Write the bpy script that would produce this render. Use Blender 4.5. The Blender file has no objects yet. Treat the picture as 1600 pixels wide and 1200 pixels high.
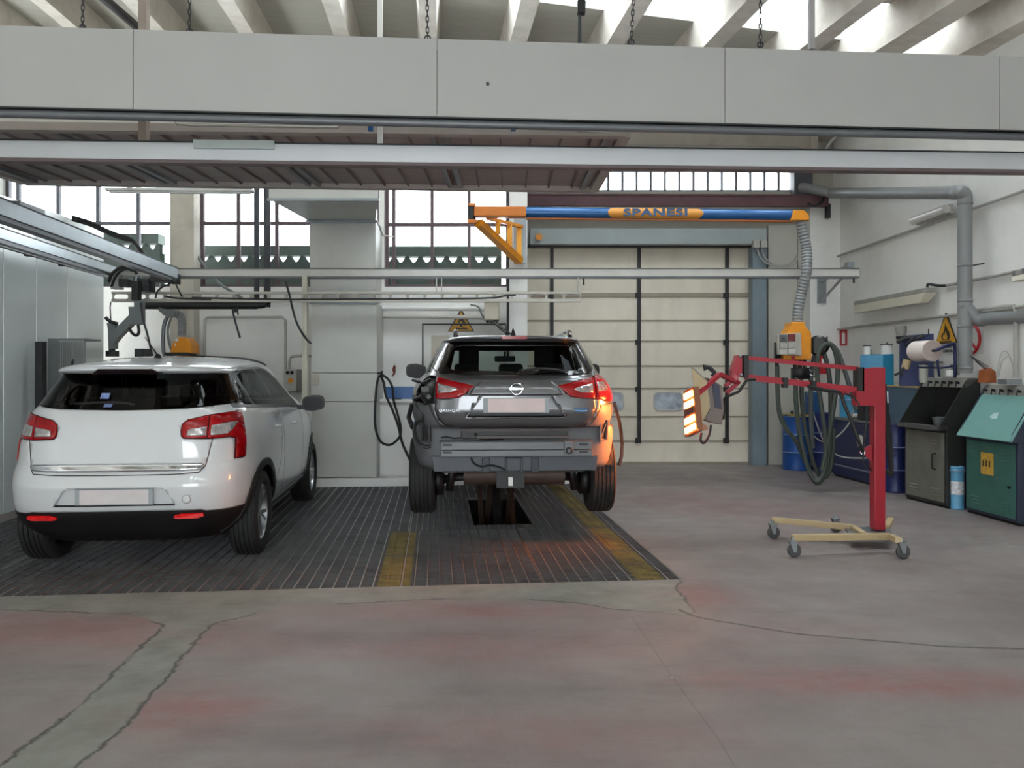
import bpy, bmesh, math, random
from mathutils import Vector, Matrix
PI = math.pi
random.seed(7)
SC = bpy.context.scene
COL = SC.collection

# ------------------------------------------------------------------ camera
F = 1250.0; HZ = 577.0; CX = 800.0; EYE = 1.5
cam = bpy.data.cameras.new('camera')
cam.sensor_fit = 'HORIZONTAL'; cam.sensor_width = 36.0
cam.lens = 36.0 * F / 1600.0
cam.shift_y = -(600.0 - HZ) / 1600.0
cam.clip_start = 0.05; cam.clip_end = 300
cam_o = bpy.data.objects.new('camera', cam); COL.objects.link(cam_o)
cam_o.location = (0, 0, EYE); cam_o.rotation_euler = (PI / 2, 0, 0)
SC.camera = cam_o

# ------------------------------------------------------------------ world, light, exposure
w = bpy.data.worlds.new('overcast_sky'); SC.world = w; w.use_nodes = True
wn = w.node_tree; wn.nodes.clear()
wo = wn.nodes.new('ShaderNodeOutputWorld'); wb = wn.nodes.new('ShaderNodeBackground')
wb.inputs[0].default_value = (0.90, 0.96, 1.0, 1); wb.inputs[1].default_value = 11.0
wn.links.new(wb.outputs[0], wo.inputs[0])
SC.view_settings.view_transform = 'Standard'
SC.view_settings.look = 'None'
SC.view_settings.exposure = 0.0
SC.view_settings.gamma = 1.0
SC.view_settings.use_curve_mapping = False
SC.cycles.max_bounces = 10; SC.cycles.diffuse_bounces = 5; SC.cycles.glossy_bounces = 4
SC.cycles.transparent_max_bounces = 16; SC.cycles.transmission_bounces = 4
SC.cycles.sample_clamp_indirect = 6.0
SC.cycles.caustics_reflective = False; SC.cycles.caustics_refractive = False

# ------------------------------------------------------------------ materials
MATS = {}
def srgb(r, g, b):
    f = lambda c: (c / 255 / 12.92) if c <= 10 else ((c / 255 + 0.055) / 1.055) ** 2.4
    return (f(r), f(g), f(b))
def mat(name, rgb, rough=0.5, metal=0.0, var=0.06, scale=6.0, bump=0.0, coat=0.0, dirt=None, dirt_amt=0.4, dirt_scale=2.0, spec=0.5, stretch=(1, 1, 1), alpha=1):
    """plain surface with a little procedural variation, optional stains and bump"""
    if name in MATS: return MATS[name]
    m = bpy.data.materials.new(name); m.use_nodes = True
    nt = m.node_tree; N = nt.nodes; L = nt.links
    p = N['Principled BSDF']
    c = srgb(*rgb)
    tc = N.new('ShaderNodeTexCoord'); mp = N.new('ShaderNodeMapping'); mp.inputs['Scale'].default_value = stretch
    L.new(tc.outputs['Object'], mp.inputs[0])
    nz = N.new('ShaderNodeTexNoise'); nz.inputs['Scale'].default_value = scale; nz.inputs['Detail'].default_value = 5
    L.new(mp.outputs[0], nz.inputs['Vector'])
    rp = N.new('ShaderNodeValToRGB')
    a = [max(0, x * (1 - var)) for x in c]; b = [min(1, x * (1 + var)) for x in c]
    rp.color_ramp.elements[0].color = (*a, 1); rp.color_ramp.elements[1].color = (*b, 1)
    rp.color_ramp.elements[0].position = 0.3; rp.color_ramp.elements[1].position = 0.7
    L.new(nz.outputs['Fac'], rp.inputs[0])
    out = rp.outputs[0]
    if dirt:
        n2 = N.new('ShaderNodeTexNoise'); n2.inputs['Scale'].default_value = dirt_scale; n2.inputs['Detail'].default_value = 8
        n2.inputs['Roughness'].default_value = 0.65
        L.new(mp.outputs[0], n2.inputs['Vector'])
        r2 = N.new('ShaderNodeValToRGB'); r2.color_ramp.elements[0].position = 0.48; r2.color_ramp.elements[1].position = 0.72
        r2.color_ramp.elements[1].color = (dirt_amt,) * 3 + (1,)
        L.new(n2.outputs['Fac'], r2.inputs[0])
        mx = N.new('ShaderNodeMix'); mx.data_type = 'RGBA'
        mx.inputs[7].default_value = (*srgb(*dirt), 1)
        L.new(r2.outputs[0], mx.inputs[0]); L.new(out, mx.inputs[6]); out = mx.outputs[2]
    L.new(out, p.inputs['Base Color'])
    p.inputs['Roughness'].default_value = rough; p.inputs['Metallic'].default_value = metal
    p.inputs['Specular IOR Level'].default_value = spec
    if coat:
        p.inputs['Coat Weight'].default_value = coat; p.inputs['Coat Roughness'].default_value = 0.03
    if bump:
        bp = N.new('ShaderNodeBump'); bp.inputs['Strength'].default_value = bump; bp.inputs['Distance'].default_value = 0.02
        L.new(nz.outputs['Fac'], bp.inputs['Height']); L.new(bp.outputs[0], p.inputs['Normal'])
    MATS[name] = m
    return m
def emit(name, rgb, strength):
    if name in MATS: return MATS[name]
    m = bpy.data.materials.new(name); m.use_nodes = True
    nt = m.node_tree; nt.nodes.clear()
    o = nt.nodes.new('ShaderNodeOutputMaterial'); e = nt.nodes.new('ShaderNodeEmission')
    e.inputs[0].default_value = (*rgb, 1); e.inputs[1].default_value = strength
    nt.links.new(e.outputs[0], o.inputs[0]); MATS[name] = m
    return m
def glass(name, tint, gl=0.12, rough=0.02):
    """thin pane: tinted see-through with a fresnel sheen"""
    if name in MATS: return MATS[name]
    m = bpy.data.materials.new(name); m.use_nodes = True
    nt = m.node_tree; nt.nodes.clear(); N = nt.nodes; L = nt.links
    o = N.new('ShaderNodeOutputMaterial'); t = N.new('ShaderNodeBsdfTransparent'); g = N.new('ShaderNodeBsdfGlossy')
    t.inputs[0].default_value = (*tint, 1); g.inputs['Roughness'].default_value = rough
    lw = N.new('ShaderNodeLayerWeight'); lw.inputs[0].default_value = gl
    mx = N.new('ShaderNodeMixShader')
    L.new(lw.outputs['Fresnel'], mx.inputs[0]); L.new(t.outputs[0], mx.inputs[1]); L.new(g.outputs[0], mx.inputs[2]); L.new(mx.outputs[0], o.inputs[0])
    MATS[name] = m
    return m

# ------------------------------------------------------------------ objects
WM = {}
def thing(name, label, cat, loc=(0, 0, 0), rotz=0.0, group=None, rot=None):
    o = bpy.data.objects.new(name, None); COL.objects.link(o)
    o.empty_display_size = 0.2
    o.location = loc; o.rotation_euler = rot if rot else (0, 0, rotz)
    o['label'] = label; o['category'] = cat
    if group: o['group'] = group
    R = Matrix.Rotation(rotz, 4, 'Z') if not rot else (Matrix.Rotation(rot[2], 4, 'Z') @ Matrix.Rotation(rot[1], 4, 'Y') @ Matrix.Rotation(rot[0], 4, 'X'))
    WM[o.name] = Matrix.Translation(Vector(loc)) @ R
    return o
def tag(o, label, cat, group=None, kind=None):
    o['label'] = label; o['category'] = cat
    if group: o['group'] = group
    if kind: o['kind'] = kind
    return o
def struct(o):
    o['kind'] = 'structure'; return o
def P(px, py, Y):
    return Vector(((px - CX) / F * Y, Y, EYE + (HZ - py) / F * Y))
def FL(px, py):
    Y = EYE * F / (py - HZ)
    return Vector(((px - CX) / F * Y, Y, 0))
def PZ(px, py, Z):
    Y = (Z - EYE) * F / (HZ - py)
    return Vector(((px - CX) / F * Y, Y, Z))
WX0, WXS = 5.385, -0.024           # right wall plane  X = WX0 + WXS*Y
def RW(px, py, off=0.0):
    Y = (WX0 - off) / ((px - CX) / F - WXS)
    return P(px, py, Y)

class MB:
    def __init__(s): s.v = []; s.f = []; s.sm = []
    def add(s, vs, fs, M=None, smooth=False):
        b = len(s.v)
        s.v += [(M @ Vector(v)) if M else Vector(v) for v in vs]
        s.f += [tuple(i + b for i in f) for f in fs]; s.sm += [smooth] * len(fs)
        return s
    def box(s, x0, y0, z0, x1, y1, z1, M=None):
        if x1 < x0: x0, x1 = x1, x0
        if y1 < y0: y0, y1 = y1, y0
        if z1 < z0: z0, z1 = z1, z0
        v = [(x0, y0, z0), (x1, y0, z0), (x1, y1, z0), (x0, y1, z0), (x0, y0, z1), (x1, y0, z1), (x1, y1, z1), (x0, y1, z1)]
        return s.add(v, [(0, 3, 2, 1), (4, 5, 6, 7), (0, 1, 5, 4), (1, 2, 6, 5), (2, 3, 7, 6), (3, 0, 4, 7)], M)
    def cbox(s, c, sx, sy, sz, M=None):
        return s.box(c[0] - sx / 2, c[1] - sy / 2, c[2] - sz / 2, c[0] + sx / 2, c[1] + sy / 2, c[2] + sz / 2, M)
    def hexa(s, v8):
        return s.add(v8, [(0, 3, 2, 1), (4, 5, 6, 7), (0, 1, 5, 4), (1, 2, 6, 5), (2, 3, 7, 6), (3, 0, 4, 7)])
    def beam(s, a, b, wd, h, up=(0, 0, 1)):
        """rectangular bar from a to b, wd wide, h tall"""
        a = Vector(a); b = Vector(b); d = (b - a).normalized(); u = Vector(up)
        r = d.cross(u)
        if r.length < 1e-4: r = d.cross(Vector((0, 1, 0)))
        r.normalize(); u = r.cross(d).normalized()
        v = []
        for q in (a, b):
            for sx, sz in ((-1, -1), (1, -1), (1, 1), (-1, 1)): v.append(q + r * (sx * wd / 2) + u * (sz * h / 2))
        return s.add(v, [(3, 2, 1, 0), (4, 5, 6, 7), (0, 1, 5, 4), (1, 2, 6, 5), (2, 3, 7, 6), (3, 0, 4, 7)])
    def prism(s, pts, n):
        """planar polygon (3d points) pushed along vector n"""
        n = Vector(n); k = len(pts); v = [Vector(p) for p in pts] + [Vector(p) + n for p in pts]
        return s.add(v, [tuple(range(k))[::-1], tuple(range(k, 2 * k))] + [(i, (i + 1) % k, k + (i + 1) % k, k + i) for i in range(k)])
    def tube(s, pts, r, n=10, smooth_path=0, caps=True, ribs=0):
        pts = [Vector(p) for p in pts]
        if smooth_path:
            q = []
            m = len(pts)
            for i in range(m - 1):
                p0, p1, p2, p3 = pts[max(i - 1, 0)], pts[i], pts[i + 1], pts[min(i + 2, m - 1)]
                for k in range(smooth_path):
                    t = k / smooth_path
                    q.append(0.5 * ((2 * p1) + (p2 - p0) * t + (2 * p0 - 5 * p1 + 4 * p2 - p3) * t * t + (3 * p1 - p0 - 3 * p2 + p3) * t ** 3))
            q.append(pts[-1]); pts = q
        if ribs:
            L = sum((pts[i + 1] - pts[i]).length for i in range(len(pts) - 1)); q = []
            m = int(L / ribs) * 2; acc = 0; j = 0; step = L / m
            for k in range(m + 1):
                d = k * step
                while j < len(pts) - 2 and acc + (pts[j + 1] - pts[j]).length < d:
                    acc += (pts[j + 1] - pts[j]).length; j += 1
                seg = (pts[j + 1] - pts[j]).length
                q.append(pts[j].lerp(pts[j + 1], min(1, (d - acc) / max(seg, 1e-6))))
            pts = q
        nrm = None; rings = []
        for i, p in enumerate(pts):
            d = (pts[min(i + 1, len(pts) - 1)] - pts[max(i - 1, 0)]).normalized()
            if nrm is None:
                nrm = d.orthogonal().normalized()
            nrm = (nrm - d * nrm.dot(d))
            nrm = nrm.normalized() if nrm.length > 1e-5 else d.orthogonal().normalized()
            bi = d.cross(nrm)
            rr = r[i] if isinstance(r, (list, tuple)) and len(r) == len(pts) else (r if not isinstance(r, (list, tuple)) else r[0])
            if ribs: rr *= (1.0 if i % 2 else 0.88)
            rings.append([p + nrm * (rr * math.cos(2 * PI * k / n)) + bi * (rr * math.sin(2 * PI * k / n)) for k in range(n)])
        v = [q for ring in rings for q in ring]; f = []
        for i in range(len(rings) - 1):
            for k in range(n): f.append((i * n + k, i * n + (k + 1) % n, (i + 1) * n + (k + 1) % n, (i + 1) * n + k))
        s.add(v, f, smooth=True)
        if caps:
            b = len(s.v) - len(v)
            s.f += [tuple(b + k for k in range(n))[::-1], tuple(b + (len(rings) - 1) * n + k for k in range(n))]; s.sm += [False, False]
        return s
    def cyl(s, a, b, r, n=16, r2=None):
        return s.tube([a, b], [r, r if r2 is None else r2], n)
    def lathe(s, prof, M=None, n=24, close=False):
        """prof: (radius, height) revolved about local Z"""
        v = []; f = []
        for (r, z) in prof:
            for k in range(n): v.append((r * math.cos(2 * PI * k / n), r * math.sin(2 * PI * k / n), z))
        m = len(prof)
        for i in range(m - (0 if close else 1)):
            j = (i + 1) % m
            for k in range(n): f.append((i * n + k, i * n + (k + 1) % n, j * n + (k + 1) % n, j * n + k))
        s.add(v, f, M, smooth=True)
        return s
    def build(s, name, m, parent=None, local=False, bevel=0.0, autosmooth=35):
        me = bpy.data.meshes.new(name)
        o = bpy.data.objects.new(name, me); COL.objects.link(o)
        vs = [Vector(v) for v in s.v]
        if parent is not None:
            o.parent = parent; pw = WM[parent.name]
            if not local:
                inv = pw.inverted(); vs = [inv @ v for v in vs]
            WM[o.name] = pw
        else:
            lo = Vector((min(v.x for v in vs), min(v.y for v in vs), min(v.z for v in vs)))
            hi = Vector((max(v.x for v in vs), max(v.y for v in vs), max(v.z for v in vs)))
            c = Vector(((lo.x + hi.x) / 2, (lo.y + hi.y) / 2, lo.z))
            o.location = c; vs = [v - c for v in vs]; WM[o.name] = Matrix.Translation(c)
        me.from_pydata([tuple(v) for v in vs], [], s.f)
        me.update()
        bm = bmesh.new(); bm.from_mesh(me); bmesh.ops.recalc_face_normals(bm, faces=bm.faces)
        bm.to_mesh(me); bm.free()
        for p, q in zip(me.polygons, s.sm): p.use_smooth = q
        if any(s.sm):
            for e in me.edges: pass
            try: me.set_sharp_from_angle(angle=math.radians(autosmooth))
            except Exception: pass
        if m: me.materials.append(m)
        if bevel:
            bv = o.modifiers.new('bevel', 'BEVEL'); bv.width = bevel; bv.segments = 2; bv.limit_method = 'ANGLE'; bv.angle_limit = math.radians(40)
        return o
def B(*a, **k): return MB().box(*a, **k)
def copy_tree(o, parent=None):
    c = o.copy(); COL.objects.link(c)
    if parent is not None: c.parent = parent
    for ch in list(o.children): copy_tree(ch, c)
    return c
def text_mesh(txt, size, name, m, M, parent=None, depth=0.002, bold=0.0, sx=1.0, space=1.12):
    cu = bpy.data.curves.new('txt', 'FONT'); cu.body = txt; cu.size = size; cu.extrude = depth / 2; cu.offset = bold; cu.space_character = space
    cu.align_x = 'CENTER'; cu.align_y = 'CENTER'
    to = bpy.data.objects.new('txt', cu); COL.objects.link(to)
    bpy.context.view_layer.update()
    dg = bpy.context.evaluated_depsgraph_get()
    me = bpy.data.meshes.new_from_object(to.evaluated_get(dg))
    bpy.data.objects.remove(to); bpy.data.curves.remove(cu)
    mb = MB(); S = Matrix.Diagonal((sx, 1, 1, 1))
    mb.add([M @ (S @ v.co) for v in me.vertices], [tuple(p.vertices) for p in me.polygons])
    bpy.data.meshes.remove(me)
    return mb.build(name, m, parent)

# booth frame: u to the right, v away from the camera
BA = math.radians(5.4); BO = Vector((1.216, 5.716, 0))
BU = Vector((math.cos(BA), math.sin(BA), 0)); BV = Vector((-math.sin(BA), math.cos(BA), 0))
def BP(u, v, z=0.0): return BO + BU * u + BV * v + Vector((0, 0, z))
BM = Matrix.Translation(BO) @ Matrix.Rotation(BA, 4, 'Z')
# the roof is a tilted plane in the same frame
RC, RSU, RSV = 5.145, -0.08, 0.045
def roof_z(x, y, off=0.0):
    u = x * math.cos(BA) + y * math.sin(BA); v = -x * math.sin(BA) + y * math.cos(BA)
    return RC + RSU * u + RSV * v + off
def roof_hit(px, py, off=0.0):
    a = (px - CX) / F; b = (HZ - py) / F
    ku = a * math.cos(BA) + math.sin(BA); kv = -a * math.sin(BA) + math.cos(BA)
    Y = (RC + off - EYE) / (b - RSU * ku - RSV * kv)
    return Vector((a * Y, Y, EYE + b * Y)), ku * Y, kv * Y
def RP(u, v, off=0.0):
    x = u * math.cos(BA) - v * math.sin(BA); y = u * math.sin(BA) + v * math.cos(BA)
    return Vector((x, y, RC + RSU * u + RSV * v + off))
# ------------------------------------------------------------------ shared materials
M_WALL = mat('painted_wall', (228, 227, 223), 0.75, var=0.03, scale=1.2, dirt=(176, 172, 164), dirt_amt=0.3, dirt_scale=0.9, bump=0.05)
M_WALLB = mat('grey_wall', (196, 194, 186), 0.75, var=0.05, scale=1.5, dirt=(135, 130, 120), dirt_amt=0.4, dirt_scale=1.3)
M_CONC = mat('raw_concrete', (186, 180, 168), 0.9, var=0.08, scale=3, dirt=(130, 120, 106), dirt_amt=0.4, dirt_scale=2.5, bump=0.1)
M_BEAM = mat('beam_concrete', (205, 198, 188), 0.85, var=0.08, scale=2.5, dirt=(150, 138, 126), dirt_amt=0.5, dirt_scale=2)
M_SLAB = mat('roof_sheet', (172, 169, 158), 0.9, var=0.05, scale=3, stretch=(1, 5, 1))
M_PURP = mat('maroon_steel', (96, 62, 68), 0.55, var=0.1, scale=8, dirt=(60, 40, 42), dirt_amt=0.5, dirt_scale=6)
M_GALV = mat('galvanised', (150, 156, 160), 0.38, 0.75, var=0.08, scale=7)
M_ALU = mat('white_aluminium', (216, 218, 220), 0.35, 0.25, var=0.02, scale=4)
M_WHITE = mat('white_paint', (226, 226, 222), 0.45, var=0.03, scale=5)
M_BLACK = mat('black_plastic', (22, 22, 24), 0.5, var=0.1, scale=10)
M_RUB = mat('rubber', (30, 30, 31), 0.8, var=0.1, scale=20)
M_DARK = mat('dark_steel', (52, 54, 56), 0.55, 0.4, var=0.12, scale=8)
M_GREY = mat('grey_paint', (112, 118, 118), 0.45, var=0.05, scale=8)
M_GPIPE = mat('grey_plastic_pipe', (128, 130, 130), 0.45, var=0.05, scale=6, dirt=(96, 94, 92), dirt_amt=0.3)
M_CONDUIT = mat('grey_conduit', (168, 166, 160), 0.6, var=0.05)
M_YEL = mat('yellow_orange_paint', (222, 142, 22), 0.4, var=0.08, scale=9, dirt=(150, 84, 22), dirt_amt=0.35)
M_ORG = mat('orange_paint', (196, 112, 34), 0.45, var=0.08, scale=9)
M_BLUE = mat('blue_paint', (28, 82, 138), 0.35, var=0.06, scale=6)
M_CHROME = mat('chrome', (225, 227, 230), 0.08, 1.0, var=0.01)
M_DGREY = mat('gutter_grey', (96, 99, 102), 0.4, 0.3, var=0.05, scale=6)

# ------------------------------------------------------------------ floor
def seg_d(p, a, b):
    ab = b - a; t = max(0, min(1, (p - a).dot(ab) / max(ab.length_squared, 1e-9)))
    return (p - (a + ab * t)).length
def f2(px, py):
    q = FL(px, py); return Vector((q.x, q.y))
patch_px = [(-420, 958), (-420, 935), (0, 926), (540, 914), (1066, 904), (1057, 920), (1068, 933), (1086, 953), (1086, 964), (1022, 957), (965, 953), (900, 942),
            (790, 934), (687, 936), (522, 944), (447, 941), (385, 963), (330, 976), (300, 1010), (265, 1056), (227, 1097), (186, 1146), (117, 1200), (40, 1290),
            (-90, 1290), (0, 1195), (41, 1166), (103, 1118), (158, 1070), (206, 1022), (258, 977), (206, 960), (0, 953)]
patch = [f2(*p) for p in patch_px]
crack = [f2(*p) for p in [(1060, 952), (1086, 964), (1132, 972), (1175, 979), (1243, 990), (1330, 998), (1395, 1003), (1475, 1010), (1600, 1014), (1900, 1024)]]
joint = [f2(*p) for p in [(985, 960), (1045, 1050), (1120, 1150), (1230, 1330)]]
pinks = [((1340, 1062), .75, .16, 1.0), ((1480, 1075), .6, .15, .5), ((110, 985), .9, .3, .8), ((300, 1110), .35, .25, .95), ((740, 955), .7, .16, .8), ((840, 1010), .8, .35, .45),
         ((1085, 930), .35, .3, .7), ((650, 1140), .5, .2, .35), ((940, 1150), .5, .2, .4), ((1240, 800), .9, .9, .3), ((1060, 780), .8, .9, .4), ((500, 1010), .8, .2, .4), ((1250, 985), .4, .3, .3)]
def inside(p, poly):
    c = False; j = len(poly) - 1
    for i in range(len(poly)):
        a, b = poly[i], poly[j]
        if (a.y > p.y) != (b.y > p.y) and p.x < (b.x - a.x) * (p.y - a.y) / (b.y - a.y) + a.x: c = not c
        j = i
    return c
def line_side(p, ln):
    best = (9, 0)
    for a, b in zip(ln[:-1], ln[1:]):
        d = seg_d(p, a, b)
        if d < best[0]:
            ab = b - a; best = (d, 1 if ab.x * (p.y - a.y) - ab.y * (p.x - a.x) > 0 else -1)
    # beyond the ends there is no crack
    if (p - ln[0]).dot(ln[1] - ln[0]) < 0 or (p - ln[-1]).dot(ln[-2] - ln[-1]) < 0: return max(best[0], .2)
    return best[0] * best[1]
def floor_mesh():
    GU0, GU1, GV0, GV1 = -6.0, 0.0, 0.0, 4.78
    def span(a, b, st): n = max(1, round((b - a) / st)); return [a + (b - a) * i / n for i in range(n)] 
    us = span(-9.4, GU0, .5) + span(GU0, GU1, .12) + span(GU1, 5.4, .12) + [5.4, 6.2]
    vs = span(-9.5, -4.6, .5) + span(-4.6, GV0, .05) + span(GV0, GV1, .25) + span(GV1, 9, .3) + [9]
    idx = {}; v = []; f = []
    for j, vv in enumerate(vs):
        for i, uu in enumerate(us): idx[i, j] = len(v); v.append(BP(uu, vv))
    for j in range(len(vs) - 1):
        for i in range(len(us) - 1):
            cu = (us[i] + us[i + 1]) / 2; cv = (vs[j] + vs[j + 1]) / 2
            if GU0 < cu < GU1 and GV0 < cv < GV1: continue
            f.append((idx[i, j], idx[i + 1, j], idx[i + 1, j + 1], idx[i, j + 1]))
    me = bpy.data.meshes.new('floor'); me.from_pydata([tuple(q) for q in v], [], f); me.update()
    o = bpy.data.objects.new('floor', me); COL.objects.link(o); struct(o)
    for nm in ('patch', 'crack', 'pink', 'joint'): me.attributes.new(nm, 'FLOAT', 'POINT')
    A1, A2, A3, A4 = (me.attributes[nm] for nm in ('patch', 'crack', 'pink', 'joint'))
    pk = [(f2(*c), rx, ry, s) for c, rx, ry, s in pinks]
    for k, q in enumerate(v):
        p = Vector((q.x, q.y))
        if q.y < 6.1 and q.y > 1.5:
            d = min(seg_d(p, patch[i], patch[i - 1]) for i in range(len(patch)))
            A1.data[k].value = min(d, .5) * (-1 if inside(p, patch) else 1)
        else: A1.data[k].value = .5
        A2.data[k].value = max(-.5, min(.5, line_side(p, crack))); A4.data[k].value = max(-.5, min(.5, line_side(p, joint)))
        A3.data[k].value = min(1, sum(s * math.exp(-((p.x - c.x) / rx) ** 2 - ((p.y - c.y) / ry) ** 2) for c, rx, ry, s in pk))
    m = bpy.data.materials.new('worn_concrete_floor'); m.use_nodes = True; nt = m.node_tree; N = nt.nodes; L = nt.links; p = N['Principled BSDF']
    geo = N.new('ShaderNodeNewGeometry')
    def noise(sc, det=6, rough=.6, st=None):
        n = N.new('ShaderNodeTexNoise'); n.inputs['Scale'].default_value = sc; n.inputs['Detail'].default_value = det; n.inputs['Roughness'].default_value = rough
        if st:
            mp = N.new('ShaderNodeMapping'); mp.inputs['Scale'].default_value = st; L.new(geo.outputs['Position'], mp.inputs[0]); L.new(mp.outputs[0], n.inputs['Vector'])
        else: L.new(geo.outputs['Position'], n.inputs['Vector'])
        return n.outputs['Fac']
    def math_(op, a, b=None, c=None):
        n = N.new('ShaderNodeMath'); n.operation = op
        for i, x in enumerate((a, b, c)):
            if x is None: continue
            if isinstance(x, (int, float)): n.inputs[i].default_value = x
            else: L.new(x, n.inputs[i])
        return n.outputs[0]
    def ramp(x, a, b, ca=(0, 0, 0), cb=(1, 1, 1)):
        r = N.new('ShaderNodeValToRGB'); r.color_ramp.elements[0].position = a; r.color_ramp.elements[1].position = b
        r.color_ramp.elements[0].color = (*ca, 1); r.color_ramp.elements[1].color = (*cb, 1); L.new(x, r.inputs[0]); return r.outputs[0]
    def step(x, lo, hi):
        n = N.new('ShaderNodeMapRange'); n.inputs[1].default_value = lo; n.inputs[2].default_value = hi; n.inputs[3].default_value = 1; n.inputs[4].default_value = 0
        L.new(x, n.inputs[0]); return n.outputs[0]
    def mix(fac, a, b):
        n = N.new('ShaderNodeMix'); n.data_type = 'RGBA'
        if isinstance(fac, (int, float)): n.inputs[0].default_value = fac
        else: L.new(fac, n.inputs[0])
        for k, x in ((6, a), (7, b)):
            if isinstance(x, tuple): n.inputs[k].default_value = (*x, 1)
            else: L.new(x, n.inputs[k])
        return n.outputs[2]
    def attr(nm):
        n = N.new('ShaderNodeAttribute'); n.attribute_name = nm; return n.outputs['Fac']
    base = ramp(noise(.7, 8, .6), .35, .65, srgb(120, 110, 108), srgb(141, 134, 131))
    base = mix(math_('MULTIPLY', ramp(noise(2.3, 8, .7, (1, 2.2, 1)), .45, .7), .45), base, srgb(132, 112, 110))
    wob = math_('MULTIPLY', math_('SUBTRACT', noise(9, 6, .7), .5), .11)
    pink = math_('MULTIPLY', attr('pink'), ramp(noise(3.5, 8, .75, (1, 1.8, 1)), .2, .62))
    base = mix(math_('MULTIPLY', pink, .85), base, srgb(140, 88, 86))
    pd = math_('ADD', attr('patch'), wob)
    pm = step(pd, -.012, .012)
    pcol = ramp(noise(4, 8, .7), .3, .7, srgb(112, 113, 106), srgb(140, 140, 133))
    pcol = mix(math_('MULTIPLY', math_('MULTIPLY', attr('pink'), ramp(noise(5, 8), .4, .6)), .6), pcol, srgb(136, 104, 100))
    base = mix(pm, base, pcol)
    wob2 = math_('MULTIPLY', math_('SUBTRACT', noise(14, 6, .8), .5), .045)
    edge = step(math_('ABSOLUTE', math_('ADD', pd, .004)), .001, .016)
    ck = step(math_('ABSOLUTE', math_('ADD', attr('crack'), wob2)), .003, .020)
    jt = math_('MULTIPLY', step(math_('ABSOLUTE', math_('ADD', attr('joint'), math_('MULTIPLY', wob2, .3))), .001, .006), .22)
    lines = math_('MAXIMUM', math_('MAXIMUM', math_('MULTIPLY', edge, math_('MULTIPLY', ramp(noise(1.6, 4), .36, .5), .85)), math_('MULTIPLY', ck, .8)), jt)
    base = mix(lines, base, srgb(44, 41, 39))
    # white specks and dark scuffs
    vo = N.new('ShaderNodeTexVoronoi'); vo.inputs['Scale'].default_value = 7; L.new(geo.outputs['Position'], vo.inputs['Vector'])
    base = mix(math_('MULTIPLY', step(vo.outputs['Distance'], .02, .05), ramp(noise(1.1, 3), .55, .62)), base, srgb(190, 186, 180))
    base = mix(math_('MULTIPLY', ramp(noise(1.3, 8, .7, (.5, 1.6, 1)), .50, .72), .5), base, srgb(84, 80, 78))
    L.new(base, p.inputs['Base Color'])
    L.new(ramp(noise(3, 6), .3, .7, (.42,) * 3, (.62,) * 3), p.inputs['Roughness'])
    bp = N.new('ShaderNodeBump'); bp.inputs['Strength'].default_value = .25; bp.inputs['Distance'].default_value = .01
    L.new(math_('SUBTRACT', noise(30, 6, .7), lines), bp.inputs['Height']); L.new(bp.outputs[0], p.inputs['Normal'])
    me.materials.append(m)
floor_mesh()
# shallow pit below the gratings
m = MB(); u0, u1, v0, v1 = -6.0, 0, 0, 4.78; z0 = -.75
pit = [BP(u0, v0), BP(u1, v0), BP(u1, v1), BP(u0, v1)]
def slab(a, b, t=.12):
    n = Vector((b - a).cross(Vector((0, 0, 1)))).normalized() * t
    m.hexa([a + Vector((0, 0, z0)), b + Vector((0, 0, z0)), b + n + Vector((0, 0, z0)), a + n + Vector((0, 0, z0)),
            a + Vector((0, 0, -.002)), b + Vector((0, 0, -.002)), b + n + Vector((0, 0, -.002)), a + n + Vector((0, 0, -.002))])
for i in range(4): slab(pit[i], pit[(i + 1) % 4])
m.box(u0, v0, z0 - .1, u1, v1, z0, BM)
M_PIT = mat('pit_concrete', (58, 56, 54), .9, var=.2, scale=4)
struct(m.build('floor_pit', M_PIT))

# ------------------------------------------------------------------ walls
YL = 10.9; YD = 12.67
def X_(px, Y): return (px - CX) / F * Y
def Z_(py, Y): return EYE + (HZ - py) / F * Y
zs, zt, ztop = Z_(448, YL), 4.62, 6.6
xs = [-10.5, X_(-260, YL), X_(-40, YL), X_(0, YL), X_(270, YL), X_(308, YL), X_(592, YL), X_(600, YL), X_(795, YL), 0.13]
m = MB()
m.box(-10.5, YL, 0, .13, YL + .28, zs); m.box(-10.5, YL, zt, .13, YL + .28, zt + .2); m.box(-10.5, YL + .28, zt + .05, .0, YD, zt + .2); m.box(-10.5, YD, zt + .05, -.001, YD + .25, 7.2)
m.box(-10.5, YL, zs, xs[1], YL + .28, zt); m.box(xs[2], YL, zs, xs[3], YL + .28, zt)
m.box(xs[4], YL, zs, xs[5], YL + .28, zt); m.box(xs[6], YL, zs, xs[7], YL + .28, zt); m.box(xs[8], YL, zs, xs[9], YL + .28, zt)
struct(m.build('wall_back', M_WALL))
m = MB(); m.box(X_(268, 10.75), 10.7, 0, X_(305, 10.75), YL, zt + .1)
struct(m.build('trim_1', M_CONC))
# white pillar beside the roller door
m = MB(); m.box(X_(795, 10.75), 10.72, 0, X_(824, 10.75), 11.15, zt + .04); struct(m.build('trim_2', mat('pillar_white', (222, 222, 218), .6, var=.03, dirt=(170, 168, 160), dirt_amt=.3)))
m = MB(); m.box(.0, 11.18, 0, .13, YD, zt + .04); struct(m.build('wall_return', M_WALLB))
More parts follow.
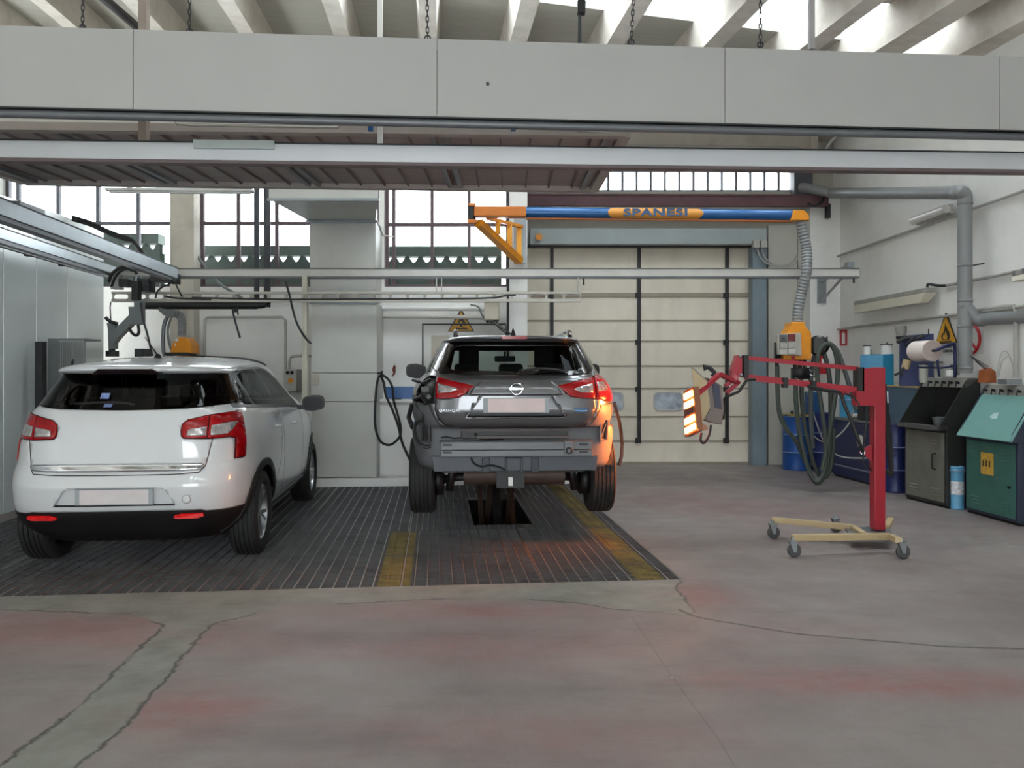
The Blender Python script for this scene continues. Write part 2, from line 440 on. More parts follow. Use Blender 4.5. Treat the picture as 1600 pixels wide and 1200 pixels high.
# wall around the roller door
dx0, dx1, dzt = X_(822, YD), X_(1176, YD), Z_(383, YD)
cx0, cx1, cz0, cz1 = X_(862, YD), X_(1241, YD), Z_(299, YD), Z_(264, YD)
m = MB(); WR = WX0 + WXS * YD
m.box(.0, YD, 0, dx0, YD + .25, cz0); m.box(dx1, YD, 0, WR + .2, YD + .25, cz0); m.box(dx0, YD, dzt, dx1, YD + .25, cz0)
m.box(.0, YD, cz0, cx0, YD + .25, cz1); m.box(cx1, YD, cz0, WR + .2, YD + .25, cz1); m.box(.0, YD, cz1, WR + .2, YD + .25, ztop)
struct(m.build('wall_door', mat('door_wall', (176, 172, 162), .8, var=.05, scale=2, dirt=(130, 124, 112), dirt_amt=.3)))
m = MB(); m.box(X_(1262, 12.5), 12.4, 0, WR + .05, YD, Z_(306, 12.5)); struct(m.build('trim_3', M_WALL))
m = MB(); m.box(X_(822, 12.5), 12.42, Z_(236, 12.5), X_(1272, 12.5), YD, Z_(170, 12.5)); m.box(X_(1264, 12.45), 12.36, Z_(240, 12.45), X_(1275, 12.45), 12.5, Z_(170, 12.45))
struct(m.build('trim_4', M_CONC))
m = MB(); m.box(X_(1241, 12.5), 12.5, Z_(304, 12.5), X_(1270, 12.5), YD, Z_(240, 12.5)); struct(m.build('trim_5', mat('dark_panel', (74, 76, 80), .6, var=.05)))
# right wall
m = MB()
a0 = Vector((WX0 + WXS * -4.5, -4.5, 0)); a1 = Vector((WX0 + WXS * (YD + .1), YD + .1, 0)); n = Vector((.25, 0, 0)); up = Vector((0, 0, 6.6))
m.hexa([a0, a0 + n, a1 + n, a1, a0 + up, a0 + n + up, a1 + n + up, a1 + up]); struct(m.build('wall_right', M_WALL))

# unseen hall walls, added to cut the light; gateway opening sized for fill
m = MB(); m.box(-10.7, -4.5, 0, -10.5, YD + .25, 7.2); struct(m.build('wall_left_far_added', M_WALL))
m = MB(); m.box(-10.7, -4.7, 0, -2.4, -4.5, 6.9); m.box(1.2, -4.7, 0, 5.8, -4.5, 6.9); m.box(-2.4, -4.7, 3.1, 1.2, -4.5, 6.9); struct(m.build('wall_front_added', M_WALL))
# windows: thin maroon frames, one window object per opening
M_PANE = glass('window_pane', (.98, .99, 1), .1)
M_FRAME = mat('window_frame_paint', (88, 72, 76), .6, var=.08)
def window(n, x0, x1, z0, z1, Y, mull, horiz, depth=.06, w=.045, mt=None):
    m = MB()
    m.box(x0, Y, z0, x1, Y + depth, z0 + w); m.box(x0, Y, z1 - w, x1, Y + depth, z1)
    m.box(x0, Y, z0 + w, x0 + w, Y + depth, z1 - w); m.box(x1 - w, Y, z0 + w, x1, Y + depth, z1 - w)
    for q in mull: m.box(q - w / 2, Y + .003, z0 + w, q + w / 2, Y + depth - .003, z1 - w)
    for q in horiz: m.box(x0 + w, Y + .006, q - w / 2, x1 - w, Y + depth - .006, q + w / 2)
    o = struct(m.build('window_%d' % n, mt or M_FRAME))
    B(x0 + w, Y + depth * .5, z0 + w, x1 - w, Y + depth * .5 + .006, z1 - w).build('pane', M_PANE, o)
    return o
zh = Z_(346, YL)
M_WG = mat('window_frame_dark', (70, 70, 76), .6, var=.08)
window(1, xs[3], xs[4], zs, zt, YL + .12, [X_(p, YL + .12) for p in (27, 90, 152, 215)], [zh], mt=M_WG)
window(2, xs[5], xs[6], zs, zt, YL + .12, [X_(p, YL + .12) for p in (372, 432, 486, 540)], [zh])
window(3, xs[7], xs[8], zs, zt, YL + .12, [X_(p, YL + .12) for p in (615, 675, 733)], [zh - .02])
window(5, xs[1], xs[2], zs, zt, YL + .12, [X_(p, YL + .12) for p in (-95, -150, -205)], [zh], mt=M_WG)
step_ = (cx1 - cx0) / 17
window(4, cx0, cx1, cz0, cz1, YD + .05, [cx0 + step_ * i for i in range(1, 17)], [], w=.035, mt=mat('clerestory_frame', (118, 122, 130), .5))
# corrugated boundary sheets seen through the lower panes
M_CORR = mat('fibre_cement', (86, 96, 88), .9, var=.15, scale=4, dirt=(52, 58, 54), dirt_amt=.6)
def corr(px0, px1, py, label):
    Y = YL + 1.1; m = MB(); x0, x1 = X_(px0, Y), X_(px1, Y); zt_ = Z_(py, Y); n = int((x1 - x0) / .02)
    v = []; f = []
    for i in range(n + 1):
        x = x0 + (x1 - x0) * i / n; c = math.cos(x * 2 * PI / .19)
        v += [(x, Y - .4, 0), (x, Y - .4, zt_ - .16 + .05 * c), (x, Y - .3, zt_ - .16 + .05 * c), (x, Y - .3, 0)]
    for i in range(n):
        for k in (0, 1, 2): f.append((i * 4 + k, i * 4 + 4 + k, i * 4 + 5 + k, i * 4 + 1 + k))
    m.add(v, f); m.box(x0, Y - .25, 0, x1, Y - .2, zt_ - .24)
    m.box(x0, Y - .45, zt_ - .12, x1, Y - .2, zt_ + .02)
    tag(m.build('corrugated_sheet', M_CORR), label, 'corrugated sheet', 'corrugated sheets outside the windows')
corr(-60, 268, 375, 'dark corrugated fibre sheet outside the leftmost window')
corr(300, 590, 393, 'dark corrugated fibre sheet outside the window left of the duct')
corr(600, 784, 394, 'greenish corrugated fibre sheet outside the window right of the duct')

# skirting curb along the back of the booth
m = MB(); m.box(-5.98, 4.785, 0, .02, 4.86, .1, BM); struct(m.build('baseboard_back', M_WHITE))
# low wall with ledge right of the duct casing
m = MB(); m.box(X_(592, 10.6), 10.62, .0, X_(800, 10.6), YL, Z_(627, 10.62)); m.box(X_(592, 10.6), 10.58, Z_(628, 10.6), X_(800, 10.6), YL, Z_(624, 10.6))
struct(m.build('wall_low', M_WALL))
# booth side wall of glossy panels
M_BOOTH = mat('glossy_booth_panel', (222, 228, 228), .22, .15, var=.03, scale=1, coat=.3)
m = MB()
edges = [1.2, 2.4, 3.6, 4.8, 5.95, 7.1, 8.28, 8.86, 9.47, 10.32]
for a, b in zip(edges[:-1], edges[1:]): m.box(-5.34, a + .004, .002, -5.265, b - .004, 3.3)
m.box(-5.36, 1.2, .002, -5.335, 10.32, 3.3)
struct(m.build('wall_left', M_BOOTH, bevel=.004))

# ------------------------------------------------------------------ roof
U0, U1, V0, V1 = -11.2, 6.35, -5.6, 13.4
TH = .38
def slabp(u0, u1, v0, v1):
    q = [RP(u0, v0, TH), RP(u1, v0, TH), RP(u1, v1, TH), RP(u0, v1, TH)]
    mb.hexa(q + [p + Vector((0, 0, .08)) for p in q])
mb = MB(); SU = -1.85
strips = [(-2.6, -1.5), (5.7, 6.9), (8.34, 9.41)]  # only the last skylight is seen; the others are added for fill light
v = V0
for a, b in strips:
    if a > v: slabp(U0, U1, v, a)
    slabp(U0, SU, a, b)
    v = b
slabp(U0, U1, v, V1)
struct(mb.build('ceiling', M_SLAB))
M_SKY = glass('skylight_sheet', (.93, .95, .96), .05, .2)
for i, (a, b) in enumerate(strips):
    mb = MB(); slabp(SU, U1, a, b); struct(mb.build('window_%d' % (6 + i), M_SKY))
bu = [-2.53, -1.29, -.20, .90, 2.04, 3.14, 4.20, 5.0]
bu = [-2.53 - 1.2 * k for k in range(7, 0, -1)] + bu
n = 6
for u in bu:
    m = MB(); 
    wb_, wt_ = .20, .30
    if abs(u - 5.0) < .01: wb_, wt_ = .30, .40
    vv = []
    for v in (V0, V1):
        c = u + wb_ / 2
        vv += [RP(c - wb_ / 2, v, 0), RP(c + wb_ / 2, v, 0), RP(c + wt_ / 2, v, TH), RP(c - wt_ / 2, v, TH)]
    m.add(vv, [(0, 1, 2, 3), (7, 6, 5, 4), (0, 4, 5, 1), (1, 5, 6, 2), (2, 6, 7, 3), (3, 7, 4, 0)])
    struct(m.build('trim_%d' % n, M_BEAM)); n += 1
# beam carrying the roof along the right wall
m = MB(); c = 5.72
vv = []
for v in (V0, V1): vv += [RP(c, v, -.1), RP(c + .5, v, -.1), RP(c + .5, v, TH), RP(c, v, TH)]
m.add(vv, [(0, 1, 2, 3), (7, 6, 5, 4), (0, 4, 5, 1), (1, 5, 6, 2), (2, 6, 7, 3), (3, 7, 4, 0)])
struct(m.build('trim_%d' % n, M_BEAM))
q0, q1 = roof_hit(165, 0, -.02)[0], roof_hit(220, 47, -.02)[0]
m = MB(); m.cyl(q1 + (q1 - q0) * .8, q0 + (q0 - q1) * 1.0, .055, 12); tag(m.build('ceiling_pipe', mat('ceiling_pipe_dark', (44, 42, 42), .5)), 'dark pipe running along a roof beam at the upper left', 'pipe')

# ------------------------------------------------------------------ roller door
M_DOOR = mat('door_fabric', (224, 215, 198), .55, var=.03, scale=3, stretch=(1, 1, .5), dirt=(176, 164, 144), dirt_amt=.3, dirt_scale=2)
Yd = YD + .06
rows = [383, 461, 501, 533, 572, 607, 651, 689, 725]
o = None
m = MB()
zz = [Z_(p, Yd) for p in rows]
for a, b in zip(zz[:-1], zz[1:]):
    m.box(dx0, Yd, b + .006, dx1, Yd + .03, a - .006)
door = struct(m.build('door_1', M_DOOR))
m = MB()
for k, a in enumerate(zz[1:-1]):
    if k == 0: m.box(dx0, Yd - .03, a - .03, dx1, Yd + .04, a + .03)
    else: m.box(dx0, Yd - .012, a - .012, dx1, Yd + .035, a + .012)
m.box(dx0, Yd - .03, 0, dx1, Yd + .04, .03)
m.build('stiffening_bar', mat('bar_beige', (150, 140, 126), .5, .2), door)
for px in (862, 998, 1135):
    x = X_(px, Yd); s = MB(); s.box(x - .028, Yd - .045, Z_(688, Yd), x + .028, Yd - .033, dzt)
    for py in (462, 535, 608, 688): s.box(x - .06, Yd - .05, Z_(py + 4, Yd), x + .03, Yd - .03, Z_(py - 4, Yd))
    s.build('black_strap', M_BLACK, door)
M_VIEW = mat('door_window_plastic', (158, 166, 176), .2, var=.4, scale=7)
for p0, p1 in ((940, 974), (1022, 1066)):
    s = MB(); x0, x1, z0_, z1_ = X_(p0, Yd), X_(p1, Yd), Z_(641, Yd), Z_(613, Yd); r = .07; pts = []
    for cx, cz, a in ((x1 - r, z1_ - r, 0), (x0 + r, z1_ - r, 90), (x0 + r, z0_ + r, 180), (x1 - r, z0_ + r, 270)):
        for k in range(5):
            t = math.radians(a + 22.5 * k); pts.append((cx + r * math.cos(t), Yd - .014, cz + r * math.sin(t)))
    s.prism(pts, (0, .006, 0)); wv = s.build('vision_window', M_VIEW, door)
    s = MB(); s.tube([Vector(q) + Vector((0, .002, 0)) for q in pts] + [Vector(pts[0]) + Vector((0, .002, 0))], .012, 6); s.build('rim', mat('rim_grey', (190, 188, 182), .5), wv)
# door header box and jambs
M_HEAD = mat('header_steel', (150, 158, 158), .5, .2, var=.06, dirt=(110, 112, 108), dirt_amt=.3, dirt_scale=3)
t = thing('roller_door_housing', 'grey steel housing and side rails framing the fabric roller door', 'door housing', (X_(1000, 12.4), 12.45, 0))
B(X_(828, 12.45), 12.38, Z_(382, 12.4), X_(1196, 12.45), YD, Z_(357, 12.4)).build('header_box', M_HEAD, t, bevel=.008)
B(X_(1176, 12.45), 12.45, 0, X_(1198, 12.45), YD, Z_(383, 12.45)).build('side_rail', mat('jamb_blue_grey', (118, 132, 140), .45, .2, var=.05), t, bevel=.004)
MB().cyl(P(842, 370, 12.38), P(842, 370, 12.30), .055, 14).build('warning_beacon', M_YEL, t)
t2 = MB(); t2.box(dx0, 12.52, Z_(386, 12.5), dx1, 12.62, Z_(382, 12.5)); t2.build('drum_slot', M_BLACK, t)
t = thing('switch_box', 'pair of small pale junction boxes at the top of the door side rail', 'switch box', tuple(P(1188, 385, 12.4)))
for p0, p1 in ((1177, 1187), (1189, 1199)): B(X_(p0, 12.3), 12.29, Z_(387, 12.3), X_(p1, 12.3), 12.375, Z_(377, 12.4)).build('box_lid', M_CONDUIT, t, bevel=.01)
for dxp in (0, 7): MB().tube([P(1183 + dxp, 388, 12.38), P(1190 + dxp, 405, 12.38), P(1210 + dxp, 416, 12.38), P(1235 + dxp, 412, 12.4), P(1248, 395 - dxp, 12.45)], .012, 6, smooth_path=5).build('cable', M_CONDUIT, t)
# grey sheet panels right of the door
m = MB(); m.box(X_(1200, 12.6), 12.58, 0, X_(1245, 12.6), YD, Z_(352, 12.6)); m.box(X_(1247, 12.6), 12.6, 0, X_(1262, 12.6), YD, Z_(352, 12.6)); struct(m.build('trim_%d' % (n + 1), mat('sheet_panel', (182, 180, 170), .6, var=.03)))
# maroon lintel
m = MB(); m.beam(P(806, 303.5 + 9, 12.3), P(1292, 314, 12.3), .14, .17); m.beam(P(806, 305, 12.24), P(1292, 306, 12.24), .05, .015); m.beam(P(806, 321, 12.24), P(1292, 322, 12.24), .05, .015)
tag(m.build('steel_lintel', M_PURP), 'long maroon steel beam above the roller door', 'steel beam')
# ------------------------------------------------------------------ grating panels
def grate_mat(name, base, top):
    return mat(name, base, .5, .6, var=.15, scale=9, dirt=(40, 40, 42), dirt_amt=.5, dirt_scale=3)
M_BAR = mat('grating_bar', (92, 92, 94), .55, .5, var=.2, scale=5, dirt=(44, 42, 42), dirt_amt=.6, dirt_scale=1.5)
M_ROD = mat('grating_rod', (170, 170, 168), .35, .7, var=.15, scale=8)
M_YBAR = mat('yellow_grating_bar', (122, 108, 62), .7, .1, var=.25, scale=9, dirt=(70, 67, 58), dirt_amt=1.0, dirt_scale=3)
GW, GL = 1.0, 4.76 / 5
def grate_parts(mbar, mrod, my, w_, l_, y0=None, y1=None):
    nb = int(l_ / .034)
    for i in range(nb + 1):
        v = i * l_ / nb
        if y0 is None: mbar.box(0, v - .0045, -.035, w_, v + .0045, -.004)
        else:
            mbar.box(0, v - .0045, -.035, y0, v + .0045, -.004); mbar.box(y1, v - .0045, -.035, w_, v + .0045, -.004)
            my.box(y0, v - .006, -.035, y1, v + .006, -.002)
    for v in (.004, l_ - .004): mbar.box(.004, v - .003, -.036, w_ - .004, v + .003, -.001)
    for i in range(12):
        x = .004 + i * (w_ - .008) / 11
        (my if (y0 is not None and y0 < x < y1) else mrod).box(x - .0035, 0, -.02, x + .0035, l_, 0.001)
protos = {}
stripe = [(-2.16, -1.93, 'left'), (-.32, -.12, 'right')]
def grate(u, v, w_, l_, label, group, ys=None):
    key = (round(w_, 3), round(l_, 3), ys)
    loc = BP(u, v)
    if key in protos:
        o = copy_tree(protos[key]); o.location = loc; o['label'] = label; o['group'] = group; return
    o = thing('floor_grating', label, 'floor grating', tuple(loc), BA, group)
    a, b, c = MB(), MB(), MB()
    grate_parts(a, b, c, w_, l_, *(ys or (None, None)))
    a.build('bearing_bars', M_BAR, o, local=True); b.build('cross_rods', M_ROD, o, local=True)
    if ys: c.build('yellow_stripe', M_YBAR, o, local=True)
    protos[key] = o
PU0, PU1, PV0, PV1 = -2.10, -.0, 0, 0
ucols = [-1.0 * k for k in range(1, 7)]
HOLE = (-1.39, -.81, 2.12, 3.75)      # opening in the grating over the lift
for r in range(5):
    for k, u in enumerate(ucols):
        v = .004 + r * GL; wv = GW - .008; lv = GL - .008
        ordn = ['front row', 'second row', 'third row', 'fourth row', 'rearmost row'][r]; cn = ['first', 'second', 'third', 'fourth', 'fifth', 'sixth'][k] + ' from right'
        G_ = 'steel floor gratings of the booth'; npc = 0
        ys = None
        for a, b, nm in stripe:
            if nm == 'left' and r > 1: continue
            if u + .004 < (a + b) / 2 < u + GW: ys = (round(a - u - .004, 3), round(b - u - .004, 3)); yn = nm
        u0_, u1_, v0_, v1_ = u + .004, u + .004 + wv, v, v + lv
        hx0, hx1, hy0, hy1 = HOLE
        if u1_ > hx0 and u0_ < hx1 and v1_ > hy0 and v0_ < hy1:
            # pieces around the opening
            segs = []
            if u0_ < hx0: segs.append((u0_, v0_, hx0 - u0_, lv))
            if u1_ > hx1: segs.append((hx1, v0_, u1_ - hx1, lv))
            ca, cb = max(u0_, hx0), min(u1_, hx1)
            if v0_ < hy0: segs.append((ca, v0_, cb - ca, hy0 - v0_))
            if v1_ > hy1: segs.append((ca, hy1, cb - ca, v1_ - hy1))
            for (a, b, c, d) in segs:
                if c > .1 and d > .1: 
                    yy = None
                    for q0, q1, nm in stripe:
                        if a < q0 and q1 < a + c: yy = (round(q0 - a, 3), round(q1 - a, 3)); yn = nm
                    if yy: grate(a, b, c, d, 'cut floor grating with yellow stripe beside the lift opening, %s' % ordn, G_, yy)
                    else: grate(a, b, c, d, 'cut floor grating at the lift opening, %s, %s, %s' % (ordn, cn, 'left of the opening' if a + c <= hx0 + .01 else ('right of the opening' if a >= hx1 - .01 else ('in front of it' if b < hy0 - .01 else 'behind it'))), G_)
            continue
        if ys: grate(u + .004, v, wv, lv, 'steel floor grating crossed by the %s worn yellow stripe, %s' % (yn, ordn), G_, ys)
        else: grate(u + .004, v, wv, lv, 'plain grey steel floor grating, %s, %s' % (ordn, cn), G_)
# steel frame members that carry the gratings
m = MB()
for k in range(1, 6): m.box(-k - .03, 0.001, -.75, -k + .03, 4.775, -.04, BM)
for r in range(1, 5): m.box(-5.995, r * GL - .03, -.14, -.005, r * GL + .03, -.041, BM)
m2 = MB()
def clip_hole(mb_):
    pass
m = MB()
for k in range(1, 6):
    if HOLE[0] < -k < HOLE[1]:
        m.box(-k - .03, 0.001, -.7499, -k + .03, HOLE[2] - .05, -.037, BM); m.box(-k - .03, HOLE[3] + .05, -.7499, -k + .03, 4.775, -.037, BM)
    else: m.box(-k - .03, 0.001, -.7499, -k + .03, 4.775, -.037, BM)
tag(m.build('grating_support', M_DARK), 'dark steel support beams below the floor gratings', 'support frame')

# ------------------------------------------------------------------ hanging front fascia
FA = math.radians(4.3)
def FP(px, py, d=0.0, Y0=5.0):
    """point of the fascia plane (vertical, turned by FA) seen at this pixel"""
    a = (px - CX) / F; k = math.tan(FA)
    Y = (Y0 + d) / (1 - a * k)
    return P(px, py, Y)
def zb(py, Y=5.0): return EYE + (HZ - py) / F * Y
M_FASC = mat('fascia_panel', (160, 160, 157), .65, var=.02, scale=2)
zt_f, zb_f = zb(64), zb(187)
FMAT = Matrix.Translation((0, 5.0, 0)) @ Matrix.Rotation(FA, 4, 'Z')
t = thing('overhead_fascia', 'long pale grey sheet fascia hanging from chains across the whole bay', 'fascia', (0, 5.0, zb_f), FA)
seams = [208, 683, 1133, 1562]
def fx(px):
    a = (px - CX) / F; Y = 5.0 / (1 - a * math.tan(FA)); return a * Y / math.cos(FA)
ex = [-6.0] + [fx(s_) for s_ in seams] + [5.25]
for a, b in zip(ex[:-1], ex[1:]):
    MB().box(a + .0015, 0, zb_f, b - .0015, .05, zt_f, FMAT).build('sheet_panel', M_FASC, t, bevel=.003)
MB().box(-6, .055, zb_f + .05, 5.25, .08, zt_f - .05, FMAT).build('backing_rail', M_DARK, t)
m = MB(); m.cyl(FMAT @ Vector((-6, .02, zb_f - .028)), FMAT @ Vector((5.25, .02, zb_f - .028)), .026, 12); m.build('gutter_pipe', M_DGREY, t)
m = MB(); m.box(-6, -.012, zb_f - .004, 5.25, .06, zb_f + .006, FMAT); m.build('bottom_edge', M_BLACK, t)
MB().cyl(P(762, 131, 5.03), P(762, 131, 4.985), .012, 8).build('hole', M_BLACK, t)
MB().tube([P(344, 56, 4.93), P(346, 59, 4.93), P(345.5, 66, 4.93)], .004, 5).build('hook', M_BLACK, t)

# posts, chains, cable
def post(px, py0, py1, Y, r, mt, label):
    m = MB(); a, b = P(px, py0, Y), P(px, py1, Y)
    a.z = min(a.z, roof_z(a.x, a.y, TH)); m.box(a.x - r, Y - r, b.z, a.x + r, Y + r, a.z)
    tag(m.build('hanger_post', mt), label, 'hanger post')
M_BROWN = mat('brown_post', (140, 128, 118), .7, var=.1)
YB = 5.62
def zbeam_top(px): return 222 + 16 * px / 1600
post(225, -700, zbeam_top(225) + 1, YB, .028, M_BROWN, 'brownish square hanger post passing behind the left part of the fascia')
post(594, -700, zbeam_top(594) + 1, YB, .017, M_WHITE, 'thin white hanger post behind the middle of the fascia')
post(1268, -700, 77, 5.35, .017, mat('post_grey', (150, 148, 146), .6), 'grey hanger post above the right part of the fascia')
def chain(px0, px1, py1, Y, label, hook=True):
    a = P(px1, py1, Y); top = roof_z(P(px0, 0, Y).x, Y, 0.02); b = Vector((P(px0, 0, Y).x, Y, top))
    t = thing('chain', label, 'chain', tuple(a)); L = (b - a).length; n = int(L / .034); m = MB(); d = (b - a) / n
    for i in range(n):
        c = a + d * (i + .5); s_ = Vector((.008, 0, 0)) if i % 2 else Vector((0, .008, 0)); h = d * .62
        m.tube([c - h + s_ * .4, c - h * .6 + s_, c + h * .6 + s_, c + h + s_ * .4, c + h - s_ * .4, c + h * .6 - s_, c - h * .6 - s_, c - h - s_ * .4, c - h + s_ * .4], .0034, 4, caps=False)
    m.build('chain_links', M_DARK, t)
    if hook:
        m = MB(); m.tube([a + Vector((.018 * math.cos(q), 0, .018 * math.sin(q))) for q in [k * PI / 5 for k in range(11)]], .005, 5, caps=False); m.build('eye_bolt', M_DARK, t)
def fY(px): return 5.0 / (1 - (px - CX) / F * math.tan(FA)) + .03
chain(134, 129, 43, fY(130), 'rusty chain holding the fascia, leftmost of all')
chain(299, 296, 49, fY(296), 'thin chain with an eye bolt between the brown post and the thin white post')
chain(664, 668, 60, fY(668), 'chain hanging in front of the concrete beam above the middle of the fascia')
chain(1012, 986, 66, fY(986), 'slanting chain right of the hanging cable block')
chain(1190, 1188, 70, fY(1188), 'chain with eye bolt left of the grey hanger post at right')
t = thing('cable_block', 'black block with a thin steel rod hanging above the fascia middle', 'hoist block', tuple(P(905, 66, 5.2)))
tt = roof_z(P(910, 0, 5.2).x, 5.2, TH)
m = MB(); m.beam(P(908, 22, 5.2), Vector((P(914, 0, 5.2).x + .03, 5.2, tt)), .05, .05); m.build('block_body', M_BLACK, t)
m = MB(); m.cyl(P(903, 120, 5.2), P(905, 20, 5.2), .007, 6); m.build('rod', M_DARK, t)

# ------------------------------------------------------------------ white overhead cross beam
BAng = math.radians(2.6)
t = thing('overhead_rail', 'long white aluminium cross rail below the fascia, nearest the viewer', 'overhead rail', (0, YB, zb(260, YB)), BAng)
RM = Matrix.Translation((0, YB, 0)) @ Matrix.Rotation(BAng, 4, 'Z')
zb0, zb1 = zb(258, YB), zb(232, YB)
MB().box(-6.0, -.05, zb0, 5.2, .05, zb1, RM).build('rail_body', M_ALU, t, bevel=.004)
MB().box(-6.0, -.058, zb1, 5.2, .058, zb1 + .008, RM).build('top_lip', M_DARK, t)
MB().box(-6.0, -.045, zb0 - .022, 5.2, .045, zb0, RM).build('underside_track', mat('track_brown', (104, 92, 92), .5), t)
cx_a, cx_b = P(311, 0, YB).x + .02, P(432, 0, YB).x + .02
B(0, 0, 0, 0, 0, 0)
MB().box(cx_a, -.075, zb1 - .045, cx_b, -.05, zb1 + .015, RM).build('cover_plate', mat('pale_green_plate', (168, 176, 172), .5), t, bevel=.003)

# ------------------------------------------------------------------ hanging filter ceiling (plenum)
zp = 3.29
def at_z(px, py, z): return PZ(px, py, z)
fr = at_z(976, 215, zp); br = at_z(928, 300, zp); bl = at_z(40, 289, zp)
fl = fr + (bl - br) * 1.12
t = thing('filter_ceiling', 'wide hanging filter panel with a lattice frame, seen from below', 'filter panel', tuple((fr + bl) / 2))
M_FRM = mat('filter_frame', (176, 168, 162), .6, .1, var=.05); M_FILT = mat('filter_cloth', (166, 158, 155), .9, var=.07, scale=5, stretch=(1, 3, 1))
fq = at_z(0, 205, zp); fl = fr + (fq - fr) * 1.22
e1 = fl - fr; e2 = br - fr; n1 = e1.normalized()
def cell(s_, q): # bilinear: s_ 0 right .. 1 left, q 0 front .. 1 back
    return fr.lerp(fl, s_).lerp(br.lerp(bl, s_), q)
m = MB()
def fbar(a, b, wd=.07, h=.06, dz=0): m.beam(a + Vector((0, 0, h / 2 + dz)), b + Vector((0, 0, h / 2 + dz)), wd, h)
fbar(cell(0, 0), cell(1, 0), .09); fbar(cell(0, 1), cell(1, 1), .09); fbar(cell(0, 0), cell(0, 1), .09, dz=.001); fbar(cell(1, 0), cell(1, 1), .09, dz=.001)
m.build('outer_frame', M_FRM, t)
m = MB(); ng = 4; 
for i in range(1, ng):
    s_ = i / ng + .0; fbar(cell(s_ - .009, .02), cell(s_ - .009, .98), .045, .05, .01); fbar(cell(s_ + .009, .02), cell(s_ + .009, .98), .045, .05, .012)
for s_ in (.022, .978): fbar(cell(s_, .02), cell(s_, .98), .05, .05, .01)
m.build('cross_rails', mat('cross_rail_grey', (128, 130, 132), .5, .3), t)
m = MB()
for i in range(1, 24):
    if i % 6: fbar(cell(i / 24, .03), cell(i / 24, .97), .012, .02, .02)
m.build('filter_ribs', mat('filter_rib', (120, 110, 108), .7), t)
zf = zp + .045
m = MB(); q = [cell(0, 0), cell(1, 0), cell(1, 1), cell(0, 1)]
m.hexa([Vector((p.x, p.y, zf)) for p in q] + [Vector((p.x, p.y, zf + .02)) for p in q]); m.build('filter_mats', M_FILT, t)
# the plenum box above it
m = MB(); q = [cell(.02, .03), cell(.98, .03), cell(.98, .97), cell(.02, .97)]
m.hexa([Vector((p.x, p.y, zf + .022)) for p in q] + [Vector((p.x, p.y, zf + .36)) for p in q]); m.build('plenum_box', M_WHITE, t)
m = MB()
for px in (225, 594, 907): 
    m.cyl(Vector((P(px, 0, 6.7).x, 6.7, 3.6)), Vector((P(px, 0, 6.7).x, 6.7, roof_z(P(px, 0, 6.7).x, 6.7, .0))), .008, 6)
m.build('drop_rods', M_DARK, t)
for px in (580, 802):
    B(P(px - 4, 0, 6.0).x, 5.96, zb(206, 6), P(px + 4, 0, 6).x, 6.0, zb(193, 6)).build('blue_clip', M_BLUE, t, bevel=.003)
m = MB(); m.tube([P(272, 187, 5.95), P(276, 194, 5.95), P(300, 196, 5.95), P(500, 199, 5.95), P(528, 199, 5.95), P(533, 192, 5.95)], .009, 6)
tag(m.build('conduit_pipe', M_CONDUIT), 'short grey conduit under the left half of the fascia', 'conduit')
m = MB(); m.tube([P(885, 200, 6.12), P(905, 205, 6.12), P(955, 208, 6.14), P(972, 210, 6.16)], .009, 6)
tag(m.build('conduit_pipe', M_CONDUIT), 'short grey conduit near the right front corner of the filter panel', 'conduit')
# tube light at the rear edge of the filter panel
t = thing('tube_light', 'unlit white tube light fixture along the rear edge of the filter panel', 'tube light', tuple(P(280, 300, 8.2)))
MB().beam(P(168, 297, 8.15), P(396, 298, 8.15), .12, .03).build('housing', M_WHITE, t, bevel=.005)
m = MB(); m.box(P(200, 0, 8.1).x, 7.9, 3.335, P(206, 0, 8.1).x, 8.12, 3.35); m.box(P(360, 0, 8.1).x, 7.9, 3.335, P(366, 0, 8.1).x, 8.12, 3.35); m.build('mounting_bracket', M_GALV, t)
MB().cyl(P(172, 300, 8.12), P(392, 301, 8.12), .016, 8).build('tube', M_WHITE, t)

# ------------------------------------------------------------------ far cross rail, ladder rail
YR = 10.15
t = thing('overhead_rail', 'pale far cross rail running level in front of the windows and roller door', 'overhead rail', tuple(P(800, 434, YR)))
m = MB(); m.box(P(272, 0, YR).x, YR - .05, zb(432.5, YR), P(1340, 0, YR).x, YR + .05, zb(421, YR)); m.build('rail_body', mat('pale_aluminium', (190, 188, 182), .45, .2), t, bevel=.004)
m = MB(); m.box(P(272, 0, YR).x, YR - .055, zb(435, YR), P(1340, 0, YR).x, YR + .055, zb(432.5, YR)); m.build('underside_track', M_DGREY, t)
m = MB(); m.box(P(272, 0, YR).x, YR - .058, zb(421, YR), P(1340, 0, YR).x, YR + .058, zb(419.8, YR)); m.build('top_lip', M_DGREY, t)
m = MB(); m.beam(P(1328, 413, YR), P(1283, 440, 12.35), .03, .03); m.beam(P(1327, 422, YR + .07), P(1284, 470, 12.35), .025, .025); m.box(P(1277, 0, 12.39).x, 12.36, zb(474, 12.38), P(1290, 0, 12.39).x, 12.4, zb(430, 12.38))
m.box(P(1322, 0, YR).x, YR - .06, zb(419, YR), P(1332, 0, YR).x, YR + .06, zb(410, YR)); m.build('end_bracket', M_GALV, t)
m = MB(); m.cyl(P(1334, 434, YR), P(1334, 442, YR), .012, 6); m.cyl(P(912, 434, YR), P(912, 445, YR), .01, 6); m.build('stop_pin', M_DARK, t)
YQ = 10.02
t = thing('ladder_rail', 'pale perforated rail with oval slots hanging below the far cross rail', 'perforated rail', tuple(P(540, 472, YQ)))
m = MB(); x0, x1 = P(176, 0, YQ).x, P(908, 0, YQ).x
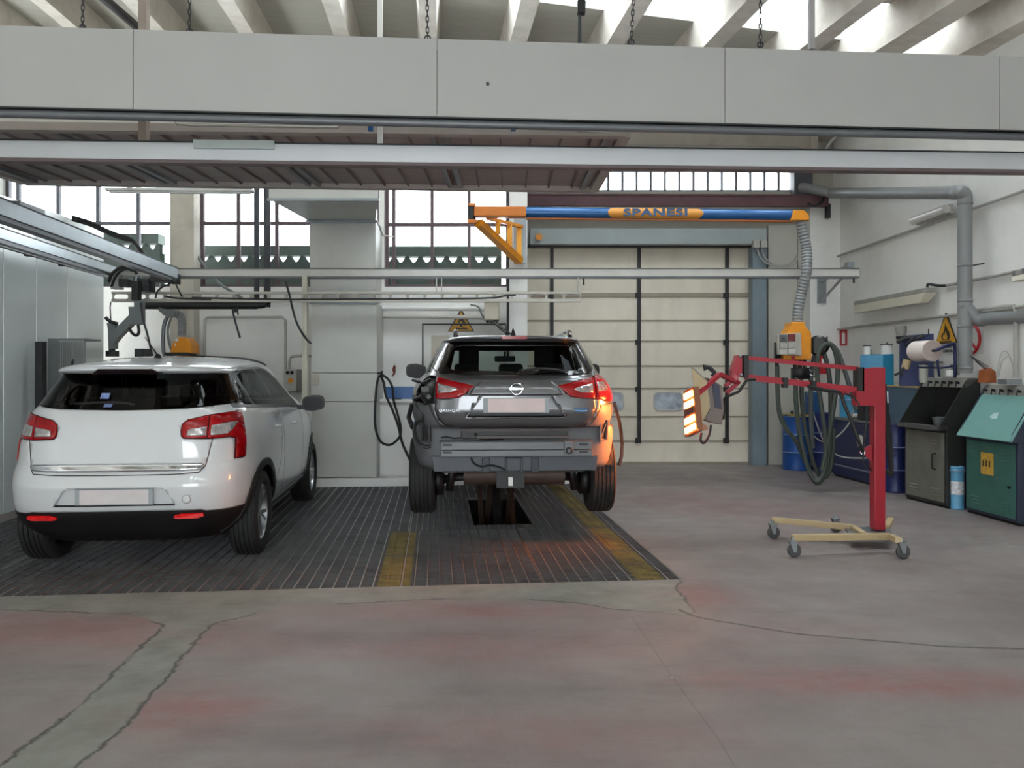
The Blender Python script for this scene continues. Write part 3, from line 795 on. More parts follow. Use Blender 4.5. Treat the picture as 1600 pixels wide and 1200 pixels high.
ztq, z1q, z2q, zbq = zb(456, YQ), zb(459.5, YQ), zb(467.5, YQ), zb(472, YQ)
m.box(x0, YQ - .035, z1q, x1, YQ + .035, ztq); m.box(x0, YQ - .035, zbq, x1, YQ + .035, z2q)
npx = 27; st = (x1 - x0) / npx
for i in range(npx + 1):
    x = x0 + i * st; hw = .055 if i % 1 == 0 else .04; h = z1q - z2q
    prof = []
    for k in range(7):
        tt_ = k / 6; zz_ = z2q + h * tt_; e = abs(tt_ - .5) * 2; prof.append((.016 + .03 * e ** 3, zz_))
    pts = [(min(max(x + w_, x0), x1), YQ - .01, z) for w_, z in prof] + [(min(max(x - w_, x0), x1), YQ - .01, z) for w_, z in reversed(prof)]
    m.prism(pts, (0, .02, 0))
m.build('slotted_web', mat('rail_cream', (176, 172, 162), .5, .2), t)
m = MB()
for px in (250, 690, 903): m.cyl(P(px, 456, YQ), P(px, 434, YQ + .08), .008, 6)
for px in (682,): m.cyl(P(px, 456, YQ), P(px, 434, YQ + .08), .008, 6)
m.build('hanger_rods', M_CONDUIT, t)
m = MB(); m.tube([P(300, 465, 9.9), P(420, 467.5, 9.9), P(560, 467.5, 9.9), P(750, 466, 9.9), P(790, 462, 9.9), P(806, 461, 9.9)], .011, 6, smooth_path=4)
tag(m.build('black_cable', M_BLACK), 'long black cable lying along the perforated rail', 'cable')

# ------------------------------------------------------------------ left side rails
def rail(pa, pb, wd, h, mt, name, label, under=None):
    t = thing('side_rail_track', label, 'overhead rail', tuple((Vector(pa) + Vector(pb)) / 2))
    MB().beam(pa, pb, wd, h).build('rail_body', mt, t, bevel=.004)
    dz = Vector((0, 0, -h / 2 - .02))
    MB().beam(Vector(pa) + dz, Vector(pb) + dz, wd * .8, .035).build('underside_track', M_DGREY, t)
    MB().beam(Vector(pa) - dz * 0 + Vector((0, 0, h / 2)), Vector(pb) + Vector((0, 0, h / 2)), wd * 1.1, .01).build('top_lip', M_DARK, t)
    return t
def ext(a, b, k): return a + (a - b) * k
a, b = P(0, 326, 6.25), P(270, 427, 9.75)
t = rail(ext(a, b, .55), b, .12, .13, mat('rail_bluish', (176, 186, 190), .3, .4), 'x', 'upper white rail running back along the left side towards the motor blocks')
MB().beam(P(20, 320, 6.5), P(60, 334, 6.9), .11, .07).build('splice_plate', M_DGREY, t)
MB().box(P(255, 0, 9.7).x, 9.62, zb(441, 9.7), P(275, 0, 9.7).x, 9.74, zb(420, 9.7)).build('end_cap', M_BLACK, t)
a, b = P(0, 366, 7.3), P(176, 423, 9.95)
t = rail(ext(a, b, .6), b, .09, .10, mat('rail_bluish', (176, 186, 190)), 'x', 'lower white rail close to the glossy side wall')
a, b = P(0, 385, 7.9), P(166, 433, 10.2)
t = thing('guide_bar', 'thin black guide bar along the glossy side wall', 'guide bar', tuple(b))
MB().cyl(ext(a, b, .6), b, .013, 6).build('bar', M_BLACK, t)
m = MB()
for px, py, Y in ((44, 397.5, 8.45), (97, 413, 9.2)): m.box(P(px - 4, 0, Y).x, Y - .03, zb(py + 3, Y), P(px + 4, 0, Y).x, Y + .03, zb(py - 6, Y))
m.build('clamp', M_BLACK, t)
# cable loom over the side wall
m = MB()
for k in range(3):
    m.tube([P(112, 338 + 3 * k, 9.5), P(140, 346 + 3 * k, 9.6), P(165, 358 + 3 * k, 9.7), P(190, 368 + 3 * k, 9.75), (P(208, 375 + 2 * k, 9.8)), P(218 + 2 * k, 392, 9.8), P(224 + 2 * k, 408, 9.8), P(230 + 2 * k, 420, 9.8)], .013, 6, smooth_path=4)
tag(m.build('cable_loom', M_BLACK), 'bundle of black cables looping over the side wall to the rail end', 'cables')

# trolley at the rail end with motor blocks and the grey swivel arm
t = thing('rail_trolley', 'rail trolley with black motor blocks and cable loops at the far left rail end', 'rail trolley', tuple(P(220, 470, 9.9)))
YT = 9.85
MB().beam(P(172, 427, YT), P(262, 430, YT), .1, .05).build('cross_arm', M_CONDUIT, t)
m = MB()
for x0_, x1_, y0_, y1_ in ((241, 266, 427, 442), (268, 280, 428, 444), (192, 206, 437, 449)): m.box(P(x0_, 0, YT).x, YT - .12, zb(y1_, YT), P(x1_, 0, YT).x, YT + .05, zb(y0_, YT))
m.build('motor_block', M_BLACK, t, bevel=.008)
B(P(176, 0, YT).x, YT - .06, zb(452, YT), P(190, 0, YT).x, YT + .06, zb(430, YT)).build('mounting_plate', M_CONDUIT, t)
B(P(219, 0, YT).x, YT - .1, zb(456, YT), P(238, 0, YT).x, YT + .1, zb(436, YT)).build('gear_box', M_DARK, t, bevel=.01)
MB().cyl(P(214, 440, YT), P(214, 432, YT), .04, 12).build('pivot', M_GALV, t)
m = MB()
m.tube([P(170, 440, 9.75), P(175, 428, 9.7), P(190, 417, 9.7), P(206, 418, 9.7), P(214, 428, 9.75)], .02, 8, smooth_path=5)
m.tube([P(174, 448, 9.75), P(182, 430, 9.72), P(196, 420, 9.7), P(208, 424, 9.7)], .015, 8, smooth_path=5)
m.tube([P(243, 466, 9.75), P(246, 455, 9.75), P(258, 446, 9.75), P(266, 443, 9.78)], .012, 6, smooth_path=5)
m.tube([P(275, 445, 9.8), P(280, 455, 9.8), P(284, 463, 9.85)], .01, 6, smooth_path=4)
m.tube([P(257, 463, 9.8), P(280, 466, 9.8), P(330, 468, 9.85)], .012, 6, smooth_path=4)
m.build('cable_loop', M_BLACK, t)
t = thing('swivel_arm', 'grey painted cranked swivel arm hanging above the white car left rear', 'swivel arm', tuple(P(180, 555, 9.7)))
YA = 9.7
m = MB(); m.box(P(209, 0, YA).x, YA - .06, zb(470, YA), P(219, 0, YA).x, YA + .04, zb(440, YA)); m.build('hanger_head', M_BLACK, t)
def plate(pts, Y0, Y1, mt, nm, par, bevel=.0):
    return MB().prism([P(x, y, Y0) for x, y in pts], (0, Y1 - Y0, 0)).build(nm, mt, par, bevel=bevel)
plate([(200, 479), (209, 479), (209, 469), (221, 469), (221, 507), (205, 507), (186, 526), (178, 536), (178, 545), (169, 545), (168, 514), (166, 504), (178, 505), (179, 514), (201, 492)], YA - .05, YA + .06, M_GREY, 'crank_plate', t, .006)
m = MB(); m.cyl(P(175, 545, YA), P(175, 552, YA), .04, 10); m.box(P(168, 0, YA).x, YA - .05, zb(557, YA), P(183, 0, YA).x, YA + .05, zb(548, YA)); m.build('lower_joint', M_DARK, t)
m = MB(); m.tube([P(165, 496, YA - .1), P(172, 502, YA - .1), P(184, 506, YA - .08)], .022, 8, smooth_path=4); m.tube([P(202, 512, YA - .08), P(206, 520, YA - .08), P(213, 524, YA - .08), P(217, 519, YA - .08), P(216, 508, YA - .05)], .018, 8, smooth_path=5)
m.build('hose_loop', M_BLACK, t)
m = MB(); m.tube([P(173, 500, 9.9), P(172, 480, 9.9), P(173, 472, 9.9)], .008, 6); m.build('thin_cable', M_BLACK, t)
# black extraction pipe
YX = 10.2
t = thing('extraction_pipe', 'thick black horizontal extraction pipe below the perforated rail', 'extraction pipe', tuple(P(320, 484, YX)))
MB().cyl(P(222, 477, YX), P(402, 477, YX), .052, 16).build('pipe_body', M_BLACK, t)
MB().tube([P(402, 477, YX), P(412, 476, YX), P(418, 470, YX)], .045, 12, smooth_path=4).build('pipe_bend', M_BLACK, t)
m = MB(); m.cyl(P(370, 478, YX - .05), P(372, 492, YX - .05), .01, 6); m.box(P(366, 0, YX).x, YX - .09, zb(489, YX), P(375, 0, YX).x, YX - .06, zb(483, YX)); m.build('bracket', M_DARK, t)
MB().tube([P(364, 488, YX - .08), P(368, 504, YX - .08), P(375, 528, YX - .08)], .014, 8, ribs=.03).build('coil_spring', M_DARK, t)
m = MB(); m.tube([P(220, 474, 9.4), P(224, 500, 9.2), P(231, 525, 9.1), P(238, 556, 9.0)], .012, 6, smooth_path=4); tag(m.build('black_cable', M_BLACK), 'thin black cable hanging from the rail trolley behind the white car antenna', 'cable')
# two black drop pipes
for px, py1, wpx, lab in ((401, 477, 8.5, 'thinner left one of two black pipes dropping from the filter panel'), (417.5, 480, 10.5, 'thicker right one of two black pipes dropping from the filter panel')):
    Y = 10.3; m = MB(); m.tube([Vector((P(px, 0, Y).x, YL, 4.78)), Vector((P(px, 0, Y).x, Y, 4.78)), Vector((P(px, 0, Y).x, Y, 4.7)), P(px, py1 if px > 410 else 470, Y)], wpx / 2 / F * Y, 10)
    tag(m.build('drop_pipe', mat('anthracite_pipe', (52, 54, 60), .5)), lab, 'pipe')
# cream post beside the duct
m = MB(); m.box(P(471.5, 0, 10.05).x, 10.06, 0.1, P(479, 0, 10.05).x, 10.14, zb(430, 10.1)); m.box(P(474.5, 0, 10.05).x, 10.05, .15, P(475.5, 0, 10.05).x, 10.06, zb(440, 10.1))
tag(m.build('cream_post', mat('cream_paint', (196, 192, 176), .5)), 'slim cream post standing left of the duct casing', 'post')

# ------------------------------------------------------------------ white duct
M_DUCT = mat('duct_sheet', (190, 190, 184), .5, .1, var=.03, scale=1.5, dirt=(160, 156, 146), dirt_amt=.25)
t = thing('ventilation_duct', 'tall pale sheet-metal air duct rising from the floor to the filter ceiling', 'ventilation duct', tuple(P(538, 761, 10.3)))
t.location.z = 0; WM[t.name] = Matrix.Translation(t.location)
xa, xb = P(487, 0, 10.38).x, P(589, 0, 10.38).x
MB().box(P(485, 0, 10.45).x, 10.42, Z_(474, 10.4), P(587, 0, 10.42).x, YL - .005, Z_(345, 10.42)).build('riser', M_DUCT, t)
MB().box(xa, 10.36, Z_(582, 10.4), xb, YL - .002, Z_(474, 10.36)).build('upper_casing', M_DUCT, t)
MB().box(xa, 10.36, Z_(627, 10.4), xb, YL - .002, Z_(583.2, 10.36)).build('middle_casing', M_DUCT, t)
MB().box(xa, 10.36, .102, xb, YL - .002, Z_(628.2, 10.36)).build('lower_casing', M_DUCT, t)
MB().box(xa - .02, 10.33, Z_(474.5, 10.33), xb + .02, 10.36, Z_(471, 10.33)).build('top_flange', M_GALV, t)
q = [P(482, 345, 10.42), P(587, 345, 10.42), P(591, 311, 9.0), P(420, 311, 9.0)]
top = [Vector((p.x, p.y, max(p_.z for p_ in q) + .25)) for p in q]
m = MB(); m.hexa([q[3], q[2], q[1], q[0], top[3], top[2], top[1], top[0]]); m.build('hood_transition', M_DUCT, t)
m = MB(); m.beam(P(478, 346, 10.35), P(590, 346, 10.35), .03, .035); m.beam(P(418, 312, 8.98), P(593, 312, 8.98), .03, .03); m.build('joint_flange', M_GALV, t)
m = MB(); m.tube([P(589, 346, 10.3), P(592, 352, 10.3), P(598, 368, 10.4), P(614, 370, 10.7)], .012, 6); m.build('stay_rod', M_CONDUIT, t)
m = MB(); m.box(P(498, 0, 10.33).x, 10.345, Z_(600, 10.35), P(486, 0, 10.33).x, 10.36, Z_(585, 10.35)); m.build('access_label', mat('beige_label', (178, 172, 160), .6), t)

# ------------------------------------------------------------------ things on the back wall
YW = YL - .003
def wall_tube(pts, r, label, mt, cat='conduit', name='conduit_pipe', Y=YL - .03, sp=0):
    m = MB(); m.tube([P(x, y, Y) for x, y in pts], r, 8, smooth_path=sp); return tag(m.build(name, mt), label, cat)
wall_tube([(592, 478), (598, 482), (760, 482)], .035, 'fat white pipe across the wall just under the perforated rail', M_WHITE, 'pipe', 'wall_pipe', 10.8)
wall_tube([(598, 494), (760, 496)], .03, 'second fat white pipe, lower on the wall right of the duct', M_WALLB, 'pipe', 'wall_pipe', 10.8)
wall_tube([(660.5, 620), (660.5, 506.5), (790, 506.5), (790, 540)], .013, 'thin dark pipe bent square around the warning sign', M_DARK, 'pipe', 'wall_pipe', 10.78)
wall_tube([(770, 496), (782, 512), (796, 522), (800, 530)], .022, 'dark flexible conduit below the beige box', M_DARK, sp=4, Y=10.65)
wall_tube([(735, 476), (748, 480), (755, 495), (775, 505), (790, 520)], .012, 'thin grey cable sagging beside the beige box', M_GREY, 'cable', 'wall_cable', 10.55, sp=4)
wall_tube([(308, 400), (340, 440), (366, 458), (378, 466)], .02, 'grey diagonal conduit crossing below the left windows', M_GREY, sp=3, Y=10.86)
wall_tube([(793.5, 300), (793.5, 560)], .016, 'dark vertical pipe on the left edge of the white pillar', M_DARK, 'pipe', 'wall_pipe', 10.68)
wall_tube([(320, 600), (320, 500), (324, 495.5), (440, 495.5), (446, 500), (446, 580)], .018, 'grey conduit looping square above the white car', M_CONDUIT, Y=10.86)
wall_tube([(452, 620), (452, 566), (460, 556.5), (486, 556.5)], .018, 'grey conduit elbow right of the roof of the white car', M_CONDUIT, sp=3, Y=10.8)
wall_tube([(446, 440), (452, 460), (462, 500), (475, 525), (486, 537)], .014, 'black cable hanging left of the cream post', M_BLACK, 'cable', 'wall_cable', 9.98, sp=4)
t = thing('junction_box', 'beige electrical box with cable glands hanging on the wall near the white pillar', 'junction box', tuple(P(767, 502, 10.7)))
B(P(757, 0, 10.6).x, 10.5, Z_(500, 10.5), P(780, 0, 10.6).x, YL - .1, Z_(468, 10.5)).build('box_body', mat('beige_box', (186, 180, 162), .5), t, bevel=.01)
m = MB()
for px in (762, 768, 774): m.cyl(P(px, 500, 10.6), P(px, 504, 10.6), .02, 8)
m.build('cable_gland', M_DARK, t)
t = thing('switch_cabinet', 'small grey switch cabinet on the wall above the white car mirror', 'switch cabinet', tuple(P(455, 612, 10.6)))
B(P(443, 0, 10.6).x, 10.6, Z_(612, 10.6), P(463, 0, 10.6).x, YL - .002, Z_(577, 10.6)).build('cabinet_body', M_CONDUIT, t, bevel=.01)
m = MB()
for px, py in ((449, 582), (456, 582)): m.cyl(P(px, py, 10.6), P(px, py, 10.57), .022, 10)
m.build('push_button', M_BLACK, t)
B(P(450, 0, 10.58).x, 10.588, Z_(598, 10.58), P(457, 0, 10.58).x, 10.6, Z_(591, 10.58)).build('yellow_plate', M_YEL, t)
t = thing('blue_board', 'flat blue board standing on the low wall ledge', 'board', tuple(P(630, 623, 10.75)))
B(P(603, 0, 10.7).x, 10.68, Z_(623, 10.7) , P(660, 0, 10.7).x, 10.71, Z_(604, 10.7)).build('board_panel', M_BLUE, t)
MB().cyl(P(622, 624, 10.66), P(622, 622, 10.66), .05, 12).build('dish', M_BLACK, t)
m = MB(); m.tube([P(616, 571, 10.6), P(614, 578, 10.6), P(617, 585, 10.6)], .012, 6); m.tube([P(617, 571, 10.58), P(617, 580, 10.58), P(613, 588, 10.58)], .01, 6)
m.tube([P(616, 569, 10.6), P(616, 569, YL)], .006, 5)
tag(m.build('wire_clips', mat('red_brown', (110, 40, 34), .6)), 'red and black wire clips hanging on a nail above the blue board', 'clips')
# hose on hook by the duct
t = thing('air_hose', 'dark air hose looped on a hook right of the duct casing', 'hose', tuple(P(610, 690, 10.3)))
MB().tube([P(596, 585, 10.3), P(606, 592, 10.25), P(613, 605, 10.2), P(615, 625, 10.2), P(622, 650, 10.2), P(626, 668, 10.2), P(624, 683, 10.2), P(610, 695, 10.2), P(595, 690, 10.2), P(587, 670, 10.2), P(586, 640, 10.2), P(589, 600, 10.25), P(594, 587, 10.3), P(600, 600, 10.28), P(603, 618, 10.2), P(613, 640, 10.15), P(622, 665, 10.1), P(628, 690, 10.1), P(634, 705, 10.05), P(642, 722, 10.0), P(650, 745, 10.0)], .016, 8, smooth_path=5).build('hose_line', M_RUB, t)
m = MB(); m.tube([P(590, 583, 10.36), P(596, 583, 10.28), P(597, 580, 10.27)], .014, 6); m.build('hook', M_DARK, t)
# warning sign
def tri_sign(P3, nrm, up, w_, h_, label, kind):
    """triangular sign: P3 bottom centre on the wall, nrm out of the wall"""
    nrm = Vector(nrm).normalized(); up = Vector(up); r = up.cross(nrm).normalized()
    t = thing('warning_sign', label, 'sign', tuple(P3))
    def q(x, y, o=0): return Vector(P3) + r * x * w_ + up * y * h_ + nrm * o
    MB().prism([q(-.5, 0, .004), q(.5, 0, .004), q(0.04, 1, .004), q(-.04, 1, .004)], nrm * .004).build('black_border', M_BLACK, t)
    MB().prism([q(-.455, .035, .009), q(.455, .035, .009), q(0.0, .95, .009)], nrm * .003).build('yellow_face', mat('sign_yellow', (206, 150, 30), .5, var=.05), t)
    m = MB(); o = .0125
    if kind == 'flame':
        # flame outline as a set of tongues
        outer = [(-.14, .12), (-.2, .25), (-.12, .38), (-.1, .3), (-.04, .55), (.0, .68), (.03, .5), (.07, .56), (.1, .4), (.14, .44), (.19, .3), (.2, .2), (.15, .12)]
        m.prism([q(x, y, o) for x, y in outer], nrm * .002)
        m.prism([q(x, y, o) for x, y in [(-.26, .05), (.26, .05), (.26, .09), (-.26, .09)]], nrm * .002)
        m.build('symbol', M_BLACK, t)
        m = MB(); inner = [(-.08, .14), (-.11, .24), (-.06, .32), (-.03, .26), (.02, .42), (.06, .3), (.1, .22), (.08, .14)]
        m.prism([q(x, y, o + .003) for x, y in inner], nrm * .002); m.build('symbol_inner', MATS['sign_yellow'], t)
    else:
        m.prism([q(x, y, o) for x, y in [(-.2, .1), (.24, .1), (.24, .16), (.1, .2), (-.02, .16), (-.2, .2)]], nrm * .002)
        m.prism([q(x, y, o) for x, y in [(-.16, .24), (-.04, .46), (.02, .5), (.1, .3), (.18, .28), (.2, .34), (.08, .6), (-.04, .62), (-.1, .5)]], nrm * .002)
        m.prism([q(x, y, o) for x, y in [(-.05, .22), (.04, .22), (.06, .3), (-.03, .32)]], nrm * .002)
        m.build('symbol', M_BLACK, t)
    return t
s0 = P(720.5, 518, YL - .02)
tri_sign(s0, (0, -1, 0), (0, 0, 1), 41 / F * YL, 33 / F * YL, 'yellow triangular hand-crush warning sign on the back wall above the grey car', 'hand')
m = MB(); m.box(P(700, 0, YL).x, YL - .02, Z_(523, YL), P(741, 0, YL).x, YL - .004, Z_(519, YL)); tag(m.build('sign_strip', M_WHITE), 'narrow white text strip under the hand-crush warning sign', 'sign')
B(P(672, 0, YL).x, YL - .012, Z_(575, YL), P(700, 0, YL).x, YL - .002, Z_(526, YL))
m = MB(); m.box(P(674, 0, YL).x, YL - .012, Z_(580, YL), P(702, 0, YL).x, YL - .002, Z_(524, YL)); tag(m.build('notice_board', mat('beige_notice', (190, 182, 166), .7)), 'beige notice panel on the wall partly behind the grey car roof', 'notice')

# yellow extraction box above the white car
t = thing('extraction_box', 'yellow extractor box hanging on a grey hose above the white car roof', 'extractor box', tuple(P(283, 553, 10.3)))
YE = 10.3
plate([(266, 552), (268, 538), (278, 527), (290, 527), (299, 538), (300, 552)], YE - .12, YE + .14, M_YEL, 'housing', t, .01)
B(P(274, 0, YE - .14).x, YE - .135, Z_(541, YE), P(280, 0, YE).x, YE - .12, Z_(537, YE)).build('label_plate', M_WHITE, t)
m = MB(); m.box(P(281, 0, YE).x, YE - .135, Z_(534, YE), P(285, 0, YE).x, YE - .12, Z_(530, YE)); m.build('logo_plate', M_WHITE, t)
B(P(264, 0, YE).x, YE - .14, Z_(556, YE), P(302, 0, YE).x, YE + .1, Z_(551, YE)).build('bottom_tray', M_BLACK, t)
MB().tube([P(250, 478, 10.2), P(262, 489, 10.25), P(278, 491, YE), P(284, 500, YE), P(284, 526, YE)], .055, 12, smooth_path=5, ribs=.035).build('flexible_hose', M_GPIPE, t)
MB().tube([P(262, 494, YE + .1), P(256, 510, YE + .1), P(255, 545, YE + .1), P(258, 556, YE + .1)], .026, 8, smooth_path=4).build('side_hose', M_DGREY, t)
MB().tube([P(268, 494, YE + .1), P(262, 515, YE + .1), P(264, 535, YE + .1), P(267, 545, YE)], .016, 8, smooth_path=4).build('thin_hose', M_GREY, t)
B(P(215, 0, 10.7).x, 10.6, Z_(560, 10.7), P(228, 0, 10.7).x, YL - .002, Z_(545, 10.7))
m = MB(); m.box(P(215, 0, 10.7).x, 10.6, Z_(560, 10.7), P(228, 0, 10.7).x, YL - .002, Z_(545, 10.7)); tag(m.build('socket_box', M_DARK, bevel=.01), 'small dark socket box on the wall behind the white car roof', 'socket')

# filter boxes leaning at the side wall
t = thing('filter_cabinet', 'tall grey ribbed filter cabinet standing behind the white car at the left wall', 'cabinet', tuple(P(104, 790, 8.75)))
t.location.z = 0; WM[t.name] = Matrix.Translation(t.location)
YC = 8.8
m = MB(); m.hexa([P(74, 0, YC) * 1, P(132, 0, YC), P(132, 0, YC + .35), P(74, 0, YC + .35)] * 1 + [P(78, 0, YC), P(133, 0, YC), P(133, 0, YC + .35), P(78, 0, YC + .35)]) if False else None
m = MB(); m.box(P(92, 0, YC).x, YC, .0, P(131, 0, YC).x, YC + .04, Z_(532, YC)); m.build('ribbed_face', mat('ribbed_grey', (150, 154, 152), .6, var=.05), t)
m = MB()
for k in range(12):
    x = P(93 + 3.2 * k, 0, YC).x; m.box(x, YC - .008, .02, x + .008, YC - .0005, Z_(534, YC))
m.build('ribs', mat('rib_grey', (124, 128, 128), .6), t)
m = MB(); m.box(P(75, 0, YC).x, YC - .002, 0, P(92, 0, YC).x, YC + .34, Z_(530, YC)); m.box(P(75, 0, YC).x, YC + .001, Z_(532, YC), P(133, 0, YC).x, YC + .34, Z_(529, YC)); m.build('side_frame', M_GREY, t)
MB().tube([P(114, 562, YC - .01), P(113, 566, YC - .03), P(113, 574, YC - .01)], .012, 6).build('handle', M_BLACK, t)
m = MB(); m.box(P(58, 0, 8.66).x, 8.62, 0, P(73, 0, 8.7).x, 8.7, Z_(534, 8.7)); tag(m.build('dark_strip', M_DARK), 'dark upright strip between the glossy wall and the filter cabinet', 'board')  # plain dark upright slab in the gap beside the filter cabinet
# ------------------------------------------------------------------ car building tools
def pchip(ts, ys, t):
    n = len(ts)
    h = [ts[i + 1] - ts[i] for i in range(n - 1)]; d = [(ys[i + 1] - ys[i]) / h[i] for i in range(n - 1)]
    mm = [d[0]] + [0 if d[i - 1] * d[i] <= 0 else (h[i - 1] + h[i]) * 1.5 / ((2 * h[i] + h[i - 1]) * .5 / d[i - 1] + (h[i] + 2 * h[i - 1]) * .5 / d[i]) * 1.0 for i in range(1, n - 1)] + [d[-1]]
    i = 0
    while i < n - 2 and t > ts[i + 1]: i += 1
    s = (t - ts[i]) / h[i]
    return (2 * s ** 3 - 3 * s * s + 1) * ys[i] + (s ** 3 - 2 * s * s + s) * h[i] * mm[i] + (-2 * s ** 3 + 3 * s * s) * ys[i + 1] + (s ** 3 - s * s) * h[i] * mm[i + 1]
def superring(yr, yf, ym, hw, nr, nf, N):
    raw = []
    K = 720
    for k in range(K):
        t = 2 * PI * k / K
        s, c = math.sin(t), math.cos(t)
        n = nr if c >= 0 else nf
        x = hw * math.copysign(abs(s) ** (2 / n), s)
        y = ym - (ym - yr) * abs(c) ** (2 / n) if c >= 0 else ym + (yf - ym) * abs(c) ** (2 / n)
        raw.append((x, y))
    L = [0]
    for k in range(K):
        a, b = raw[k], raw[(k + 1) % K]; L.append(L[-1] + math.hypot(a[0] - b[0], a[1] - b[1]))
    out = []; j = 0; T = L[-1]
    for i in range(N):
        d = T * i / N
        while L[j + 1] < d: j += 1
        a, b = raw[j], raw[(j + 1) % K]; s = (d - L[j]) / max(L[j + 1] - L[j], 1e-9)
        out.append((a[0] + (b[0] - a[0]) * s, a[1] + (b[1] - a[1]) * s))
    return out
def car_grid(rows, ym, N=260, step=.018, deform=None):
    T = [0]
    for a, b in zip(rows[:-1], rows[1:]):
        T.append(T[-1] + max(math.hypot(a[0] - b[0], a[1] - b[1]), abs(a[3] - b[3]) * .5, .008))
    n = int(T[-1] / step); bm = bmesh.new(); rings = []
    for i in range(n + 1):
        t = T[-1] * i / n
        z, yr, yf, hw, nr, nf = [pchip(T, [r[k] for r in rows], t) for k in range(6)]
        ring = superring(yr, yf, ym, hw, nr, nf, N)
        rings.append([bm.verts.new(deform(x, y, z) if deform else (x, y, z)) for x, y in ring])
    for i in range(n):
        for k in range(N): bm.faces.new((rings[i][k], rings[i][(k + 1) % N], rings[i + 1][(k + 1) % N], rings[i + 1][k]))
    bm.faces.new(rings[-1])
    bmesh.ops.recalc_face_normals(bm, faces=bm.faces)
    bm.normal_update()
    return bm
AX = {'R': (0, 2), 'S': (1, 2), 'T': (0, 1)}
def cut(bm, poly, axis, region):
    ia, ib = AX[axis]
    a0, a1 = min(p[0] for p in poly), max(p[0] for p in poly); b0, b1 = min(p[1] for p in poly), max(p[1] for p in poly)
    cand = []
    for f in bm.faces:
        vs = [v.co for v in f.verts]
        if max(v[ia] for v in vs) < a0 or min(v[ia] for v in vs) > a1 or max(v[ib] for v in vs) < b0 or min(v[ib] for v in vs) > b1: continue
        if region(f.calc_center_median(), f.normal): cand.append(f)
    for p, q in zip(poly, poly[1:] + poly[:1]):
        lo = (min(p[0], q[0]) - .001, min(p[1], q[1]) - .001); hi = (max(p[0], q[0]) + .001, max(p[1], q[1]) + .001)
        near = []; rest = []
        for f in cand:
            vs = [v.co for v in f.verts]
            if max(v[ia] for v in vs) < lo[0] or min(v[ia] for v in vs) > hi[0] or max(v[ib] for v in vs) < lo[1] or min(v[ib] for v in vs) > hi[1]: rest.append(f)
            else: near.append(f)
        if not near: continue
        co = [0, 0, 0]; no = [0, 0, 0]; co[ia], co[ib] = p; no[ia], no[ib] = q[1] - p[1], p[0] - q[0]
        if abs(no[ia]) + abs(no[ib]) < 1e-9: continue
        g = set(near); 
        for f in near: g.update(f.edges); g.update(f.verts)
        r = bmesh.ops.bisect_plane(bm, geom=list(g), plane_co=co, plane_no=Vector(no).normalized(), dist=1e-5)
        cand = rest + [x for x in r['geom'] if isinstance(x, bmesh.types.BMFace)]
    V2 = [Vector(p) for p in poly]
    return [f for f in cand if f.is_valid and inside(Vector((f.calc_center_median()[ia], f.calc_center_median()[ib])), V2)]
def extract(bm, faces, name, mt, parent, off=0.0, skirt=False, bevel=0, label=None):
    if not faces: return None
    bm.normal_update()
    idx = {}; vs = []; fs = []
    for f in faces:
        for v in f.verts:
            if v not in idx: idx[v] = len(vs); vs.append([v.co.copy(), Vector((0, 0, 0))])
            vs[idx[v]][1] += f.normal * f.calc_area()
        fs.append(tuple(idx[v] for v in f.verts))
    P_ = [c + (n.normalized() * off if n.length > 1e-12 else Vector((0, 0, 0))) for c, n in vs]
    sm = [True] * len(fs)
    if skirt and off:
        cnt = {}
        for f in fs:
            for a, b in zip(f, f[1:] + f[:1]): cnt[(a, b)] = cnt.get((a, b), 0) + 1
        base = {}
        for (a, b) in list(cnt):
            if (b, a) not in cnt:
                for q in (a, b):
                    if q not in base: base[q] = len(P_); P_.append(vs[q][0] - vs[q][1].normalized() * .004)
                fs.append((b, a, base[a], base[b])); sm.append(False)
    mb_ = MB(); mb_.v = P_; mb_.f = fs; mb_.sm = sm
    bmesh.ops.delete(bm, geom=list(faces), context='FACES')
    me = bpy.data.meshes.new(name); me.from_pydata([tuple(v) for v in P_], [], fs); me.update()
    for p, q in zip(me.polygons, sm): p.use_smooth = q
    me.materials.append(mt)
    o = bpy.data.objects.new(name, me); COL.objects.link(o); o.parent = parent; WM[o.name] = WM[parent.name]
    if label: o['label'] = label
    return o
def grow(poly, d):
    """offset a counter- or clockwise polygon outward by d"""
    n = len(poly); ar = sum(poly[i][0] * poly[(i + 1) % n][1] - poly[(i + 1) % n][0] * poly[i][1] for i in range(n)); s = 1 if ar > 0 else -1
    out = []
    for i in range(n):
        a, b, c = Vector(poly[i - 1]), Vector(poly[i]), Vector(poly[(i + 1) % n])
        e1 = (b - a).normalized(); e2 = (c - b).normalized(); n1 = Vector((e1.y, -e1.x)) * s; n2 = Vector((e2.y, -e2.x)) * s
        m_ = n1 + n2; m_ = m_ / max(m_.length_squared / 2, .4)
        out.append((b.x + m_.x * d, b.y + m_.y * d))
    return out
def strips_of(pts, w_, closed=False):
    out = []; n = len(pts)
    for i in range(n if closed else n - 1):
        a, b = Vector(pts[i]), Vector(pts[(i + 1) % n]); e = (b - a).normalized(); r = Vector((-e.y, e.x)) * (w_ / 2); e = e * (w_ * .3)
        out.append([tuple(a - e + r), tuple(b + e + r), tuple(b + e - r), tuple(a - e - r)])
    return out
def mirx(p): return [(-a, b) for a, b in p]
def circ(c, r, n=40, a0=0, a1=360): return [(c[0] + r * math.cos(math.radians(a0 + (a1 - a0) * k / n)), c[1] + r * math.sin(math.radians(a0 + (a1 - a0) * k / n))) for k in range(n + (0 if a1 - a0 == 360 else 1))]
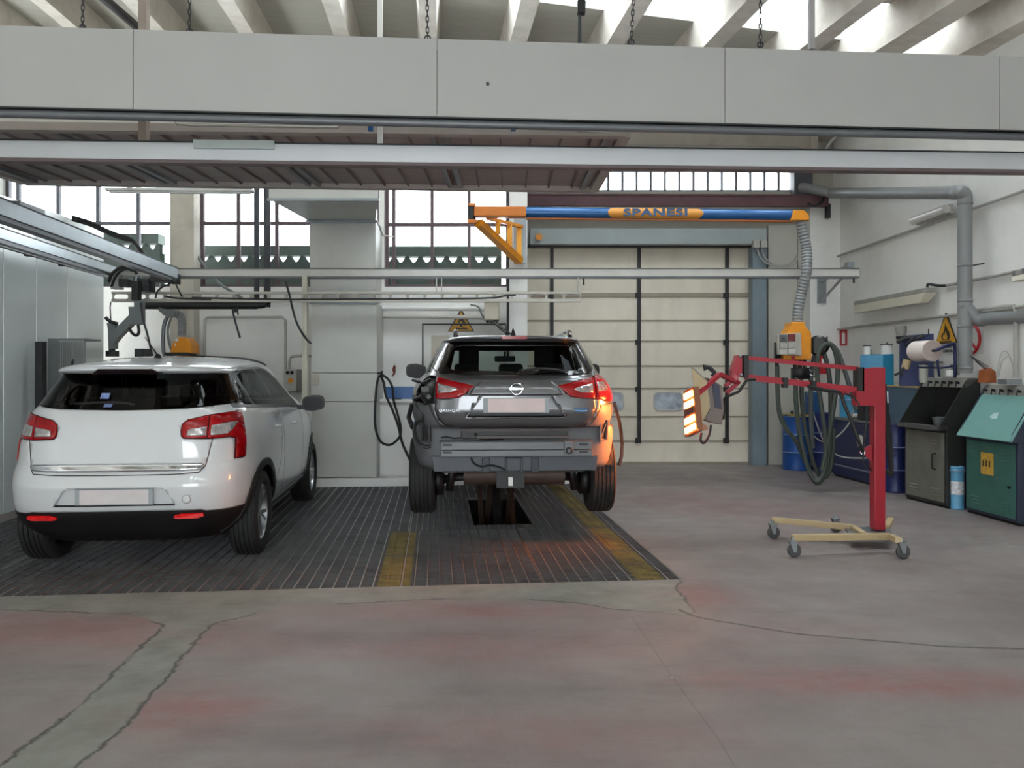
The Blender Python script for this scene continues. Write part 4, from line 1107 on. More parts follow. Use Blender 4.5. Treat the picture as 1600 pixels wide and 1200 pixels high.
def body_finish(bm, name, mt, parent, inner):
    me = bpy.data.meshes.new(name); bm.to_mesh(me); bm.free()
    for p in me.polygons: p.use_smooth = True
    me.materials.append(mt); me.materials.append(inner)
    o = bpy.data.objects.new(name, me); COL.objects.link(o); o.parent = parent; WM[o.name] = WM[parent.name]
    sd = o.modifiers.new('panel_thickness', 'SOLIDIFY'); sd.thickness = .012; sd.offset = -1; sd.material_offset = 1; sd.material_offset_rim = 1
    return o
M_TRIM = mat('dark_cabin_trim', (26, 26, 28), .8, var=.1)
M_TYRE = mat('tyre_rubber', (34, 34, 35), .75, var=.12, scale=18, bump=.1)
M_RIM = mat('alloy_rim', (176, 178, 182), .3, .8, var=.05)
M_RED = mat('lamp_red', (150, 3, 12), .2, var=.25, scale=14, coat=.25, spec=.3)
M_REDB = mat('lamp_red_bright', (214, 16, 20), .25, var=.3, scale=20, coat=.2, spec=.3)
M_CLEAR = mat('lamp_clear', (176, 172, 172), .15, .5, var=.3, scale=30, coat=1)
M_SEAM = mat('panel_seam', (16, 16, 17), .8, var=.02)
M_PLATE = mat('plate_paper', (206, 200, 200), .6, var=.06, scale=9)
def wheel(parent, x, y, z, r, wdt, side, nsp=5, rim=True):
    """side=+1: outer face looks to +x"""
    M = Matrix.Translation((x, y, z)) @ Matrix.Rotation(side * PI / 2, 4, 'Y')
    h = wdt / 2; ri = r * .66
    m = MB()
    prof = [(ri, -h * .8), (ri + .03, -h), (r - .03, -h), (r - .008, -h * .86)]
    n = 5
    for k in range(n):
        a = -h * .8 + (h * 1.6) * k / n; b = a + h * 1.6 / n
        prof += [(r, a + .004), (r, b - .008), (r - .014, b - .007), (r - .014, b + .003)]
    prof += [(r - .008, h * .86), (r - .03, h), (ri + .03, h), (ri, h * .8)]
    m.lathe(prof, M, 56)
    w = MB()
    w.lathe([(ri, -h * .8), (ri, h * .78), (ri - .012, h * .82), (ri - .02, h * .7), (ri - .025, -h * .5), (ri - .03, -h * .8)], M, 48)
    for k in range(nsp):
        a = 2 * PI * k / nsp
        for da in (-.19, .19):
            c1, c2 = math.cos(a + da * .5), math.sin(a + da * .5); d1, d2 = math.cos(a + da), math.sin(a + da)
            p = M @ Vector((.045 * c1, .045 * c2, h * .52)); q = M @ Vector(((ri - .018) * d1, (ri - .018) * d2, h * .62))
            w.beam(p, q, .03, .03, up=(side, 0, 0))
    w.lathe([(0, h * .62), (.03, h * .62), (.06, h * .5), (.06, h * .2)], M, 20)
    wo = w.build('wheel', M_RIM, parent, local=True)
    m.build('tyre', M_TYRE, wo, local=True)
    d = MB(); d.lathe([(0, 0), (ri - .06, 0), (ri - .06, h * .1), (0, h * .1)], M, 24); d.lathe([(ri - .03, -h * .8), (ri - .03, -h * .7), (0, -h * .7), (0, -h * .8)], M, 24)
    d.build('brake_disc', M_DARK, wo, local=True)
    return wo
def liner(l, x, y, z, r, h, s):
    v = []; f = []; n = 24
    for k in range(n + 1):
        a = math.radians(18 + 144 * k / n); v += [(x - h, y + r * math.cos(a), z + r * math.sin(a)), (x + h, y + r * math.cos(a), z + r * math.sin(a))]
    for k in range(n): f.append((2 * k, 2 * k + 1, 2 * k + 3, 2 * k + 2))
    l.add(v, f, smooth=True)
    i = 0 if s > 0 else 1
    l.add([v[2 * k + i] for k in range(n + 1)], [tuple(range(n + 1))])
def seat(parent, x, y, z, mt, w_=.5, head=True, back_h=.62):
    m = MB(); m.hexa([(x - w_ / 2, y, z), (x + w_ / 2, y, z), (x + w_ / 2, y + .13, z), (x - w_ / 2, y + .13, z),
                     (x - w_ * .36, y - .1, z + back_h), (x + w_ * .36, y - .1, z + back_h), (x + w_ * .36, y, z + back_h), (x - w_ * .36, y, z + back_h)])
    m.box(x - w_ / 2, y + .1, z - .12, x + w_ / 2, y + .6, z + .05)
    if head:
        m.box(x - .1, y - .12, z + back_h + .04, x + .1, y - .02, z + back_h + .24); m.box(x - .05, y - .09, z + back_h - .02, x + .05, y - .05, z + back_h + .05)
    m.build('seat', mt, parent, local=True, bevel=.05)
def mirror(parent, x, y, z, side, shell, rear_glass=True):
    m = MB(); s = side
    rings = []
    for k, (dy, sc) in enumerate(((0, 1), (.03, 1.03), (.08, .95), (.13, .7), (.16, .3))):
        rings.append([(x + s * (.0 + .11 * sc * math.copysign(abs(math.cos(t)) ** .55, math.cos(t))), y + dy, z + .075 * sc * math.copysign(abs(math.sin(t)) ** .6, math.sin(t)) + (.01 if math.cos(t) > 0 else 0)) for t in [2 * PI * j / 20 for j in range(20)]])
    v = [p for r_ in rings for p in r_]; f = [(i * 20 + k, i * 20 + (k + 1) % 20, (i + 1) * 20 + (k + 1) % 20, (i + 1) * 20 + k) for i in range(4) for k in range(20)]
    m.add(v, f + [tuple(range(20)), tuple(range(80, 100))], smooth=True)
    m.hexa([(x - s * .2, y + .04, z - .06), (x - s * .06, y + .04, z - .06), (x - s * .06, y + .1, z - .06), (x - s * .2, y + .1, z - .06), (x - s * .2, y + .04, z - .01), (x - s * .06, y + .04, z - .02), (x - s * .06, y + .1, z - .02), (x - s * .2, y + .1, z - .01)])
    o = m.build('wing_mirror', shell, parent, local=True)
    g = MB(); g.v = [Vector((x + s * .095 * math.copysign(abs(math.cos(t)) ** .55, math.cos(t)), y - .004, z + .062 * math.copysign(abs(math.sin(t)) ** .6, math.sin(t)))) for t in [2 * PI * j / 20 for j in range(20)]]
    g.prism(list(g.v), (0, .003, 0)); g.v = g.v[20:]; g.f = [tuple(i - 20 for i in f_) for f_ in g.f]
    g.build('mirror_glass', mat('mirror_glass', (30, 33, 36), .4, .0, var=.02, spec=.2), o, local=True)

# ================================================================== WHITE CAR
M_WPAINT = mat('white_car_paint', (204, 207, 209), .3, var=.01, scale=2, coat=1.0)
M_WGLASS = glass('dark_privacy_glass', (.035, .04, .045), .22, .01)
M_SGLASS = glass('side_glass', (.10, .12, .12), .12, .01)
car = thing('car', 'white compact crossover with chrome tailgate strip and dark rear window, parked at left', 'car', (-2.90, 6.45, 0), math.radians(5.5))
rows = [  # z, rear y, front y, half width, n rear, n front
    (.235, -.52, 3.10, .74, 5, 4), (.30, -.62, 3.28, .80, 5.5, 4), (.40, -.70, 3.40, .865, 6, 4), (.48, -.745, 3.44, .885, 6, 4), (.56, -.765, 3.45, .893, 6, 4), (.66, -.775, 3.45, .897, 6, 4),
    (.73, -.755, 3.44, .899, 6, 4), (.78, -.735, 3.43, .90, 5.8, 4), (.82, -.715, 3.42, .90, 5.6, 4), (.92, -.70, 3.36, .897, 5.5, 4), (1.00, -.69, 3.2, .889, 5.4, 4),
    (1.08, -.675, 2.85, .874, 5.2, 4), (1.15, -.655, 2.5, .852, 5.2, 4.2), (1.20, -.63, 2.3, .82, 5.2, 4.2), (1.23, -.605, 2.2, .795, 5.2, 4.2), (1.30, -.555, 2.0, .765, 5, 4.2), (1.38, -.50, 1.78, .725, 5, 4.2), (1.45, -.45, 1.56, .69, 5, 4.2),
    (1.472, -.44, 1.48, .68, 5, 4.2), (1.480, -.53, 1.45, .672, 5, 4.2), (1.495, -.56, 1.40, .665, 5, 4), (1.515, -.55, 1.32, .65, 4.5, 4), (1.54, -.42, 1.22, .62, 4, 4), (1.57, -.15, 1.08, .56, 3.4, 3.4),
    (1.60, .15, .95, .42, 3, 3), (1.614, .4, .8, .2, 2.5, 2.5), (1.616, .55, .65, .03, 2, 2)]
bm = car_grid(rows, 1.3)
rear = lambda c, n: c.y < -.25
rearw = lambda c, n: c.y < -.1
R_ = .34; WB = 2.62
def sd(s): return lambda c, n: c.x * s > .3 and abs(n.x) > .42
# wheel arches and their black trims
for s in (1, -1):
    for yc in (0, WB):
        arch = cut(bm, circ((yc, .345), .375), 'S', sd(s)); bmesh.ops.delete(bm, geom=arch, context='FACES')
        tr = cut(bm, circ((yc, .345), .435), 'S', sd(s)); extract(bm, tr, 'wheel_arch_trim', M_BLACK, car, .012, True)
# lower cladding
lowr = cut(bm, [(-1, .2), (1, .2), (1, .47), (.62, .475), (.58, .485), (-.58, .485), (-.62, .475), (-1, .47)], 'R', lambda c, n: c.y < -.2)
extract(bm, lowr, 'lower_bumper', M_BLACK, car, .004, True)
for s in (1, -1):
    lows = cut(bm, [(.2, .2), (2.5, .2), (2.5, .36), (.2, .36)], 'S', sd(s)); extract(bm, lows, 'sill_trim', mat('sill_grey', (70, 72, 74), .5), car, .014, True)
# glazing
win = [(-.70, 1.235), (-.5, 1.214), (-.25, 1.204), (0, 1.20), (.25, 1.204), (.5, 1.214), (.70, 1.235), (.735, 1.26), (.66, 1.462), (.60, 1.47), (-.60, 1.47), (-.66, 1.462), (-.735, 1.26)]
wf = cut(bm, win, 'R', rearw); wobj = extract(bm, wf, 'rear_window', M_WGLASS, car, .003, True)
for s in (1, -1):
    for nm, pol in (('quarter_window', [(-.30, 1.225), (.02, 1.215), (-.02, 1.30), (-.06, 1.40), (-.13, 1.42), (-.25, 1.33)]), ('rear_door_window', [(.06, 1.213), (.74, 1.185), (.70, 1.30), (.62, 1.47), (.56, 1.50), (.2, 1.495), (.02, 1.455), (.02, 1.36)]),
                    ('front_door_window', [(.80, 1.18), (1.66, 1.135), (1.5, 1.27), (1.3, 1.40), (1.1, 1.475), (.9, 1.505), (.67, 1.50), (.75, 1.34)])):
        e = cut(bm, pol, 'S', sd(s)); extract(bm, e, nm, M_SGLASS, car, .002)
    e = cut(bm, [(-.36, 1.205), (1.78, 1.11), (1.60, 1.27), (1.36, 1.41), (1.12, 1.497), (.9, 1.523), (.2, 1.515), (-.05, 1.475), (-.16, 1.44), (-.34, 1.30)], 'S', sd(s)); extract(bm, e, 'window_surround', mat('pillar_black', (14, 14, 15), .45), car, .001)
ws = cut(bm, [(-.66, 1.17), (.66, 1.17), (.56, 1.47), (-.56, 1.47)], 'R', lambda c, n: c.y > 1.3 and n.z > .1); extract(bm, ws, 'windscreen', glass('windscreen_glass', (.86, .90, .88), .03), car, .002)
g_ = bm.faces[:] + bm.edges[:] + bm.verts[:]; bmesh.ops.bisect_plane(bm, geom=g_, plane_co=(0, -.36, 1.0), plane_no=(0, 1, -.25), dist=1e-5)
LY = lambda c, n: c.y + .36 - .25 * (c.z - 1.0) < 0
# lamps
lamp = [(.43, 1.052), (.437, 1.10), (.47, 1.128), (.61, 1.160), (.76, 1.178), (.85, 1.172), (1.0, 1.15), (1.0, .95), (.88, .89), (.815, .835), (.775, .835), (.775, .93), (.772, .985), (.74, .997), (.62, .992), (.45, 1.0), (.435, 1.015)]
for s in (1, -1):
    q = lamp if s > 0 else mirx(lamp)
    e = cut(bm, [(x * s, z) for x, z in [(.468, 1.015), (.475, 1.055), (.50, 1.066), (.596, 1.078), (.596, 1.012)]], 'R', lambda c, n: c.y < -.3); c1 = e
    e2 = cut(bm, [(x * s, z) for x, z in [(.622, 1.012), (.622, 1.085), (.74, 1.105), (.765, 1.10), (.745, 1.045), (.72, 1.018)]], 'R', lambda c, n: c.y < -.3)
    k1 = extract(bm, [f for f in c1 if f.is_valid], 'reversing_lens', M_CLEAR, car, .008, True)
    k2 = extract(bm, [f for f in e2 if f.is_valid], 'indicator_lens', M_CLEAR, car, .008, True)
    e = cut(bm, [(x * s, z) for x, z in [(.603, .98), (.609, .98), (.609, 1.175), (.603, 1.175)]], 'R', lambda c, n: c.y < -.3)
    e = [f for f in e if inside(Vector((f.calc_center_median().x, f.calc_center_median().z)), [Vector(p) for p in q])]
    extract(bm, e, 'lamp_gap', M_SEAM, car, -.003)
    e = cut(bm, q, 'R', LY); lo = extract(bm, e, 'tail_lamp', M_RED, car, .007, True)
    for k_ in (k1, k2): k_.parent = lo
    e = cut(bm, grow(q, .006), 'R', LY); extract(bm, e, 'lamp_seal', M_SEAM, car, -.002)
    # fog reflector
    e = cut(bm, [(x * s, z) for x, z in []] or [(s * .42, .450), (s * .60, .450), (s * .60, .436), (s * .58, .428), (s * .44, .430)], 'R', rear)
m = MB()
for s in (1, -1):
    MB().prism([(s * x, -.752 + .30 * max(0, x - .5) ** 1.5, z) for x, z in ((.40, .432), (.43, .426), (.57, .428), (.605, .440), (.60, .462), (.45, .462), (.41, .452))], (0, .03, 0)).build('fog_reflector', M_REDB, car, local=True)
# chrome strip on the tailgate
ch = cut(bm, [(-.575, .815), (.575, .815), (.60, .80), (.585, .778), (.4, .768), (0, .765), (-.4, .768), (-.585, .778), (-.60, .80)], 'R', rear); extract(bm, ch, 'chrome_strip', mat('chrome_strip', (200, 203, 208), .06, 1, var=.02), car, .012, True)
# tailgate seam
tg = [(-.64, .99), (-.605, .80), (-.57, .755), (-.4, .745), (0, .742), (.4, .745), (.57, .755), (.605, .80), (.64, .99)]
for st_ in strips_of(tg, .006): extract(bm, cut(bm, st_, 'R', rear), 'tailgate_gap', M_SEAM, car, -.004)
for s in (1, -1):
    for st_ in strips_of([(.72, 1.18), (.70, .95), (.64, .7), (.45, .47), (.43, .37)], .006) + strips_of([(.78, 1.17), (.80, .95), (.79, .7), (.80, .37)], .006)[0:0] + strips_of([(.79, 1.17), (.80, .37)], .005)[0:1] + strips_of([(1.78, 1.1), (1.83, .8), (1.80, .36)], .006):
        extract(bm, cut(bm, st_, 'S', sd(s)), 'door_gap', M_SEAM, car, -.004)
for st_ in strips_of(circ((.49, .565), .030, 16), .003, True): extract(bm, cut(bm, st_, 'R', rear), 'tow_eye_cover_gap', mat('gap_grey', (130, 130, 130), .8), car, -.001)
for st_ in []: pass
# plate recess: trapezoid pressed in
e = cut(bm, [(-.30, .655), (.30, .655), (.345, .64), (.42, .525), (-.42, .525), (-.345, .64)], 'R', rear)
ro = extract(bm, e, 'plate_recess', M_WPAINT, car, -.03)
m = MB()
pr = [(-.30, .655), (.30, .655), (.345, .64), (.42, .525), (-.42, .525), (-.345, .64)]
for a, b in zip(pr, pr[1:] + pr[:1]): m.add([(a[0], -.772, a[1]), (b[0], -.772, b[1]), (b[0], -.735, b[1]), (a[0], -.735, a[1])], [(0, 1, 2, 3)])
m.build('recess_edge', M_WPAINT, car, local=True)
pl = MB().box(-.265, -.772, .535, .265, -.758, .648).build('licence_plate', mat('plate_frame_grey', (150, 156, 160), .5), car, local=True)
MB().box(-.235, -.7745, .541, .235, -.773, .643).build('plate_face', M_PLATE, pl, local=True)
m = MB(); m.box(-.08, -.728, .748, .09, -.716, .762); m.build('tailgate_handle', mat('handle_shadow', (120, 122, 124), .5), car, local=True)
m = MB(); m.hexa([(-.25, -.545, 1.462), (.25, -.545, 1.462), (.25, -.45, 1.462), (-.25, -.45, 1.462), (-.19, -.580, 1.502), (.19, -.580, 1.502), (.19, -.50, 1.502), (-.19, -.50, 1.502)]); m.build('high_brake_light', mat('dark_lens', (28, 18, 20), .3, var=.2, scale=40), car, local=True, bevel=.006)
m = MB(); m.tube([(.30, -.655, 1.222), (.1, -.648, 1.25), (-.16, -.643, 1.253)], [.010, .008, .006], 8, smooth_path=4) if False else m.tube([(.10, -.66, 1.245), (-.05, -.655, 1.262), (-.32, -.645, 1.252)], .008, 6, smooth_path=4)
m.build('rear_wiper', M_BLACK, car, local=True)
for (x0_, x1_, z0_, z1_) in ((-.165, -.105, 1.285, 1.325), (-.13, -.075, 1.225, 1.248)):
    y_ = -.60 if z0_ > 1.26 else -.632
    MB().hexa([(x0_, y_ + .0, z0_), (x1_, y_, z0_), (x1_, y_ + .005, z0_), (x0_, y_ + .005, z0_), (x0_, y_ + .03, z1_), (x1_, y_ + .03, z1_), (x1_, y_ + .035, z1_), (x0_, y_ + .035, z1_)]).build('window_sticker', mat('sticker_blue', (120, 140, 190), .4, var=.4, scale=40), car, local=True)
m = MB(); m.lathe([(0, 0), (.03, 0), (.024, .02), (.012, .035)], Matrix.Translation((.06, -.05, 1.588)), 12); m.cyl((.06, -.05, 1.61), (.02, -.22, 1.75), .006, 6, .003); m.build('roof_antenna', M_BLACK, car, local=True)
for s in (1, -1): mirror(car, s * 1.03, 1.62, 1.15, s, M_BLACK)
for y_, nm in ((.33, 'h'), (1.10, 'h')):
    for s in (1, -1):
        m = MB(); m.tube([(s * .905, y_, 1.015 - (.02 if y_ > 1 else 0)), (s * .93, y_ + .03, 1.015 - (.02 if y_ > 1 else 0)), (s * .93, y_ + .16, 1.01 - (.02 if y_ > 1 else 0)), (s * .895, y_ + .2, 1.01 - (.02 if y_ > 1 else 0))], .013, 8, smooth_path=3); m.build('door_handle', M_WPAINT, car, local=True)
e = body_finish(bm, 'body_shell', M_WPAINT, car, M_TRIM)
m = MB(); m.box(-.66, -.2, .27, .66, 3.1, .34); m.box(-.55, -.5, .36, .55, .5, .46)
m.build('underbody', M_BLACK, car, local=True)
for s in (1, -1):
    for yc in (0, WB):
        l = MB(); M_ = Matrix.Translation((s * .62, yc, .345)) @ Matrix.Rotation(PI / 2, 4, 'Y'); liner(l, s * .62, yc, .345, .385, .22, s)
        l.build('wheel_arch_liner', M_TRIM, car, local=True)
        wheel(car, s * .775, yc, R_, R_, .215, s)
m = MB(); m.box(-.66, -.35, .55, .66, 1.95, .85); m.build('cabin_floor', M_TRIM, car, local=True)
M_SEAT = mat('seat_cloth', (40, 40, 43), .9)
for x in (-.38, .38): seat(car, x, 1.0, .60, M_SEAT)
m = MB(); m.hexa([(-.62, .15, .8), (.62, .15, .8), (.62, .3, .8), (-.62, .3, .8), (-.60, .02, 1.27), (.60, .02, 1.27), (.60, .14, 1.27), (-.60, .14, 1.27)])
for x in (-.38, 0, .38): m.box(x - .1, .02, 1.28, x + .1, .1, 1.42)
m.build('rear_bench', M_SEAT, car, local=True, bevel=.03)
MB().box(-.66, 1.65, .85, .66, 2.05, 1.08).build('dashboard', M_TRIM, car, local=True, bevel=.03)

# ================================================================== GREY CAR
M_GPAINT = mat('grey_car_paint', (92, 93, 96), .28, .55, var=.05, scale=60, coat=1.0)
M_PRIM = mat('grey_body_metal', (94, 96, 99), .45, .3, var=.06, scale=6, coat=.3)
M_GGLASS = glass('grey_car_glass', (.52, .58, .56), .12, .01)
LZ = .22
gc = thing('car', 'dark grey crossover raised on a floor lift with its rear bumper removed', 'car', (-.005, 7.12, LZ), math.radians(3.0))
rows = [
    (.42, -.40, 3.20, .70, 8, 4), (.45, -.52, 3.25, .80, 9, 4), (.50, -.575, 3.3, .83, 10, 4), (.60, -.585, 3.36, .855, 10, 4), (.70, -.59, 3.40, .87, 10, 4), (.78, -.60, 3.40, .88, 9, 4), (.806, -.61, 3.4, .882, 8, 4),
    (.815, -.70, 3.4, .865, 6, 4), (.84, -.725, 3.4, .872, 6, 4), (.90, -.745, 3.38, .885, 6, 4), (.96, -.755, 3.3, .89, 5.8, 4), (1.05, -.755, 3.1, .888, 5.6, 4),
    (1.12, -.745, 2.8, .876, 5.4, 4), (1.18, -.725, 2.5, .85, 5.2, 4.2), (1.205, -.705, 2.35, .83, 5.2, 4.2), (1.225, -.67, 2.25, .805, 5.2, 4.2), (1.25, -.65, 2.18, .785, 5.2, 4.2), (1.33, -.585, 1.95, .745, 5, 4.2), (1.42, -.50, 1.70, .70, 5, 4.2), (1.50, -.42, 1.47, .66, 5, 4.2),
    (1.518, -.41, 1.4, .65, 5, 4.2), (1.525, -.50, 1.38, .645, 5, 4), (1.54, -.53, 1.34, .635, 4.6, 4), (1.555, -.50, 1.28, .62, 4.2, 4), (1.575, -.2, 1.15, .56, 3.5, 3.5), (1.595, .2, .95, .4, 3, 3), (1.602, .45, .75, .2, 2.5, 2.5), (1.603, .55, .65, .03, 2, 2)]
bm = car_grid(rows, 1.3)
WB = 2.65
for s in (1, -1):
    for yc, r in ((0, .40), (WB, .375)):
        arch = cut(bm, circ((yc, .33), r), 'S', sd(s)); bmesh.ops.delete(bm, geom=arch, context='FACES')
    lows = cut(bm, [(.3, .38), (2.3, .38), (2.3, .5), (.3, .5)], 'S', sd(s)); extract(bm, lows, 'sill_trim', M_BLACK, gc, .01, True)
win = [(-.62, 1.245), (-.45, 1.232), (0, 1.226), (.45, 1.232), (.62, 1.245), (.69, 1.30), (.62, 1.43), (.565, 1.512), (-.565, 1.512), (-.62, 1.43), (-.69, 1.30)]
glassp = [(-.50, 1.27), (0, 1.262), (.50, 1.27), (.555, 1.30), (.50, 1.455), (.44, 1.475), (-.44, 1.475), (-.50, 1.455), (-.555, 1.30)]
wobj = extract(bm, cut(bm, glassp, 'R', rearw), 'rear_window', M_GGLASS, gc, .003)
extract(bm, cut(bm, win, 'R', rearw), 'rear_window_border', mat('gloss_black', (10, 10, 11), .15, coat=.5), gc, .003, True)
for s in (1, -1):
    for nm, pol in (('quarter_window', [(-.32, 1.26), (-.02, 1.24), (.0, 1.38), (-.1, 1.38)]), ('rear_door_window', [(.04, 1.235), (.72, 1.20), (.68, 1.34), (.58, 1.49), (.2, 1.49), (.06, 1.44)]),
                    ('front_door_window', [(.78, 1.195), (1.68, 1.15), (1.5, 1.28), (1.3, 1.40), (1.1, 1.48), (.9, 1.50), (.64, 1.50)])):
        extract(bm, cut(bm, pol, 'S', sd(s)), nm, M_GGLASS, gc, .002)
ws = cut(bm, [(-.62, 1.19), (.62, 1.19), (.53, 1.49), (-.53, 1.49)], 'R', lambda c, n: c.y > 1.2 and n.z > .1); extract(bm, ws, 'windscreen', MATS['windscreen_glass'], gc, .002)
rg = lambda c, n: c.y < -.3
for s in (1, -1):
    S_ = lambda P__: [(x * s, z) for x, z in P__]
    cl = extract(bm, cut(bm, S_([(.625, 1.165), (.49, 1.135), (.462, 1.118), (.52, 1.095), (.625, 1.088)]), 'R', rg), 'reversing_lens', M_CLEAR, gc, .006, True)
    lp = extract(bm, cut(bm, S_([(.640, 1.222), (.55, 1.195), (.335, 1.148), (.37, 1.115), (.43, 1.068), (.48, 1.052), (.640, 1.046)]), 'R', rg), 'tail_lamp', M_RED, gc, .006, True)
    cl.parent = lp
    if s > 0:
        c2 = extract(bm, cut(bm, S_([(.665, 1.175), (.745, 1.18), (.79, 1.11), (.67, 1.10)]), 'R', rg), 'indicator_lens', M_CLEAR, gc, .006, True)
        lp = extract(bm, cut(bm, S_([(.650, 1.225), (.72, 1.235), (.95, 1.22), (.95, 1.02), (.80, 1.015), (.650, 1.042)]), 'R', lambda c, n: c.y < -.36), 'corner_lamp', M_RED, gc, .008, True)
        c2.parent = lp
    else:
        lp = extract(bm, cut(bm, S_([(.650, 1.225), (.72, 1.235), (.86, 1.2), (.86, 1.02), (.74, 1.0), (.650, 1.01)]), 'R', lambda c, n: c.y < -.42), 'open_lamp_pocket', M_BLACK, gc, -.03)
    for st_ in strips_of(S_([(.645, 1.228), (.645, 1.04), (.648, .96), (.62, .875), (.56, .826), (.50, .815)]), .008): extract(bm, cut(bm, st_, 'R', rg), 'tailgate_gap', M_SEAM, gc, -.004)
    for st_ in strips_of([(.72, 1.2), (.70, .95), (.64, .7), (.5, .5)], .006) + strips_of([(.78, 1.19), (.79, .5)], .006) + strips_of([(1.80, 1.15), (1.84, .8), (1.8, .5)], .006): extract(bm, cut(bm, st_, 'S', sd(s)), 'door_gap', M_SEAM, gc, -.004)
# tailgate relief: handle bar panel between the lamps, plate recess
gar = [(-.375, 1.075), (.375, 1.075), (.335, 1.14), (.29, 1.176), (-.29, 1.176), (-.335, 1.14)]
extract(bm, cut(bm, gar, 'R', rg), 'tailgate_garnish', M_GPAINT, gc, .012, True)
for st_ in strips_of([(-.42, 1.02), (-.27, 1.065)], .007) + strips_of([(.42, 1.02), (.27, 1.065)], .007): pass
rec = [(-.275, 1.068), (.275, 1.068), (.40, .900), (-.40, .900)]
e = cut(bm, rec, 'R', rg); extract(bm, e, 'plate_recess', M_GPAINT, gc, -.03)
m = MB(); off = (-.7565, -.727)
for a, b in zip(rec, rec[1:] + rec[:1]): m.add([(a[0], -.757, a[1]), (b[0], -.757, b[1]), (b[0], -.722, b[1]), (a[0], -.722, a[1])], [(0, 1, 2, 3)])
m.build('recess_edge', M_GPAINT, gc, local=True)
m = MB(); m.tube([(-.275, -.757, 1.065), (-.395, -.755, .905), (-.33, -.757, .896), (.33, -.757, .896), (.395, -.755, .905), (.275, -.757, 1.065)], .006, 6); m.build('recess_trim', mat('bright_grey', (150, 152, 156), .25, .8), gc, local=True)
m = MB(); m.tube([(-.33, -.755, .889), (0, -.762, .892), (.33, -.755, .889)], .004, 5); m.build('tailgate_crease', M_GPAINT, gc, local=True)
pl = MB().box(-.262, -.772, .935, .262, -.760, 1.052).build('licence_plate', mat('plate_frame_grey', (150, 156, 160)), gc, local=True)
MB().box(-.225, -.7745, .940, .228, -.773, 1.047).build('plate_face', mat('plate_paper_pink', (214, 196, 196), .6, var=.05, scale=8), pl, local=True)
# maker badge: ring with a bar
bdg = MB(); c0 = (-.0, 1.125)
ring = [(c0[0] + .045 * math.cos(t), -.775, c0[1] + .045 * math.sin(t)) for t in [2 * PI * k / 24 for k in range(25)]]
bdg.tube(ring, .0065, 6, caps=False); bdg.box(-.056, -.782, 1.118, .056, -.772, 1.133)
bo = bdg.build('round_badge', M_CHROME, gc, local=True)
W_ = WM[gc.name]
def rear_txt(txt, size, x, z, y, name, mt, sx=1.0, bold=.0):
    M_ = W_ @ Matrix.Translation((x, y, z)) @ Matrix.Rotation(PI / 2, 4, 'X')
    return text_mesh(txt, size, name, mt, M_, gc, .004, bold, sx)
m_ = text_mesh('NISSAN', .015, 'badge_lettering', M_BLACK, W_ @ Matrix.Translation((0, -.783, 1.1255)) @ Matrix.Rotation(PI / 2, 4, 'X'), gc, .002, .0003, 1.5)
rear_txt('QASHQAI', .030, -.533, .952, -.757, 'model_lettering', mat('letter_grey', (176, 178, 182), .35, .6), 1.15, 0)
rear_txt('PURE DRIVE', .014, .52, .947, -.752, 'blue_lettering', mat('blue_chrome', (90, 150, 210), .2, .6), 1.1, .0006)
MB().tube([(.455, -.754, .962), (.50, -.758, .968), (.585, -.748, .964)], .004, 5).build('blue_emblem', MATS['blue_chrome'], gc, local=True)
m = MB(); m.box(-.105, -.55, 1.528, .10, -.522, 1.553); m.build('high_brake_light', M_RED, gc, local=True)
m = MB(); m.lathe([(0, 0), (.022, 0), (.018, .02), (.01, .03), (0, .035)], Matrix.Translation((.04, -.705, 1.262)) @ Matrix.Rotation(PI / 2, 4, 'X'), 14)
m.tube([(.04, -.69, 1.265), (.2, -.668, 1.288), (.33, -.655, 1.277), (.43, -.645, 1.258)], [.012, .010, .008, .006], 6); m.build('rear_wiper', M_BLACK, gc, local=True)
m = MB(); m.hexa([(-.022, -.30, 1.57), (.022, -.30, 1.57), (.014, -.05, 1.58), (-.014, -.05, 1.58), (-.003, -.26, 1.635), (.003, -.26, 1.635), (.002, -.14, 1.60), (-.002, -.14, 1.60)]); m.build('shark_fin_antenna', M_BLACK, gc, local=True)
for s in (1, -1):
    m = MB(); m.tube([(s * .49, -.25, 1.565), (s * .492, -.20, 1.60), (s * .495, -.10, 1.612), (s * .50, .8, 1.612), (s * .49, 1.2, 1.58)], [.022, .024, .018, .016, .016], 8); m.build('roof_rail', M_CHROME, gc, local=True)
    mirror(gc, s * .96, 1.72, 1.255, s, M_BLACK)
# exposed rear structure below the tailgate
lo_ = cut(bm, [(-1, .3), (1, .3), (1, .99), (.70, .99), (.66, .90), (.60, .813), (-.60, .813), (-.66, .90), (-.70, .99), (-1, .99)], 'R', lambda c, n: c.y < -.34)
extract(bm, lo_, 'bare_rear_panel', mat('bare_body_grey', (92, 94, 98), .5, .0, var=.06, scale=6), gc, .001)
yb = -.60
m = MB(); m.box(-.60, -.665, .63, .62, -.60, .695); m.build('bumper_beam_upper', M_PRIM, gc, local=True, bevel=.004)
m = MB(); m.box(-.605, -.672, .575, .625, -.59, .628); m.box(-.615, -.675, .695, .625, -.60, .705); m.build('bumper_beam_lower', M_PRIM, gc, local=True, bevel=.01)
m = MB()
for x in (-.55, .55):
    for z in (.612, .672): m.box(x - .035, -.677, z - .008, x + .035, -.66, z + .008)
m.build('beam_slots', M_BLACK, gc, local=True)
m = MB(); m.box(.39, -.69, .60, .47, -.66, .705); m.build('tow_plate', M_PRIM, gc, local=True, bevel=.006)
